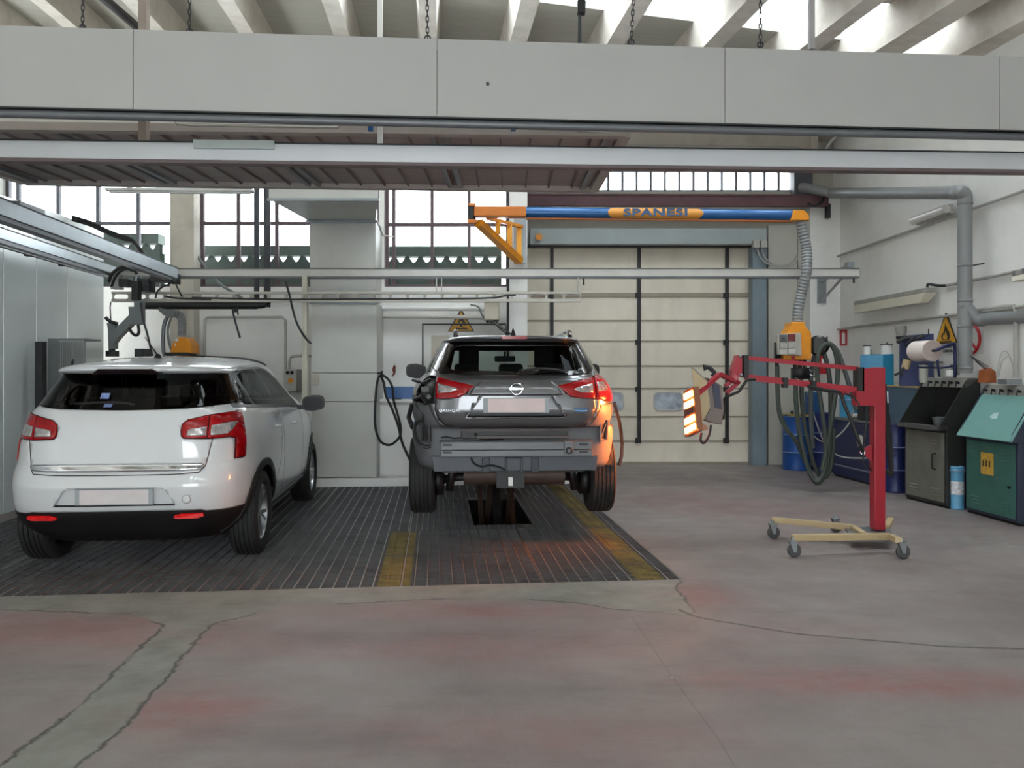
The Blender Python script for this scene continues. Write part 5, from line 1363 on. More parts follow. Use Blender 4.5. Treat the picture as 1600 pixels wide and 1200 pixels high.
m = MB(); m.tube([(.43 + .022 * math.cos(t), -.693, .625 + .022 * math.sin(t)) for t in [2 * PI * k / 14 for k in range(15)]], .007, 5, caps=False); m.build('tow_ring', M_DARK, gc, local=True)
m = MB(); m.box(-.44, -.63, .715, .43, -.58, .80); m.build('foam_absorber', M_BLACK, gc, local=True, bevel=.006)
m = MB(); m.box(-.44, -.645, .775, .43, -.60, .80); m.box(-.32, -.66, .72, .43, -.62, .745); m.build('retainer_strip', mat('brown_plastic', (70, 62, 60), .5), gc, local=True, bevel=.003)
m = MB()
for x in (-.29, .01, .27): m.box(x - .03, -.66, .79, x + .03, -.63, .805)
m.build('clips', M_BLACK, gc, local=True)
m = MB(); m.tube([(-.33, -.64, .76), (-.31, -.645, .735), (-.27, -.645, .72), (-.1, -.645, .722)], .012, 6); m.tube([(-.60, -.605, .725), (-.56, -.61, .735), (-.50, -.61, .72), (-.44, -.61, .725)], .006, 5); m.build('wire', M_BLACK, gc, local=True)
MB().hexa([(-.66, -.605, .45), (.66, -.605, .45), (.66, -.55, .45), (-.66, -.55, .45), (-.68, -.605, .575), (.68, -.605, .575), (.68, -.55, .575), (-.68, -.55, .575)]).build('rear_skirt', mat('bare_skirt', (70, 74, 80), .5, .3, var=.05), gc, local=True, bevel=.004)
m = MB()
for x in (-.24, .16): m.box(x - .03, -.625, .445, x + .03, -.598, .56)
m.box(-.085, -.62, .445, -.065, -.598, .565); m.box(.04, -.62, .445, .06, -.598, .565); m.box(-.085, -.62, .55, .06, -.598, .565)
m.build('skirt_brackets', mat('dark_blue_grey', (50, 54, 60), .5, .3), gc, local=True, bevel=.003)
m = MB(); m.tube([(-.36, -.625, .565), (-.34, -.625, .52), (-.28, -.625, .49), (-.2, -.625, .50), (-.12, -.625, .48), (-.08, -.625, .455)], .009, 6, smooth_path=3); m.build('sensor_wire', M_BLACK, gc, local=True)
MB().cyl((-.42, -.42, .40), (.42, -.42, .40), .085, 20).build('exhaust_silencer', mat('rusty_silencer', (72, 60, 54), .6, .4, var=.2), gc, local=True)
MB().box(-.055, -.60, .33, -.02, -.56, .40).build('white_tag', M_WHITE, gc, local=True)
m = MB(); m.box(-.15, -.52, .30, .08, -.3, .44); m.build('lift_pad', M_BLACK, gc, local=True)
# corner vents; the right arch shows its liner, the left plastic is torn off
for s in (1, -1):
    m = MB(); fr_ = [(.695, .70), (.755, .70), (.762, .86), (.700, .87)]
    pts = [(s * x, -.600 + (.03 if x > .72 else 0), z) for x, z in fr_]
    m.tube(pts + [pts[0]], .012, 6); m.tube([pts[0], pts[2]], .006, 5); vo_ = m.build('vent_frame', M_BLACK if s < 0 else M_PRIM, gc, local=True)
    MB().prism([(s * x, -.598 + (.03 if x > .72 else 0), z) for x, z in fr_], (0, .012, 0)).build('vent_flap', M_BLACK, vo_, local=True)
m = MB()
m.box(-.76, -.64, 1.10, -.70, -.60, 1.14); m.cyl((-.70, -.66, 1.06), (-.70, -.60, 1.06), .02, 8)
m.tube([(-.84, -.45, 1.19), (-.74, -.62, 1.17), (-.68, -.68, 1.2)], .014, 6); m.tube([(-.83, -.45, 1.03), (-.76, -.58, 1.06), (-.72, -.64, 1.0)], .016, 6)
m.tube([(-.84, -.35, 1.05), (-.80, -.48, .98), (-.74, -.60, .9), (-.82, -.55, .82), (-.80, -.6, .70), (-.74, -.62, .655), (-.69, -.62, .66)], .016, 6, smooth_path=4)
m.tube([(-.86, -.3, .98), (-.88, -.4, .88), (-.84, -.5, .8)], .02, 6)
m.build('torn_plastic', mat('torn_black', (34, 35, 37), .45, var=.3, scale=30), gc, local=True)
m = MB()
pts = [(.845, -.42, 1.0), (.86, -.44, .93), (.890, -.42, .84), (.912, -.38, .74), (.925, -.36, .64), (.92, -.36, .54), (.90, -.36, .46)]
for a, b in zip(pts[:-1], pts[1:]): m.beam(a, b, .02, .05, up=(0, 1, 0))
m.build('loose_arch_edge', M_BLACK, gc, local=True)
# suspension stubs and a dark inner floor
m = MB()
for s in (1, -1):
    m.beam((s * .25, -.1, .36), (s * .68, 0, .30), .09, .06); m.beam((s * .3, .15, .40), (s * .68, .03, .26), .07, .05); m.cyl((s * .55, -.12, .22), (s * .50, -.08, .55), .035, 10); m.cyl((s * .60, -.02, .30), (s * .70, -.02, .30), .13, 16)
m.build('rear_suspension', M_BLACK, gc, local=True)
m = MB(); m.box(-.60, -.3, .40, .60, 3.0, .46); m.box(-.64, -.42, .5, .64, .5, .9); m.build('underbody', M_BLACK, gc, local=True)
body_finish(bm, 'body_shell', M_GPAINT, gc, M_TRIM)
for s in (1, -1):
    for yc, zc in ((0, .355), (WB, .33)):
        l = MB(); M_ = Matrix.Translation((s * .62, yc, .345)) @ Matrix.Rotation(PI / 2, 4, 'Y'); liner(l, s * .62, yc, .345, .41, .21, s)
        l.build('wheel_arch_liner', M_TRIM, gc, local=True)
        wheel(gc, s * .778, yc, zc, .34, .215, s)
MB().box(-.66, -.42, .5, .66, 1.95, .86).build('cabin_floor', M_TRIM, gc, local=True)
for x in (-.38, .38): seat(gc, x, 1.02, .66, M_SEAT, .52, True, .60)
m = MB(); m.hexa([(-.62, .15, .8), (.62, .15, .8), (.62, .3, .8), (-.62, .3, .8), (-.60, .05, 1.20), (.60, .05, 1.20), (.60, .17, 1.20), (-.60, .17, 1.20)])
for x in (-.40, 0.0, .40): m.box(x - .11, .06, 1.21, x + .11, .13, 1.33)
m.build('rear_bench', M_SEAT, gc, local=True, bevel=.03)
MB().box(-.66, 1.65, .85, .66, 2.05, 1.06).build('dashboard', M_TRIM, gc, local=True, bevel=.03)
m = MB(); m.box(-.11, 1.30, 1.36, .11, 1.33, 1.42); m.box(-.01, 1.33, 1.40, .01, 1.40, 1.47); m.build('interior_mirror', M_BLACK, gc, local=True, bevel=.01)

# ------------------------------------------------------------------ scissor lift under the grey car
t = thing('scissor_lift', 'brown steel scissor lift rising from the floor opening under the grey car', 'car lift', tuple(BP(-1.10, 2.8, -.75)))
hx0, hx1, hy0, hy1 = HOLE
LMt = BM @ Matrix.Translation((.09, 0, 0))
def lb(a, b, w_, h_, mb_): mb_.beam(LMt @ Vector(a), LMt @ Vector(b), w_, h_)
m = MB()
for u in (-1.36, -1.02): lb((u, hy0 + .15, -.70), (u, hy1 - .2, .38), .05, .08, m)
m.build('scissor_arm', mat('brown_steel', (74, 58, 50), .6, .3, var=.2), t)
m = MB()
for u in (-1.30, -1.08): lb((u, hy1 - .15, -.70), (u, hy0 + .3, .38), .05, .08, m)
m.build('counter_arm', MATS['brown_steel'], t)
m = MB(); m.box(-1.36, hy0 + .2, .38, -1.02, hy1 - .4, .42, LMt); m.box(-1.27, hy0 + .1, .42, -1.11, hy1 - .5, .57, LMt); m.build('lift_platform', M_BLACK, t)
m = MB(); m.box(-1.45, hy0 + .1, -.7501, -.93, hy1 - .1, -.66, LMt); m.cyl(LMt @ Vector((-1.19, hy0 + .2, -.66)), LMt @ Vector((-1.19, hy1 - .4, .35)), .05, 12); m.build('hydraulic_ram', M_DARK, t)
# ------------------------------------------------------------------ infrared drying lamp on a red stand
M_REDP = mat('red_paint', (158, 20, 42), .4, var=.08, scale=8)
M_CREAM = mat('cream_steel', (182, 162, 124), .5, var=.06)
YS = 6.85
st = thing('infrared_dryer', 'red wheeled stand with a long arm holding a glowing infrared drying lamp', 'drying lamp', tuple(P(1371, 830, YS)))
st.location.z = 0; WM[st.name] = Matrix.Translation(st.location)
pb = P(1371, 826, YS)
MB().box(pb.x - .047, YS - .05, .13, pb.x + .047, YS + .05, Z_(574, YS)).build('post', M_REDP, st, bevel=.006)
# base plate and two legs
m = MB(); m.hexa([P(1328, 838, 6.72), P(1392, 840, 6.66), P(1392, 826, 6.98), P(1318, 826, 7.0)] + [q + Vector((0, 0, .018)) for q in (P(1328, 838, 6.72), P(1392, 840, 6.66), P(1392, 826, 6.98), P(1318, 826, 7.0))])
m.build('base_plate', M_GALV, st)
def on_z(px, py, z): return PZ(px, py, z)
la = on_z(1206, 812, .16); lb_ = on_z(1332, 824, .13); MB().beam(la, lb_, .05, .05).build('base_leg', M_CREAM, st, bevel=.004)
la2 = on_z(1238, 840, .155); lb2 = on_z(1392, 838, .13); MB().beam(la2, lb2, .05, .05).build('base_leg', M_CREAM, st, bevel=.004)
m = MB(); m.beam(lb_, on_z(1350, 836, .13), .05, .04); m.beam(on_z(1392, 838, .13), on_z(1404, 844, .15), .05, .04); m.beam(on_z(1385, 824, .13), on_z(1392, 812, .15), .05, .04); m.build('base_cross_member', M_CREAM, st)
for c in (FL(1207, 842), FL(1239, 871), FL(1409, 873), Vector((FL(1409, 873).x - .12, 7.35, 0))):
    r = .055; ct = MB()
    ct.box(c.x - .03, c.y - .035, .125, c.x + .035, c.y + .035, .135); 
    for dy in (-.022, .022): ct.prism([(c.x - .03, c.y + dy, .125), (c.x + .03, c.y + dy, .125), (c.x + .022, c.y + dy, .045), (c.x + .002, c.y + dy, .045)], (0, .004, 0))
    ct.cyl((c.x, c.y, .12), (c.x, c.y, .165), .012, 8); co_ = ct.build('caster', M_GALV, st)
    w_ = MB(); w_.lathe([(.0, -.012), (.02, -.014), (r - .008, -.014), (r, -.008), (r, .008), (r - .008, .014), (.02, .014), (0, .012)], Matrix.Translation((c.x + .01, c.y, r + .001)) @ Matrix.Rotation(PI / 2, 4, 'X'), 24)
    w_.build('caster_wheel', mat('grey_rubber', (70, 70, 72), .7), co_)
# head block on the post, arms
plate([(1348, 576), (1380, 574), (1380, 634), (1338, 634), (1338, 611), (1348, 611)], YS - .055, YS - .05, M_REDP, 'post_bracket', st)
plate([(1346, 576), (1364, 576), (1364, 634), (1338, 634), (1338, 611), (1346, 611)], YS - .05, YS + .05, M_REDP, 'knuckle', st, .004)
MB().box(P(1337, 0, YS).x, YS - .055, Z_(611, YS), P(1346, 0, YS).x, YS + .055, Z_(574, YS)).build('black_pad', M_BLACK, st)
plate([(1380 - 17, 695), (1355, 699), (1345, 707), (1355, 714), (1363, 722)], YS - .02, YS + .02, M_REDP, 'cable_bracket', st)
MB().cyl(P(1348, 707, YS - .03), P(1348, 707, YS + .03), .02, 14).build('bolt', M_GALV, st)
MB().beam(P(1164, 559, YS), P(1340, 576, YS), .03, .035).build('upper_arm', M_REDP, st)
MB().beam(P(1164, 589, YS), P(1340, 609, YS), .05, .05).build('lower_arm', M_REDP, st)
MB().beam(P(1180, 594, YS - .04), P(1330, 610, YS - .04), .02, .02).build('lift_strut', MATS['red_paint'], st)
plate([(1312, 608), (1334, 610), (1316, 620)], YS - .03, YS + .03, M_REDP, 'arm_gusset', st)
m = MB()
for px in (1226, 1270): m.beam(P(px, 590 + (px - 1226) * .11, YS - .03), P(px, 606 + (px - 1226) * .11, YS - .03), .065, .04, up=(1, 0, 0))
m.build('cable_tie', M_BLACK, st)
plate([(1152, 555), (1160, 555), (1160, 589), (1144, 589), (1144, 579)], YS - .05, YS + .05, M_REDP, 'end_knuckle', st, .004)
MB().box(P(1160, 0, YS).x, YS - .055, Z_(590, YS), P(1167, 0, YS).x, YS + .055, Z_(555, YS)).build('black_pad', M_BLACK, st)
m = MB(); m.cyl(P(1157, 557, YS - .06), P(1157, 557, YS - .05), .014, 10); m.cyl(P(1158, 586, YS - .06), P(1158, 586, YS - .05), .014, 10); m.build('bolt', M_GALV, st)
# yoke
m = MB(); YK = YS - .12
m.beam(P(1125, 584, YK), P(1090, 615, YK - .1), .05, .03); m.beam(P(1125, 585, YK), P(1152, 598, YS), .05, .03); m.beam(P(1133, 603, YS), P(1152, 590, YS), .04, .03); m.beam(P(1135, 614, YS + .02), P(1155, 596, YS + .02), .05, .03)
m.cyl(P(1147, 590, YS - .05), P(1147, 590, YS + .06), .03, 12); m.build('yoke', M_REDP, st)
# lamp head: cream reflector housing, dark back case, panel of glowing bars, seen from behind its side
LH = P(1100, 632, YS - .05)
def lh(px, py, d): return P(px, py, YS + d)
# side plate (towards the viewer) and its far twin
side = [(1081, 575), (1104, 596), (1109, 638), (1099, 657), (1090, 656)]
m = MB(); m.prism([lh(x, y, -.20) for x, y in side], (-.0, .012, 0)); m.build('side_plate', M_CREAM, st)
m = MB(); m.prism([lh(x + 2, y, .16) for x, y in side], (0, .012, 0)); m.build('side_plate', M_CREAM, st)
m = MB()
def ruled(pa, pb, da, db, t_):
    a0, b0, a1, b1 = lh(*pa, da), lh(*pb, da), lh(*pa, db), lh(*pb, db); n_ = (b0 - a0).cross(a1 - a0).normalized() * t_
    m.hexa([a0, b0, b1, a1, a0 + n_, b0 + n_, b1 + n_, a1 + n_])
ruled((1104, 596), (1109, 638), -.19, .16, .01); ruled((1081, 575), (1104, 596), -.19, .16, .01)
m.build('reflector_back', mat('lamp_case_grey', (120, 112, 106), .45, .3), st)
case = [(1106, 590), (1128, 602), (1132, 640), (1128, 664), (1112, 661), (1100, 655), (1110, 637)]
m = MB(); m.prism([lh(x, y, -.15) for x, y in case], (0, .28, 0)); cs = m.build('rear_case', mat('lamp_case_brown', (112, 100, 94), .45, .3), st, bevel=.008)
m = MB(); m.prism([lh(x, y, -.158) for x, y in [(1112, 596), (1124, 602), (1128, 640), (1117, 637)]], (0, .006, 0)); m.build('side_grille', mat('navy_grille', (52, 56, 76), .5), cs)
m = MB(); m.tube([lh(1103, 578, -.02), lh(1100, 572, -.02), lh(1108, 574, -.02), lh(1116, 582, -.02), lh(1113, 588, -.02)], .02, 8); m.build('carry_handle', M_BLACK, st)
m = MB(); m.prism([lh(x, y, -.12) for x, y in [(1094, 660), (1106, 665), (1106, 672), (1094, 674)]], (0, .2, 0)); m.build('air_outlet', mat('copper_lit', (150, 110, 84), .4, .4), st)
# glowing cassette: frame facing the grey car
qa, qb, qc, qd = lh(1067, 608, -.32), lh(1082, 604, .02), lh(1089, 676, .0), lh(1071, 683, -.34)
fa, fb, fc, fd = [Vector(q) for q in ((0, 0, 0),) * 4]
TL, TR = lh(1068, 612, -.0), lh(1083, 604, -.30)     # far, near corners at the top
BL, BR = lh(1070, 683, .0), lh(1089, 673, -.30)
nf = (TR - TL).cross(BL - TL).normalized()
if nf.x > 0: nf = -nf
def cas(a, b, o=0): return TL.lerp(TR, a).lerp(BL.lerp(BR, a), b) + nf * o
m = MB(); q8 = [cas(0, 0), cas(1, 0), cas(1, 1), cas(0, 1)]; m.hexa([q - nf * .05 for q in q8] + q8); m.build('cassette_frame', mat('cassette_brown', (132, 84, 60), .5, .4), st)
M_IR = emit('infrared_glow', (1.0, .26, .06), 34)
for a_, b_ in ((.07, .20), (.27, .40), (.62, .75), (.82, .95)):
    m = MB(); qq = [cas(.12, a_, .004), cas(.95, a_, .004), cas(.95, b_, .004), cas(.12, b_, .004)]; m.hexa(qq + [q + nf * .006 for q in qq]); m.build('heating_bar', M_IR, st)
il = bpy.data.lights.new('infrared_light', 'AREA'); il.shape = 'RECTANGLE'; il.size = .30; il.size_y = .42; il.energy = 42; il.color = (1, .23, .05); il.spread = math.radians(85)
io = bpy.data.objects.new('infrared_light', il); COL.objects.link(io); io.parent = st
io.location = WM[st.name].inverted() @ (cas(.5, .5, .02)); aim = (Vector((.80, 6.75, .80)) - cas(.5, .5)).normalized(); io.rotation_euler = aim.to_track_quat('-Z', 'Y').to_euler()
m = MB(); qq = [cas(.12, .43, .004), cas(.95, .43, .004), cas(.95, .58, .004), cas(.12, .58, .004)]; m.hexa(qq + [q + nf * .006 for q in qq]); m.build('sensor_panel', mat('sensor_brown', (96, 76, 72), .6), st)
# cables
m = MB(); m.tube([P(1180, 593, YS - .05), P(1168, 594, YS - .06), P(1160, 604, YS - .06), P(1154, 612, YS - .06), P(1140, 618, YS - .06), P(1132, 624, YS - .05), P(1131, 640, YS - .05), P(1130, 655, YS - .02)], .012, 8, smooth_path=5); m.build('lamp_cable', M_BLACK, st)
m = MB(); m.tube([P(1111, 664, YS - .1), P(1108, 680, YS - .1), P(1100, 692, YS - .1), P(1095, 688, YS - .1), P(1096, 676, YS - .1)], .010, 8, smooth_path=5); m.build('lamp_loop_cable', M_BLACK, st)
m = MB(); m.tube([P(1262, 603, YS - .06), P(1290, 610, YS - .06), P(1312, 614, YS - .06), P(1320, 634, YS - .06), P(1332, 662, YS - .06), P(1342, 690, YS - .06), P(1348, 706, YS - .04)], .016, 8, smooth_path=4)
m.build('arm_cable', M_BLACK, st)
m = MB(); m.tube([P(1320, 615, YS - .05), P(1335, 622, YS - .05), P(1346, 640, YS - .05), P(1350, 645, YS - .05)], .009, 6, smooth_path=4); m.tube([P(1358, 640, YS - .06), P(1352, 670, YS - .06), P(1349, 700, YS - .05), P(1350, 724, YS - .05), P(1362, 735, YS - .03)], .007, 6, smooth_path=4); m.build('thin_cable', M_BLACK, st)
m = MB(); m.tube([P(1382, 600, YS + .08), P(1384, 640, YS + .1), P(1388, 700, YS + .1), P(1392, 740, YS + .08), P(1384, 735, YS + .07)], .018, 8, smooth_path=5); m.tube([P(1386, 630, YS + .09), P(1392, 690, YS + .1), P(1394, 742, YS + .1)], .014, 8, smooth_path=5); m.build('coiled_cable', M_RUB, st)

# ------------------------------------------------------------------ jib extraction arm
YJ = 9.85
jb = thing('extraction_boom', 'long blue and orange swivel extraction arm mounted on the white pillar', 'extraction arm', tuple(P(1000, 345, YJ)))
m = MB(); m.box(P(803, 0, 10.66).x, 10.66, Z_(412, 10.7), P(822, 0, 10.66).x, 10.719, Z_(342, 10.7)); m.build('wall_plate', M_GALV, jb)
def q3(px, py, Y): return P(px, py, Y)
m = MB(); m.beam(q3(748, 348, YJ), q3(812, 408, 10.63), .1, .09); m.build('diagonal_brace', M_YEL, jb, bevel=.004)
m = MB(); m.beam(q3(762, 341, YJ + .06), q3(815, 354, 10.62), .05, .04); m.build('top_brace', M_YEL, jb)
for px, Y, y0_, y1_ in ((778, 10.1, 346, 366), (796, 10.36, 350, 385), (811, 10.6, 354, 408)):
    MB().box(P(px - 4, 0, Y).x, Y - .02, Z_(y1_, Y), P(px + 4, 0, Y).x, Y + .02, Z_(y0_, Y)).build('vertical_stay', mat('yellow_bright', (226, 160, 40), .45, var=.06), jb)
m = MB(); m.cyl(P(737, 348, YJ), P(737, 321, YJ), .052, 16); m.build('pivot_drum', M_DARK, jb)
m = MB(); m.box(P(731, 0, YJ).x, YJ - .06, Z_(349, YJ), P(745, 0, YJ).x, YJ + .06, Z_(344, YJ)); m.box(P(733, 0, YJ).x, YJ - .06, Z_(323, YJ), P(743, 0, YJ).x, YJ + .06, Z_(319, YJ)); m.build('pivot_bracket', M_ORG, jb)
a, b, c, d = P(741, 331.5, YJ), P(822, 332, YJ), P(1240, 336.5, YJ), P(1266, 337, YJ)
MB().beam(a, b, .15, .125).build('orange_beam', M_ORG, jb, bevel=.012)
tu = MB(); tu.cyl(b, c, .068, 28); tu.build('blue_tube', mat('blue_tube', (40, 92, 146), .22, .15, var=.03), jb)
MB().beam(b + Vector((0, .03, -.067)), c + Vector((0, .03, -.067)), .10, .02).build('orange_underside', M_ORG, jb)
e = MB(); e.prism([P(1240, 328, YJ - .08), P(1256, 328, YJ - .08), P(1264, 335, YJ - .08), P(1265, 344, YJ - .08), P(1236, 344, YJ - .08)], (0, .16, 0)); e.build('end_housing', M_YEL, jb, bevel=.008)
# lettering band SPANESI
dirx = (c - b).normalized(); 
lm = MB(); r_ = .0695
xa, xc = P(949, 0, YJ).x, P(1097, 0, YJ).x
vv = []; ff = []; n = 12
for i in range(41):
    x = xa + (xc - xa) * i / 40; zc = b.z + (c.z - b.z) * (x - b.x) / (c.x - b.x)
    e_ = min(i, 40 - i) / 40 * (xc - xa); hw_ = .062 * min(1, math.sqrt(max(0, e_ * (.14 - e_))) / .07 + .0) if e_ < .07 else .062
    hw_ = max(hw_, .02)
    for k in range(n + 1):
        t_ = (-1 + 2 * k / n) * math.asin(min(.99, hw_ / r_)); vv.append((x, YJ - r_ * math.cos(t_), zc + r_ * math.sin(t_)))
for i in range(40):
    for k in range(n): ff.append((i * (n + 1) + k, (i + 1) * (n + 1) + k, (i + 1) * (n + 1) + k + 1, i * (n + 1) + k + 1))
lm.add(vv, ff, smooth=True); lbl = lm.build('orange_label', mat('label_orange', (208, 140, 50), .5, var=.04), jb)
zc = b.z + (c.z - b.z) * ((xa + xc) / 2 - b.x) / (c.x - b.x)
tm = text_mesh('SPANESI', .128, 'maker_lettering', mat('letter_blue', (50, 84, 124), .5), Matrix.Translation(((xa + xc) / 2, YJ - .058, zc)) @ Matrix.Rotation(PI / 2, 4, 'X'), lbl, .032, .004, 1.55)
MB().tube([P(1251, 344, YJ), P(1254, 360, YJ), P(1260, 390, YJ), P(1260, 425, YJ - .05), P(1252, 460, YJ), P(1247, 485, YJ), P(1246, 505, YJ)], [.066], 14, smooth_path=8, ribs=.04).build('flexible_hose', M_GPIPE, jb)
# service box at the end of the hose
sb = thing('service_box', 'yellow service head with grey socket panel hanging on the flexible grey hose', 'service box', tuple(P(1245, 560, YJ)))
plate([(1228, 522), (1236, 509), (1236, 503), (1258, 503), (1259, 510), (1268, 520), (1268, 562), (1224, 562), (1224, 522)], YJ - .10, YJ + .14, M_YEL, 'housing', sb, .01)
plate([(1215, 522), (1252, 520), (1253, 556), (1216, 554)], YJ - .16, YJ - .10, mat('socket_panel', (168, 164, 154), .5, var=.05), 'socket_panel', sb, .006)
for (x, y, mt_) in ((1219, 523, M_DGREY), (1232, 522, mat('dark_red', (104, 34, 36), .5)), (1219, 536, M_CONDUIT), (1232, 535, M_CONDUIT), (1219, 546, MATS['pale_aluminium']), (1232, 545, MATS['pale_aluminium'])):
    plate([(x, y), (x + 11, y), (x + 11, y + (11 if y < 530 else 8)), (x, y + (11 if y < 530 else 8))], YJ - .185, YJ - .161, mt_, 'socket', sb, .003)
MB().cyl(P(1224, 529, YJ - .19), P(1224, 529, YJ - .21), .016, 10).build('dial', M_BLACK, sb)
m = MB(); m.cyl(P(1239, 556, YJ - .12), P(1240, 564, YJ - .12), .02, 10); m.build('red_coupling', M_REDP, sb)
m = MB(); m.box(P(1210, 0, YJ).x, YJ - .08, Z_(560, YJ), P(1217, 0, YJ).x, YJ + .02, Z_(535, YJ)); m.cyl(P(1213, 558, YJ), P(1214, 575, YJ), .025, 8); m.build('side_connector', M_BLACK, sb)
m = MB()
for px in (1242, 1250, 1257): m.cyl(P(px, 562, YJ), P(px, 592, YJ), .025, 8)
m.box(P(1238, 0, YJ).x, YJ - .06, Z_(592, YJ), P(1262, 0, YJ).x, YJ + .06, Z_(575, YJ)); m.build('valve_block', M_BLACK, sb)
m = MB(); m.tube([P(1262, 576, YJ), P(1268, 580, YJ), P(1274, 578, YJ), P(1280, 584, YJ)], .008, 6); m.tube([P(1262, 584, YJ), P(1272, 588, YJ), P(1278, 592, YJ)], .008, 6); m.build('small_pipes', M_CHROME, sb)
MB().lathe([(0, -.05), (.10, -.05), (.125, -.03), (.125, .03), (.10, .05), (0, .05)], Matrix.Translation(P(1279, 540, YJ)) @ Matrix.Rotation(math.radians(60), 4, 'Z') @ Matrix.Rotation(PI / 2, 4, 'Y'), 28).build('hose_hook_drum', mat('black_gloss_plastic', (20, 20, 22), .25), sb)
MB().tube([P(1292, 534, YJ), P(1292, 526, YJ), P(1293, 540, YJ)], .01, 6).build('hook_tip', M_BLACK, sb)
def hose(pts, r, label, mt_, Y=YJ, sp=7):
    m = MB(); m.tube([P(p[0], p[1], p[2] if len(p) > 2 else Y) for p in pts], r, 10, smooth_path=sp); return tag(m.build('suction_hose', mt_), label, 'hose', 'hoses hanging from the service box')
M_HOSE = mat('hose_green_black', (60, 68, 62), .6, var=.1); M_HOSE2 = mat('hose_dark_grey', (84, 88, 88), .6, var=.1)
hose([(1214, 572), (1215, 610), (1218, 645), (1230, 672), (1246, 692), (1258, 720), (1270, 748), (1280, 754), (1290, 735), (1296, 700), (1298, 640), (1296, 590), (1290, 560), (1284, 545), (1290, 537)], .028, 'dark hose leaving the left side connector and rising in the large loop', M_HOSE)
hose([(1243, 590, 9.8), (1244, 630, 9.8), (1250, 680, 9.8), (1262, 730, 9.8), (1275, 752, 9.75), (1288, 735, 9.75), (1290, 690, 9.75), (1284, 640, 9.75), (1277, 590, 9.75), (1279, 552, 9.75), (1290, 538, 9.75), (1303, 545, 9.75), (1309, 580, 9.75), (1302, 640, 9.75), (1292, 700, 9.75), (1284, 735, 9.75)], .028, 'greenish hose forming the deepest hanging loop under the service box', M_HOSE)
hose([(1252, 592, 9.92), (1254, 640, 9.92), (1262, 690, 9.92), (1276, 735, 9.92), (1290, 745, 9.92), (1300, 720, 9.92), (1303, 670, 9.92)], .026, 'middle dark hose curving up at the right of the hose bundle', M_HOSE)
hose([(1270, 700, 9.98), (1267, 640, 9.98), (1268, 580, 9.98), (1276, 550, 9.98), (1292, 536, 9.98), (1308, 548, 9.98), (1320, 580, 9.98), (1330, 612, 9.98), (1338, 640, 9.98)], .028, 'grey hose arching over the top towards the red post', M_HOSE2)
hose([(1270, 680, 10.1), (1285, 690, 10.1), (1305, 684, 10.1), (1325, 664, 10.1), (1334, 640, 10.1)], .009, 'thin light hose swinging low towards the red post', M_CONDUIT)
hose([(1262, 612, 10.05), (1272, 650, 10.05), (1288, 690, 10.05), (1310, 712, 10.05), (1345, 716, 10.05), (1375, 714, 10.05)], .009, 'thin light hose drooping to the tank front', M_CONDUIT)

# ------------------------------------------------------------------ grey duct along the right wall
t = thing('grey_duct_pipe', 'grey plastic duct pipe running along the right wall and down to the black washer', 'duct pipe', tuple(P(1508, 585, 8.75)))
Yp = 8.75
r1 = .073
MB().tube([P(1252, 293, 12.3), P(1262, 294, 12.2), P(1300, 302, 12.0), P(1496, 301, Yp + .1)], r1, 18).build('upper_run', M_GPIPE, t)
MB().tube([P(1490, 301, Yp + .2), P(1502, 301, Yp), P(1507, 306, Yp), P(1507.5, 318, Yp)], .078, 18, smooth_path=5).build('elbow', M_GPIPE, t)
MB().tube([P(1507.5, 312, Yp), P(1508, 583, Yp)], r1, 20).build('drop_pipe', M_GPIPE, t)
MB().tube([P(1504, 475, Yp), P(1517, 488, Yp - .02), P(1528, 500, Yp - .05), P(1545, 498, Yp - .15), P(1600, 495, 8.1), P(1680, 492, 7.4)], .068, 18, smooth_path=4).build('branch_pipe', M_GPIPE, t)
m = MB()
for py in (318, 415, 470, 510, 575): m.cyl(P(1508, py - 2, Yp), P(1508, py + 2, Yp), .078, 18)
m.build('pipe_socket', M_GPIPE, t)
m = MB(); m.tube([P(1518, 415, Yp), P(1540, 411, Yp + .02)], .008, 5); m.build('wall_tie', M_DARK, t)
# conduits on the right wall (fixed to the wall plane)
def rwt(pts, r, label, name='conduit_pipe', mt_=M_CONDUIT, cat='conduit', off=.04, sp=0):
    m = MB(); m.tube([RW(x, y, off) for x, y in pts], r, 8, smooth_path=sp); return tag(m.build(name, mt_), label, cat)
rwt([(1303, 402), (1432, 357), (1600, 298), (1750, 245)], .018, 'grey conduit sloping up the right wall past the upper wall lamp')
rwt([(1303, 515), (1400, 503), (1500, 491), (1600, 479)], .018, 'grey conduit low on the right wall above the extinguisher sign')
rwt([(1302, 330), (1302, 514)], .016, 'vertical conduit in the back right corner', mt_=M_DARK, off=.06)
rwt([(1478, 446), (1540, 434), (1600, 422), (1700, 402)], .018, 'grey conduit on the right wall behind the duct pipe')
rwt([(1450, 458), (1449, 446), (1452, 444), (1465, 446), (1478, 446)], .016, 'short dark flexible conduit feeding the wall lamp', mt_=M_DARK, off=.05, sp=4)
rwt([(1520, 487), (1560, 480), (1584, 478), (1587, 486), (1587, 590)], .022, 'grey conduit elbow dropping behind the green washer')
rwt([(1520, 78), (1560, 55), (1620, 20)], .02, 'grey conduit high on the right wall under the roof')
m = MB(); m.tube([P(1288, 237, 11.5), P(1296, 225, 11.4), P(1302, 218, 11.2), P(1312, 211, 11.0), P(1318, 209, 10.9)], .02, 6, smooth_path=3); tag(m.build('conduit_pipe', M_CONDUIT), 'bent conduit hose below the fascia near the back right corner', 'conduit')
m = MB(); m.tube([P(960, 228, 12.4), P(1245, 231, 12.4), P(1262, 237, 12.4)], .025, 8); tag(m.build('conduit_pipe', M_CONDUIT), 'long conduit on the concrete beam above the clerestory windows', 'conduit')
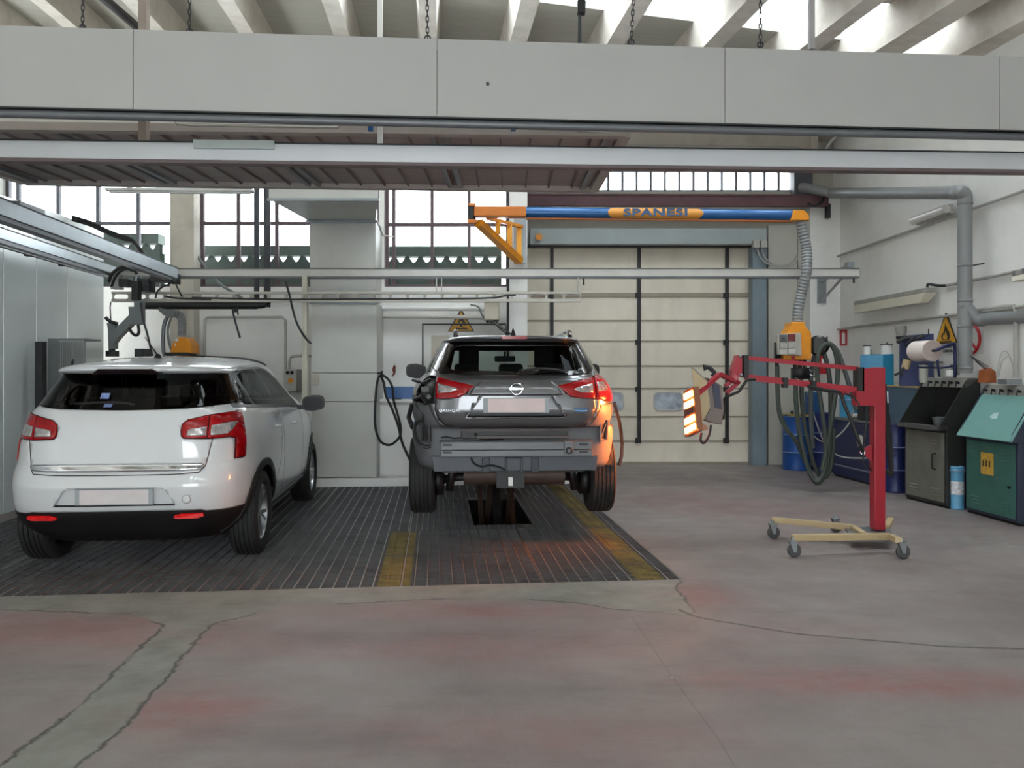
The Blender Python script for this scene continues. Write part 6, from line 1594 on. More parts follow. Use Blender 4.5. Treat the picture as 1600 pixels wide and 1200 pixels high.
m = MB(); m.tube([P(1262, 318, 12.2), P(1272, 322, 12.2), P(1284, 316, 12.2), P(1288, 306, 12.2)], .02, 6, smooth_path=4); m.box(P(1292, 0, 12.3).x, 12.3, Z_(340, 12.3), P(1298, 0, 12.3).x, 12.39, Z_(318, 12.3)); tag(m.build('cable_bundle', M_DARK), 'tangle of dark cables at the right end of the maroon beam', 'cables')
# wall lamps
def wall_lamp(pa, pb, drop, label, closed=True, grp=None):
    a, b = RW(*pa, .12), RW(*pb, .12)
    t = thing('wall_lamp', label, 'wall lamp', tuple((a + b) / 2), group=grp)
    MB().beam(a, b, .13, .06).build('lamp_base', mat('lamp_base_grey', (150, 148, 140), .5), t, bevel=.01)
    dz = Vector((-.05, 0, -drop)); e_ = (b - a).normalized() * .06
    m = MB(); n_ = Vector((.075, 0, 0)); q = [a + Vector((0, 0, -.03)) - n_, b + Vector((0, 0, -.03)) - n_, b + Vector((0, 0, -.03)) + n_, a + Vector((0, 0, -.03)) + n_]
    q2 = [a + dz + e_ - n_ * .6, b + dz - e_ - n_ * .6, b + dz - e_ + n_ * .6, a + dz + e_ + n_ * .6]
    m.hexa(q2 + q); m.build('lamp_cover', mat('lamp_cover', (196, 190, 172), .3, var=.03), t, bevel=.008)
    m = MB()
    for k in range(5): p = a.lerp(b, .06 + .22 * k); m.cbox(p + Vector((-.06, 0, .0)), .02, .04, .05)
    m.build('lamp_clips', M_GALV, t)
    m = MB(); m.box(b.x - .02, a.lerp(b, .5).y - .03, a.z + .02, RW(*pa, 0).x, a.lerp(b, .5).y + .03, a.z + .035); 
wall_lamp((1341, 474), (1455, 453), .15, 'large unlit fluorescent wall lamp with a yellowed cover, lower of the two')
a, b = RW(1434, 345, .07), RW(1487, 326, .07)
t = thing('wall_lamp', 'small round-tube wall lamp on the upper conduit of the right wall', 'wall lamp', tuple((a + b) / 2))
MB().beam(a, b, .05, .12).build('lamp_base', M_CONDUIT, t, bevel=.01)
MB().tube([a + Vector((-.06, 0, 0)), b + Vector((-.06, 0, 0))], .05, 14).build('lamp_tube', mat('lamp_tube', (214, 212, 208), .15, .1), t)
wall_lamp((1590, 428), (1660, 412), .09, 'fluorescent wall lamp cut off by the right edge of the photo')
# signs on the right wall
def RWp(px, py, off): return RW(px, py, off)
t = thing('extinguisher_sign', 'small red and white fire extinguisher sign on the right wall', 'sign', tuple(RW(1317, 540, .01)))
m = MB(); q = [RW(1312, 540, .01), RW(1323, 540, .01), RW(1323, 515, .01), RW(1312, 515, .01)]; m.prism(q, (.008, 0, 0)); m.build('red_board', mat('sign_red', (180, 22, 36), .5), t)
m = MB(); q = [RW(1315.5, 537, .014), RW(1320, 537, .014), RW(1320, 521, .014), RW(1315.5, 521, .014)]; m.prism(q, (.003, 0, 0)); m.prism([RW(1316.5, 521, .014), RW(1319, 521, .014), RW(1318.6, 518, .014), RW(1317, 518, .014)], (.003, 0, 0)); m.build('symbol', M_WHITE, t)
t = thing('fire_extinguisher', 'red fire extinguisher on the right wall behind the hose loops', 'fire extinguisher', tuple(RW(1293, 585, .15) if False else P(1293, 585, 11.9)))
cx_ = P(1293, 0, 12.0)
m = MB(); zt_, zb2 = Z_(556, 12.0), Z_(584, 12.0); m.lathe([(0, zb2), (.085, zb2), (.09, zb2 + .03), (.09, zt_ - .05), (.05, zt_), (.02, zt_ + .02), (0, zt_ + .02)], Matrix.Translation((cx_.x, 12.2, 0)), 20); m.build('cylinder', mat('sign_red', (180, 22, 36)), t)
m = MB(); m.box(cx_.x - .03, 12.17, zt_ + .02, cx_.x + .03, 12.23, zt_ + .07); m.build('valve', M_BLACK, t)
m = MB(); m.box(cx_.x - .045, 12.105, Z_(572, 12.1), cx_.x + .045, 12.112, Z_(560, 12.1)); m.build('label', M_WHITE, t)
m = MB(); m.box(cx_.x - .03, 12.28, zt_ - .15, cx_.x + .03, 12.4, zt_ - .1); m.build('wall_bracket', M_DARK, t)
tb = RW(1479, 537, .012); s0 = tb
tri_sign(tb, (-1, .0, 0), (0, 0, 1), .48, .36, 'yellow triangular flammable-material sign on the right wall with text plate below', 'flame')
t = bpy.data.objects[[o.name for o in COL.objects if o.name.startswith('warning_sign')][-1]]
m = MB(); q = [RW(1467, 551, .012), RW(1493, 552, .012), RW(1493, 539, .012), RW(1467, 539, .012)]; m.prism(q, (.006, 0, 0)); pl = m.build('text_plate', M_WHITE, t)
c_ = (q[0] + q[1] + q[2] + q[3]) / 4
Mt = Matrix.Translation(c_ + Vector((-.004, 0, 0))) @ Matrix.Rotation(-PI / 2, 4, 'Z') @ Matrix.Rotation(PI / 2, 4, 'X')
text_mesh('MATERIALE\nINFIAMMABILE', .05, 'plate_lettering', M_BLACK, Mt, pl, .002, .001, .9)
t = thing('prohibition_sign', 'white board with red prohibition ring on the right wall behind the duct pipe', 'sign', tuple(RW(1516, 553, .012)))
m = MB(); m.prism([RW(1494, 552, .006), RW(1536, 553, .006), RW(1536, 507, .006), RW(1494, 507, .006)], (.004, 0, 0)); m.build('white_board', mat('pale_board', (206, 206, 204), .6), t)
c_ = RW(1515, 530, .012); m = MB(); rr = .17
m.tube([c_ + Vector((0, rr * 1.15 * math.cos(q), rr * math.sin(q))) for q in [2 * PI * k / 36 for k in range(37)]], .016, 6, caps=False); m.beam(c_ + Vector((0, rr * .8, rr * .7)), c_ + Vector((0, -rr * .8, -rr * .7)), .012, .03, up=(1, 0, 0)); m.build('red_ring', mat('sign_red', (180, 22, 36)), t)

# ------------------------------------------------------------------ washing cabinets, drums, tank along the right wall
WXa = lambda Y: WX0 + WXS * Y - .01
def washer(name, label, fp_near, fp_far, z_body, z_top, back, mb_, ms, mlid, closed, hood_over=.08):
    """fp_near/fp_far: front floor corners (near the viewer / farther). The front looks to the room, the side to the viewer"""
    n_, f_ = Vector(fp_near), Vector(fp_far); e_ = (f_ - n_); ln = e_.length; e_.normalize(); r_ = Vector((e_.y, -e_.x, 0)); 
    if r_.x < 0: r_ = -r_
    t = thing(name, label, 'washing cabinet', tuple((n_ + f_) / 2 + r_ * .2)); t.location.z = 0; WM[t.name] = Matrix.Translation(t.location)
    D = back
    def q(a, d, z): return n_ + e_ * a + r_ * d + Vector((0, 0, z))
    MB().hexa([q(0, 0, .03), q(ln, 0, .03), q(ln, D, .03), q(0, D, .03), q(0, 0, z_body), q(ln, 0, z_body), q(ln, D, z_body), q(0, D, z_body)]).build('cabinet_body', ms, t, bevel=.006)
    MB().hexa([q(.0, .02, 0), q(ln, .02, 0), q(ln, D - .02, 0), q(0, D - .02, 0), q(0, .02, .03), q(ln, .02, .03), q(ln, D - .02, .03), q(0, D - .02, .03)]).build('plinth', M_BLACK, t)
    d = MB().hexa([q(.03, -.012, .06), q(ln - .03, -.012, .06), q(ln - .03, -.001, .06), q(.03, -.001, .06), q(.03, -.012, z_body - .03), q(ln - .03, -.012, z_body - .03), q(ln - .03, -.001, z_body - .03), q(.03, -.001, z_body - .03)]).build('door', mb_, t, bevel=.003)
    m = MB()
    for a0 in (.10, ln - .24):
        for z0 in (.12, z_body - .2):
            for k in range(3):
                z = z0 + k * .035; m.hexa([q(a0, -.02, z), q(a0 + .14, -.02, z), q(a0 + .14, -.012, z), q(a0, -.012, z), q(a0, -.014, z + .012), q(a0 + .14, -.014, z + .012), q(a0 + .14, -.012, z + .012), q(a0, -.012, z + .012)])
    m.build('louvres', mb_, d)
    # hood sides
    for a in (0, ln - .012):
        MB().prism([q(a, -hood_over, z_body), q(a, -hood_over, z_body + .04), q(a, D * .62, z_top), q(a, D, z_top), q(a, D, z_body)], e_ * .012).build('hood_side', ms, t)
    MB().hexa([q(0, D - .02, z_body), q(ln, D - .02, z_body), q(ln, D, z_body), q(0, D, z_body), q(0, D - .02, z_top), q(ln, D - .02, z_top), q(ln, D, z_top), q(0, D, z_top)]).build('hood_back', ms, t)
    # control strip
    s_ = MB().hexa([q(.0, D * .50, z_top - .10), q(ln, D * .50, z_top - .10), q(ln, D * .62, z_top - .10), q(0, D * .62, z_top - .10), q(.0, D * .62, z_top + .01), q(ln, D * .62, z_top + .01), q(ln, D, z_top + .01), q(0, D, z_top + .01)]).build('control_strip', mat('control_grey', (140, 138, 132), .5, .2, var=.1), t, bevel=.004)
    for k in range(6):
        a = ln * (.1 + .16 * k); p = q(a, D * .50, z_top - .05)
        m = MB(); m.cyl(p, p + Vector((-.035, -.01, .01)), .014, 8); m.beam(p + Vector((-.03, 0, 0)), p + Vector((-.045, -.01, -.04)), .012, .01); m.build('knob', M_BLACK, s_)
    if closed:
        MB().hexa([q(-.01, -hood_over - .02, z_body + .01), q(ln + .01, -hood_over - .02, z_body + .01), q(ln + .01, -hood_over + .01, z_body + .0), q(-.01, -hood_over + .01, z_body + .0),
                   q(-.01, D * .50, z_top - .09), q(ln + .01, D * .50, z_top - .09), q(ln + .01, D * .53, z_top - .10), q(-.01, D * .53, z_top - .10)]).build('lid', mlid, t, bevel=.004)
        pm = MB(); pm.hexa([q(ln * .42, -.017, z_body - .36), q(ln * .66, -.017, z_body - .36), q(ln * .66, -.013, z_body - .36), q(ln * .42, -.013, z_body - .36), q(ln * .42, -.017, z_body - .14), q(ln * .66, -.017, z_body - .14), q(ln * .66, -.013, z_body - .14), q(ln * .42, -.013, z_body - .14)]); pm.build('yellow_label', mat('label_ochre', (190, 150, 60), .6, var=.2, scale=30), d)
        pm = MB()
        for k in range(3):
            a = ln * (.48 + .06 * k); pm.hexa([q(a, -.019, z_body - .28 + .01 * k), q(a + .02, -.019, z_body - .28), q(a + .02, -.0175, z_body - .28), q(a, -.0175, z_body - .28), q(a, -.019, z_body - .22), q(a + .015, -.019, z_body - .21), q(a + .015, -.0175, z_body - .21), q(a, -.0175, z_body - .22)])
        pm.build('label_marks', M_BLACK, d)
        MB().cyl(q(.1, -.012, z_body * .45), q(.1, -.03, z_body * .45), .014, 8).build('lock', M_BLACK, d)
        c1 = q(ln * .5, D * .26 - .05, (z_body + z_top) / 2 + .01)
        tv = (q(0, D * .50, z_top - .09) - q(0, -hood_over - .02, z_body + .01)).normalized(); nn = tv.cross(e_).normalized(); nn = nn if nn.z > 0 else -nn
        cc = q(ln * .5, -hood_over - .02, z_body + .01).lerp(q(ln * .5, D * .50, z_top - .09), .5)
        MB().prism([cc + e_ * x + tv * y_ + nn * .002 for x, y_ in ((-.06, -.02), (.0, -.03), (.06, -.01), (.03, .04), (-.03, .05))], nn * .002).build('lid_sticker', mat('sticker_pale', (180, 206, 206), .5), t)
    else:
        MB().hexa([q(.0, -hood_over - .02, z_body - .0), q(ln, -hood_over - .02, z_body), q(ln, .02, z_body - .0), q(0, .02, z_body - .0), q(.0, -hood_over - .02, z_body + .045), q(ln, -hood_over - .02, z_body + .045), q(ln, .02, z_body + .045), q(0, .02, z_body + .045)]).build('front_lip', mat('worn_lip', (92, 92, 90), .5, .3), t)
        h = MB(); h.tube([q(.16, -.012, z_body * .48), q(.16, -.05, z_body * .49), q(.16, -.05, z_body * .68), q(.16, -.012, z_body * .69)], .010, 8); h.build('door_handle', M_BLACK, d)
        m = MB(); m.lathe([(.05, 0), (.075, .10), (.07, .10), (.045, .01)], Matrix.Translation(q(ln * .35, .1, z_body + .03)), 14); m.build('cup', M_GALV, t)
    return t
M_BLK = mat('black_enamel', (42, 44, 42), .4, var=.2, scale=4); M_GDOOR = mat('grey_green_door', (112, 112, 102), .5, .2, var=.1, dirt=(70, 68, 60), dirt_amt=.5)
M_TEAL = mat('teal_enamel', (58, 104, 94), .45, .1, var=.1, dirt=(38, 60, 56), dirt_amt=.5); M_LID = mat('teal_lid', (118, 164, 158), .35, .1, var=.05)
nb, fb_ = FL(1479, 795), FL(1414, 779)
w1 = washer('parts_washer', 'black open parts washer with grey-green door standing under the grey duct pipe', nb, fb_, .84, 1.40, min(.62, 5.1 - nb.x - .02), M_GDOOR, M_BLK, None, False)
ng, fg = FL(1591, 823), FL(1509, 800)
w2 = washer('parts_washer', 'teal green parts washer with closed sloping lid at the right edge', ng, fg, .80, 1.33, min(.36, 5.19 - ng.x - .02), M_TEAL, mat('navy_side', (38, 46, 66), .45, var=.1), M_LID, True)
# rack things on top of the washers
t = thing('spray_gun_rack', 'orange-brown block with thin wires on top of the black parts washer', 'tool rack', tuple(P(1545, 588, 8.35)))
MB().prism([P(x, y, 8.35) for x, y in ((1538, 598), (1540, 579), (1548, 575), (1556, 581), (1557, 598))], (0, .12, 0)).build('block', mat('rust_orange', (150, 82, 40), .7, var=.2), t)
m = MB()
for k in range(4): m.tube([P(1545, 582 - 3 * k, 8.38), P(1525 - 3 * k, 565 - 3 * k, 8.4)], .004, 5)
m.build('wires', M_DARK, t)
m = MB(); m.tube([P(1558, 590, 8.1), P(1562, 560, 8.1), P(1568, 549, 8.1), P(1576, 553, 8.1), P(1584, 575, 8.1), P(1585, 590, 8.1)], .008, 6, smooth_path=5); m.tube([P(1560, 590, 8.1), P(1566, 565, 8.1), P(1576, 556, 8.1)], .008, 6, smooth_path=5); tag(m.build('thin_hose', M_CONDUIT), 'thin pale hose arching above the green parts washer', 'hose')
m = MB(); m.box(P(1568, 0, 8).x, 7.95, 1.35, P(1592, 0, 8).x, 8.1, 1.40); tag(m.build('metal_tray', M_GALV), 'small metal tray lying on top of the green parts washer', 'tray')
# tank and drums
M_NAVY = mat('navy_tank', (32, 40, 84), .4, .1, var=.08, dirt=(26, 32, 62), dirt_amt=.5); M_DBLUE = mat('drum_blue', (24, 72, 140), .4, .1, var=.06); M_DNAVY = mat('drum_navy', (30, 38, 86), .4, .1, var=.06)
ta, tb_ = FL(1381, 764), FL(1301, 743)
e_ = (tb_ - ta).normalized(); r_ = Vector((e_.y, -e_.x, 0)); r_ = r_ if r_.x > 0 else -r_; ln = (tb_ - ta).length
t = thing('navy_tank', 'long dark navy metal tank with a white oval label behind the red post', 'tank', tuple((ta + tb_) / 2)); 
def qt(a, d, z): return ta + e_ * a + r_ * d + Vector((0, 0, z))
MB().hexa([qt(0, 0, .02), qt(ln, 0, .02), qt(ln, .4, .02), qt(0, .4, .02), qt(0, 0, .80), qt(ln, 0, .80), qt(ln, .4, .80), qt(0, .4, .80)]).build('tank_body', M_NAVY, t, bevel=.02)
MB().hexa([qt(.02, .02, 0), qt(ln - .02, .02, 0), qt(ln - .02, .38, 0), qt(.02, .38, 0), qt(.02, .02, .02), qt(ln - .02, .02, .02), qt(ln - .02, .38, .02), qt(.02, .38, .02)]).build('skid', M_BLACK, t)
MB().hexa([qt(-.02, -.02, .80), qt(ln + .02, -.02, .80), qt(ln + .02, .42, .80), qt(-.02, .42, .80), qt(-.02, -.02, .83), qt(ln + .02, -.02, .83), qt(ln + .02, .42, .83), qt(-.02, .42, .83)]).build('top_rim', M_GREY, t)
cz = .55; m = MB(); m.prism([qt(ln * .42 + .09 * math.cos(q), -.004, cz + .085 * math.sin(q)) for q in [2 * PI * k / 20 for k in range(20)]], -r_ * .004); m.build('oval_label', M_WHITE, t)
m = MB(); m.beam(qt(.02, -.01, .17), qt(ln - .02, -.01, .17), .012, .02); m.build('lower_rib', mat('rib_pale', (120, 126, 150), .4), t)
def drum(px, py, r, h, mt_, label, z0=0.0, name='steel_drum', cat='drum', c=None, ribs=(.33, .66)):
    c = c or (FL(px, py) + Vector((0, r, 0)))
    t = thing(name, label, cat, (c.x, c.y, z0))
    pr = [(0, 0), (r, 0), (r + .006, .01), (r, .03)]
    for q in ribs: pr += [(r, h * q - .03), (r + .01, h * q), (r, h * q + .03)]
    pr += [(r, h - .03), (r + .006, h - .01), (r, h), (r - .015, h), (r - .02, h - .012), (0, h - .012)]
    MB().lathe(pr, Matrix.Translation((c.x, c.y, z0)), 36).build('drum_body', mt_, t)
    m = MB()
    for q in ribs: m.lathe([(r + .0105, h * q - .006), (r + .0135, h * q), (r + .0105, h * q + .006)], Matrix.Translation((c.x, c.y, z0)), 36)
    m.build('rolling_hoop', mat('hoop_pale', (130, 150, 180), .35, .3), t)
    return t, c
drum(0, 0, .2, .80, M_DBLUE, 'bright blue steel drum beside the roller door column', c=Vector((4.27, 12.0, 0)))
drum(0, 0, .15, .86, M_DNAVY, 'dark navy drum between the bright blue drum and the tank', c=Vector((4.60, 11.82, 0)))
dx = FL(1404, 771); drum(0, 0, .155, .84, M_DNAVY, 'navy drum between the red post and the black parts washer', c=Vector((dx.x + .03, dx.y + .15, 0)))
# blue can between the washers
cn = FL(1503, 797); t, _ = drum(0, 0, .065, .46, mat('can_blue', (96, 160, 196), .4), 'light blue can on the floor between the two parts washers', name='paint_can', cat='can', c=Vector((cn.x - .01, cn.y + .07, 0)), ribs=(.9,))
m = MB(); m.lathe([(.0665, .16), (.0668, .30)], Matrix.Translation((cn.x - .01, cn.y + .07, 0)), 30); m.build('white_label', mat('can_label', (206, 208, 212), .5, var=.4, scale=30), t)
# wall shelf and boards with bits
Yb = 10.9
t = thing('wall_shelf', 'low wall shelf with yellow front edge behind the hoses', 'shelf', tuple(P(1265, 652, 12.1)))
MB().box(P(1232, 0, 12.1).x, 12.0, Z_(652, 12.1), P(1296, 0, 12.1).x, 12.38, Z_(648, 12.1)).build('shelf_board', mat('ochre_edge', (170, 150, 70), .6), t)
MB().box(P(1240, 0, 12.2).x, 12.3, .86, P(1244, 0, 12.2).x, 12.34, Z_(652.5, 12.1)).build('shelf_leg', M_DARK, t)
m = MB(); m.box(P(1262, 0, 12.2).x, 12.2, Z_(648, 12.1), P(1284, 0, 12.2).x, 12.36, Z_(612, 12.2)); tag(m.build('blue_canister', mat('canister_blue', (20, 74, 130), .4), bevel=.02), 'dark blue canister standing on the low wall shelf', 'canister')
tz = .83
def on_tank(a, d): return qt(a, d, tz)
c_ = on_tank(ln * .93, .2); drum(0, 0, .13, .30, mat('pail_cyan', (70, 150, 190), .4), 'light blue pail standing on the far end of the navy tank', z0=tz, name='pail', cat='pail', c=c_, ribs=(.8,))
t = thing('clutter_bottle', 'small orange and black bottle standing on the navy tank', 'bottle', tuple(on_tank(ln * .62, .15)))
c_ = on_tank(ln * .62, .15); MB().lathe([(0, 0), (.03, 0), (.03, .16), (.012, .2), (.012, .24), (0, .24)], Matrix.Translation(c_), 14).build('bottle_body', mat('bottle_orange', (190, 84, 50), .4), t)
MB().lathe([(.015, .24), (.02, .25), (.02, .28), (0, .28)], Matrix.Translation(c_), 12).build('cap', M_BLACK, t)
c_ = on_tank(ln * .72, .12); m = MB(); m.cyl(c_ + Vector((-.04, 0, .035)), c_ + Vector((.06, 0, .035)), .034, 12); tag(m.build('paper_roll', M_WHITE), 'small white roll lying on the navy tank', 'roll')
c_ = on_tank(ln * .40, .06); m = MB(); m.box(c_.x - .07, c_.y - .12, tz, c_.x + .06, c_.y + .12, tz + .2); m.box(c_.x - .05, c_.y - .07, tz + .2, c_.x + .04, c_.y + .07, tz + .27); tag(m.build('black_case', M_DARK, bevel=.02), 'dark grey case on the navy tank left of the red post', 'case')
m = MB(); c_ = on_tank(ln * .1, .06); m.box(c_.x - .06, c_.y - .05, tz, c_.x + .06, c_.y + .15, tz + .07); m.tube([c_ + Vector((-.1, -.1, .1)), c_ + Vector((0, -.12, .13)), c_ + Vector((.12, -.1, .1))], .02, 6); tag(m.build('spray_gun', M_GALV), 'spray gun lying on the near end of the navy tank', 'spray gun')
# steel-blue backboard, cyan cabinet with two cups
YH = 9.9
WXh = lambda Y: WX0 + WXS * Y
t = thing('backboard', 'wide steel-blue backboard with wooden top ledge behind the red post', 'board', tuple(P(1400, 655, YH)))
bb0, bb1 = P(1340, 0, 10.9), P(1437, 0, 9.35)
m = MB(); m.hexa([Vector((bb0.x, bb0.y, .84)), Vector((bb1.x, bb1.y, .84)), Vector((bb1.x + .04, bb1.y + .02, .84)), Vector((bb0.x + .04, bb0.y + .02, .84)), Vector((bb0.x, bb0.y, 1.28)), Vector((bb1.x, bb1.y, 1.28)), Vector((bb1.x + .04, bb1.y + .02, 1.28)), Vector((bb0.x + .04, bb0.y + .02, 1.28))]); m.build('board_panel', mat('steel_blue', (72, 96, 116), .5, .1, var=.1), t)
m = MB(); m.hexa([Vector((bb0.x - .02, bb0.y, 1.28)), Vector((bb1.x - .02, bb1.y, 1.28)), Vector((bb1.x + .22, bb1.y + .02, 1.28)), Vector((bb0.x + .22, bb0.y + .02, 1.28)), Vector((bb0.x - .02, bb0.y, 1.30)), Vector((bb1.x - .02, bb1.y, 1.30)), Vector((bb1.x + .22, bb1.y + .02, 1.30)), Vector((bb0.x + .22, bb0.y + .02, 1.30))]); m.build('wooden_ledge', mat('plywood', (170, 150, 104), .7), t)
t = thing('gun_cleaner', 'cyan blue gun cleaning cabinet with two white cups on the wooden ledge', 'gun cleaner', tuple(P(1372, 605, 10.25)))
YG = 10.2
ga, gb = P(1344, 0, YG), P(1385, 0, YG)
m = MB(); m.hexa([P(1344, 604, YG + .12), P(1380, 604, YG), P(1397, 604, YG + .05), P(1362, 604, YG + .3), P(1344, 555, YG + .12), P(1380, 554, YG), P(1397, 553, YG + .05), P(1362, 553, YG + .3)]); m.build('cabinet_body', mat('cyan_enamel', (26, 128, 168), .35, var=.05), t, bevel=.006)
for px, wpx, py in ((1354.5, 11, 541), (1385, 17, 539)):
    c_ = P(px, 554, YG + .12); r_q = wpx / 2 / F * YG; h_ = (554 - py) / F * YG
    MB().lathe([(0, 0), (r_q, 0), (r_q, h_), (0, h_)], Matrix.Translation(c_), 18).build('white_cup', M_WHITE, t)
    MB().lathe([(0, h_), (r_q * 1.08, h_), (r_q * 1.08, h_ + .012), (0, h_ + .014)], Matrix.Translation(c_), 18).build('black_cap', M_BLACK, t)
MB().cyl(P(1386, 539, YG + .12), P(1386, 535, YG + .12), .008, 6).build('cap_knob', M_BLACK, t)
B(P(1360, 0, YG).x, YG + .1, Z_(554, YG), P(1367, 0, YG).x, YG + .16, Z_(546, YG)).build('small_box', M_DARK, t)
# navy tool board with paper roll
t = thing('tool_board', 'dark navy upright tool board carrying clips and tools beside the paper roll', 'tool board', tuple(P(1430, 608, 9.5)))
tp0, tp1 = P(1407, 0, 9.62), P(1459, 0, 9.40)
m = MB(); m.hexa([Vector((tp0.x, tp0.y, 1.30)), Vector((tp1.x, tp1.y, 1.30)), Vector((tp1.x + .01, tp1.y + .05, 1.30)), Vector((tp0.x + .01, tp0.y + .05, 1.30)), Vector((tp0.x, tp0.y, 1.90)), Vector((tp1.x, tp1.y, 1.92)), Vector((tp1.x + .01, tp1.y + .05, 1.92)), Vector((tp0.x + .01, tp0.y + .05, 1.90))]); m.build('board_panel', mat('navy_board', (40, 50, 92), .5, .1, var=.08), t)
m = MB(); m.box(tp0.x - .06, tp0.y - .08, 1.86, tp0.x + .08, tp0.y - .01, 1.90); m.tube([P(1402, 535, 9.4), P(1415, 528, 9.4), P(1432, 530, 9.35), P(1444, 524, 9.3)], .025, 6); m.beam(P(1413, 541, 9.3), P(1430, 526, 9.3), .02, .02); m.cyl(P(1451, 524, 9.2), P(1451, 514, 9.2), .008, 6); m.build('clips_and_tools', M_DARK, t)
t2_ = thing('grey_cup', 'grey plastic cup on the top left corner of the navy tool board', 'cup', tuple(P(1408, 524, 9.45)))
MB().lathe([(0, 0), (.045, 0), (.062, .05), (.062, .12), (.04, .13), (0, .13)], Matrix.Translation(P(1408, 525, 9.45)), 20).build('cup_body', mat('grey_cup', (134, 132, 126), .5), t2_)
rl = thing('paper_roll_holder', 'blue wire holder with a big white paper towel roll above the black washer', 'paper roll', tuple(P(1450, 565, 9.0)))
a, b = P(1432, 549, 9.05), P(1457, 548, 8.72)
M_PAPER = mat('paper_white', (226, 214, 206), .8, var=.02)
MB().cyl(a, b, .115, 36).build('roll', M_PAPER, rl)
m = MB(); ax = (b - a).normalized(); m.cyl(b, b + ax * .004, .112, 36); m.build('roll_end', mat('paper_end', (168, 152, 146), .8, var=.1, scale=30), rl)
m = MB(); m.cyl(a - ax * .05, b + ax * .07, .014, 10); m.build('spindle', M_DARK, rl)
m = MB(); m.tube([b + ax * .06, P(1478, 541, 8.75), P(1488, 538, 8.75), P(1492, 542, 8.78), P(1492, 590, 8.8)], .018, 8, smooth_path=4); m.tube([P(1466, 543, 8.75), P(1465, 565, 8.75), P(1468, 588, 8.8)], .014, 8, smooth_path=3); m.build('blue_frame', M_NAVY, rl)
m = MB(); m.tube([P(1432, 574, 8.8), P(1470, 575, 8.8), P(1495, 572, 8.8)], .01, 6); m.build('cross_wire', M_NAVY, rl)
def jar(px, py, wpx, hpx, Y, mt_, label, cap=None, name='cup', cat='cup', tilt=0):
    c_ = P(px, py, Y); r_q = wpx / 2 / F * Y; h_ = hpx / F * Y; t = thing(name, label, cat, tuple(c_))
    M_ = Matrix.Translation(c_) @ Matrix.Rotation(tilt, 4, 'Y')
    MB().lathe([(0, 0), (r_q * .85, 0), (r_q, h_ * .2), (r_q, h_), (r_q * .9, h_), (r_q * .9, h_ * .9), (0, h_ * .9)], M_, 18).build('cup_body', mt_, t)
    if cap: MB().lathe([(0, h_ + .001), (r_q * 1.1, h_ + .001), (r_q * 1.1, h_ + .014), (0, h_ + .014)], M_, 18).build('cap', cap, t)
    return t
M_CUP = mat('translucent_plastic', (170, 170, 160), .4, var=.08)
jar(1443, 598, 13, 28, 8.95, M_CUP, 'tall grey plastic cup hanging below the paper roll', M_DARK)
jar(1466, 591, 13, 24, 8.85, M_CUP, 'translucent cup with dark cap under the blue wire frame', M_BLACK)
jar(1483, 588, 12, 10, 8.8, M_WHITE, 'low white jar on top of the black parts washer', None)
jar(1493, 586, 13, 14, 8.9, M_CUP, 'squat dark-lidded jar next to the duct pipe foot', M_BLACK)
t = jar(1414, 577, 12, 15, 9.2, M_CREAM, 'cream spray gun cup hanging in front of the navy tool board', M_BLACK, 'spray_gun', 'spray gun', .25)
m = MB(); m.tube([P(1413, 574, 9.18), P(1406, 582, 9.18), P(1398, 586, 9.18)], .014, 8, smooth_path=3); m.tube([P(1408, 580, 9.18), P(1410, 588, 9.18)], .012, 6); m.build('gun_body', M_DARK, t)
m = MB(); m.cyl(P(1386, 612, 9.72), P(1387, 662, 9.6), .014, 8); tag(m.build('white_stick', M_WHITE), 'white stick leaning on the steel-blue backboard', 'stick')

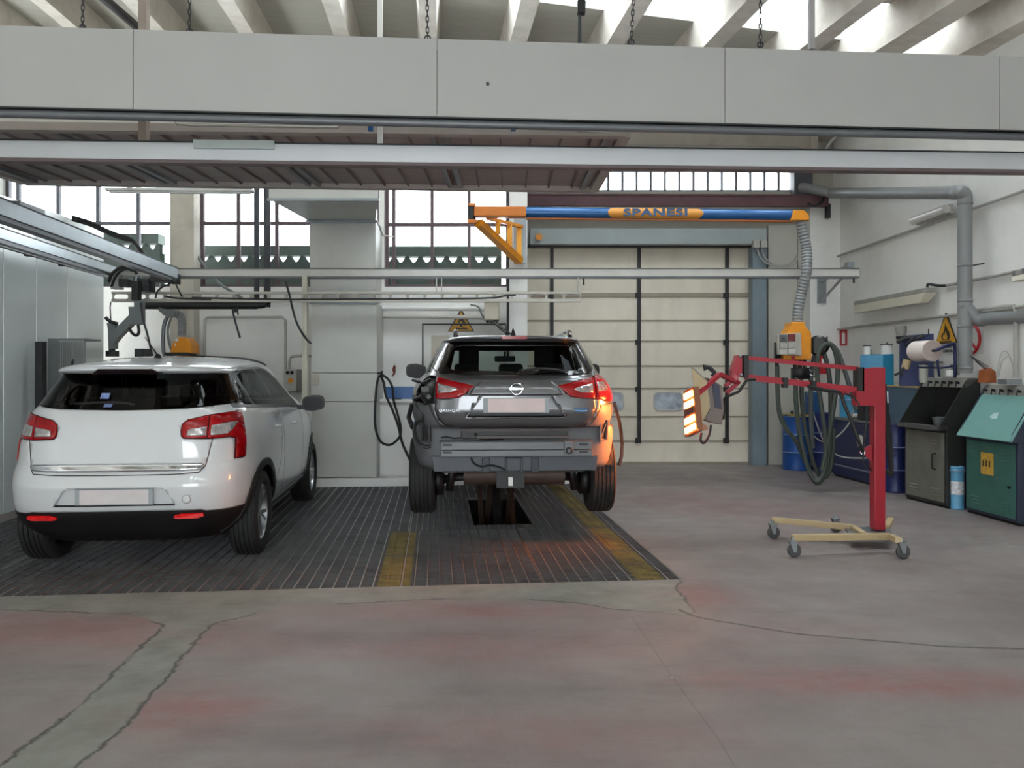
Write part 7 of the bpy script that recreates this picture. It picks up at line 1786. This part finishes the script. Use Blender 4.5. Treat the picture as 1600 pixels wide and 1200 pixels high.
# ------------------------------------------------------------------ give every loose piece its own part
SPLIT = {'louvres', 'mounting_bracket', 'joint_flange', 'motor_block', 'stop_pin', 'cable_loop', 'hanger_rods', 'skirt_brackets', 'cross_rails', 'drop_rods', 'clamp', 'hose_loop', 'push_button', 'cable_gland', 'beam_slots', 'clips', 'wire', 'bolt',
         'thin_cable', 'coiled_cable', 'cable_tie', 'valve_block', 'small_pipes', 'pipe_socket', 'scissor_arm', 'counter_arm', 'wires', 'lamp_clips', 'base_cross_member', 'side_connector', 'window_sticker', 'recess_edge',
         'rear_suspension', 'underbody', 'hydraulic_ram', 'clips_and_tools', 'retainer_strip', 'torn_plastic', 'pivot_bracket', 'blue_frame', 'bumper_beam_lower', 'end_bracket', 'lower_joint', 'yoke', 'tailgate_gap', 'loose_arch_edge'}
SINGLE = {'louvres': 'louvre', 'rear_suspension': 'suspension_link', 'hanger_rods': 'hanger_rod', 'skirt_brackets': 'skirt_bracket', 'cross_rails': 'cross_rail', 'drop_rods': 'drop_rod', 'beam_slots': 'beam_slot', 'clips': 'clip', 'small_pipes': 'small_pipe', 'wires': 'thin_wire', 'lamp_clips': 'lamp_clip', 'clips_and_tools': 'hanging_tool'}
NOSPLIT = {"tailgate_gap", "torn_plastic", "loose_arch_edge", "yoke", "bumper_beam_lower", "end_bracket", "recess_edge", "window_sticker"}
def islands(me):
    par = list(range(len(me.vertices)))
    def find(a):
        while par[a] != a: par[a] = par[par[a]]; a = par[a]
        return a
    for e in me.edges:
        a, b = find(e.vertices[0]), find(e.vertices[1])
        if a != b: par[a] = b
    g = {}
    for p in me.polygons: g.setdefault(find(p.vertices[0]), []).append(p)
    return list(g.values())
for o in list(COL.objects):
    if o.type != 'MESH' or o.parent is None: continue
    base = o.name.split('.')[0]
    if base not in SPLIT or base in NOSPLIT or o.children: continue
    gs = islands(o.data)
    if len(gs) < 2 or len(gs) > 40: continue
    for g in gs:
        idx = {}; fs = []
        for p in g:
            for v in p.vertices: idx.setdefault(v, len(idx))
            fs.append(tuple(idx[v] for v in p.vertices))
        me = bpy.data.meshes.new(SINGLE.get(base, base)); me.from_pydata([tuple(o.data.vertices[v].co) for v in idx], [], fs)
        for q, p in zip(me.polygons, g): q.use_smooth = p.use_smooth
        if o.data.materials: me.materials.append(o.data.materials[0])
        n = bpy.data.objects.new(SINGLE.get(base, base), me); COL.objects.link(n); n.parent = o.parent
        for md in o.modifiers:
            if md.type == 'BEVEL':
                bv = n.modifiers.new('bevel', 'BEVEL'); bv.width = md.width; bv.segments = 2; bv.limit_method = 'ANGLE'; bv.angle_limit = md.angle_limit
    bpy.data.objects.remove(o)
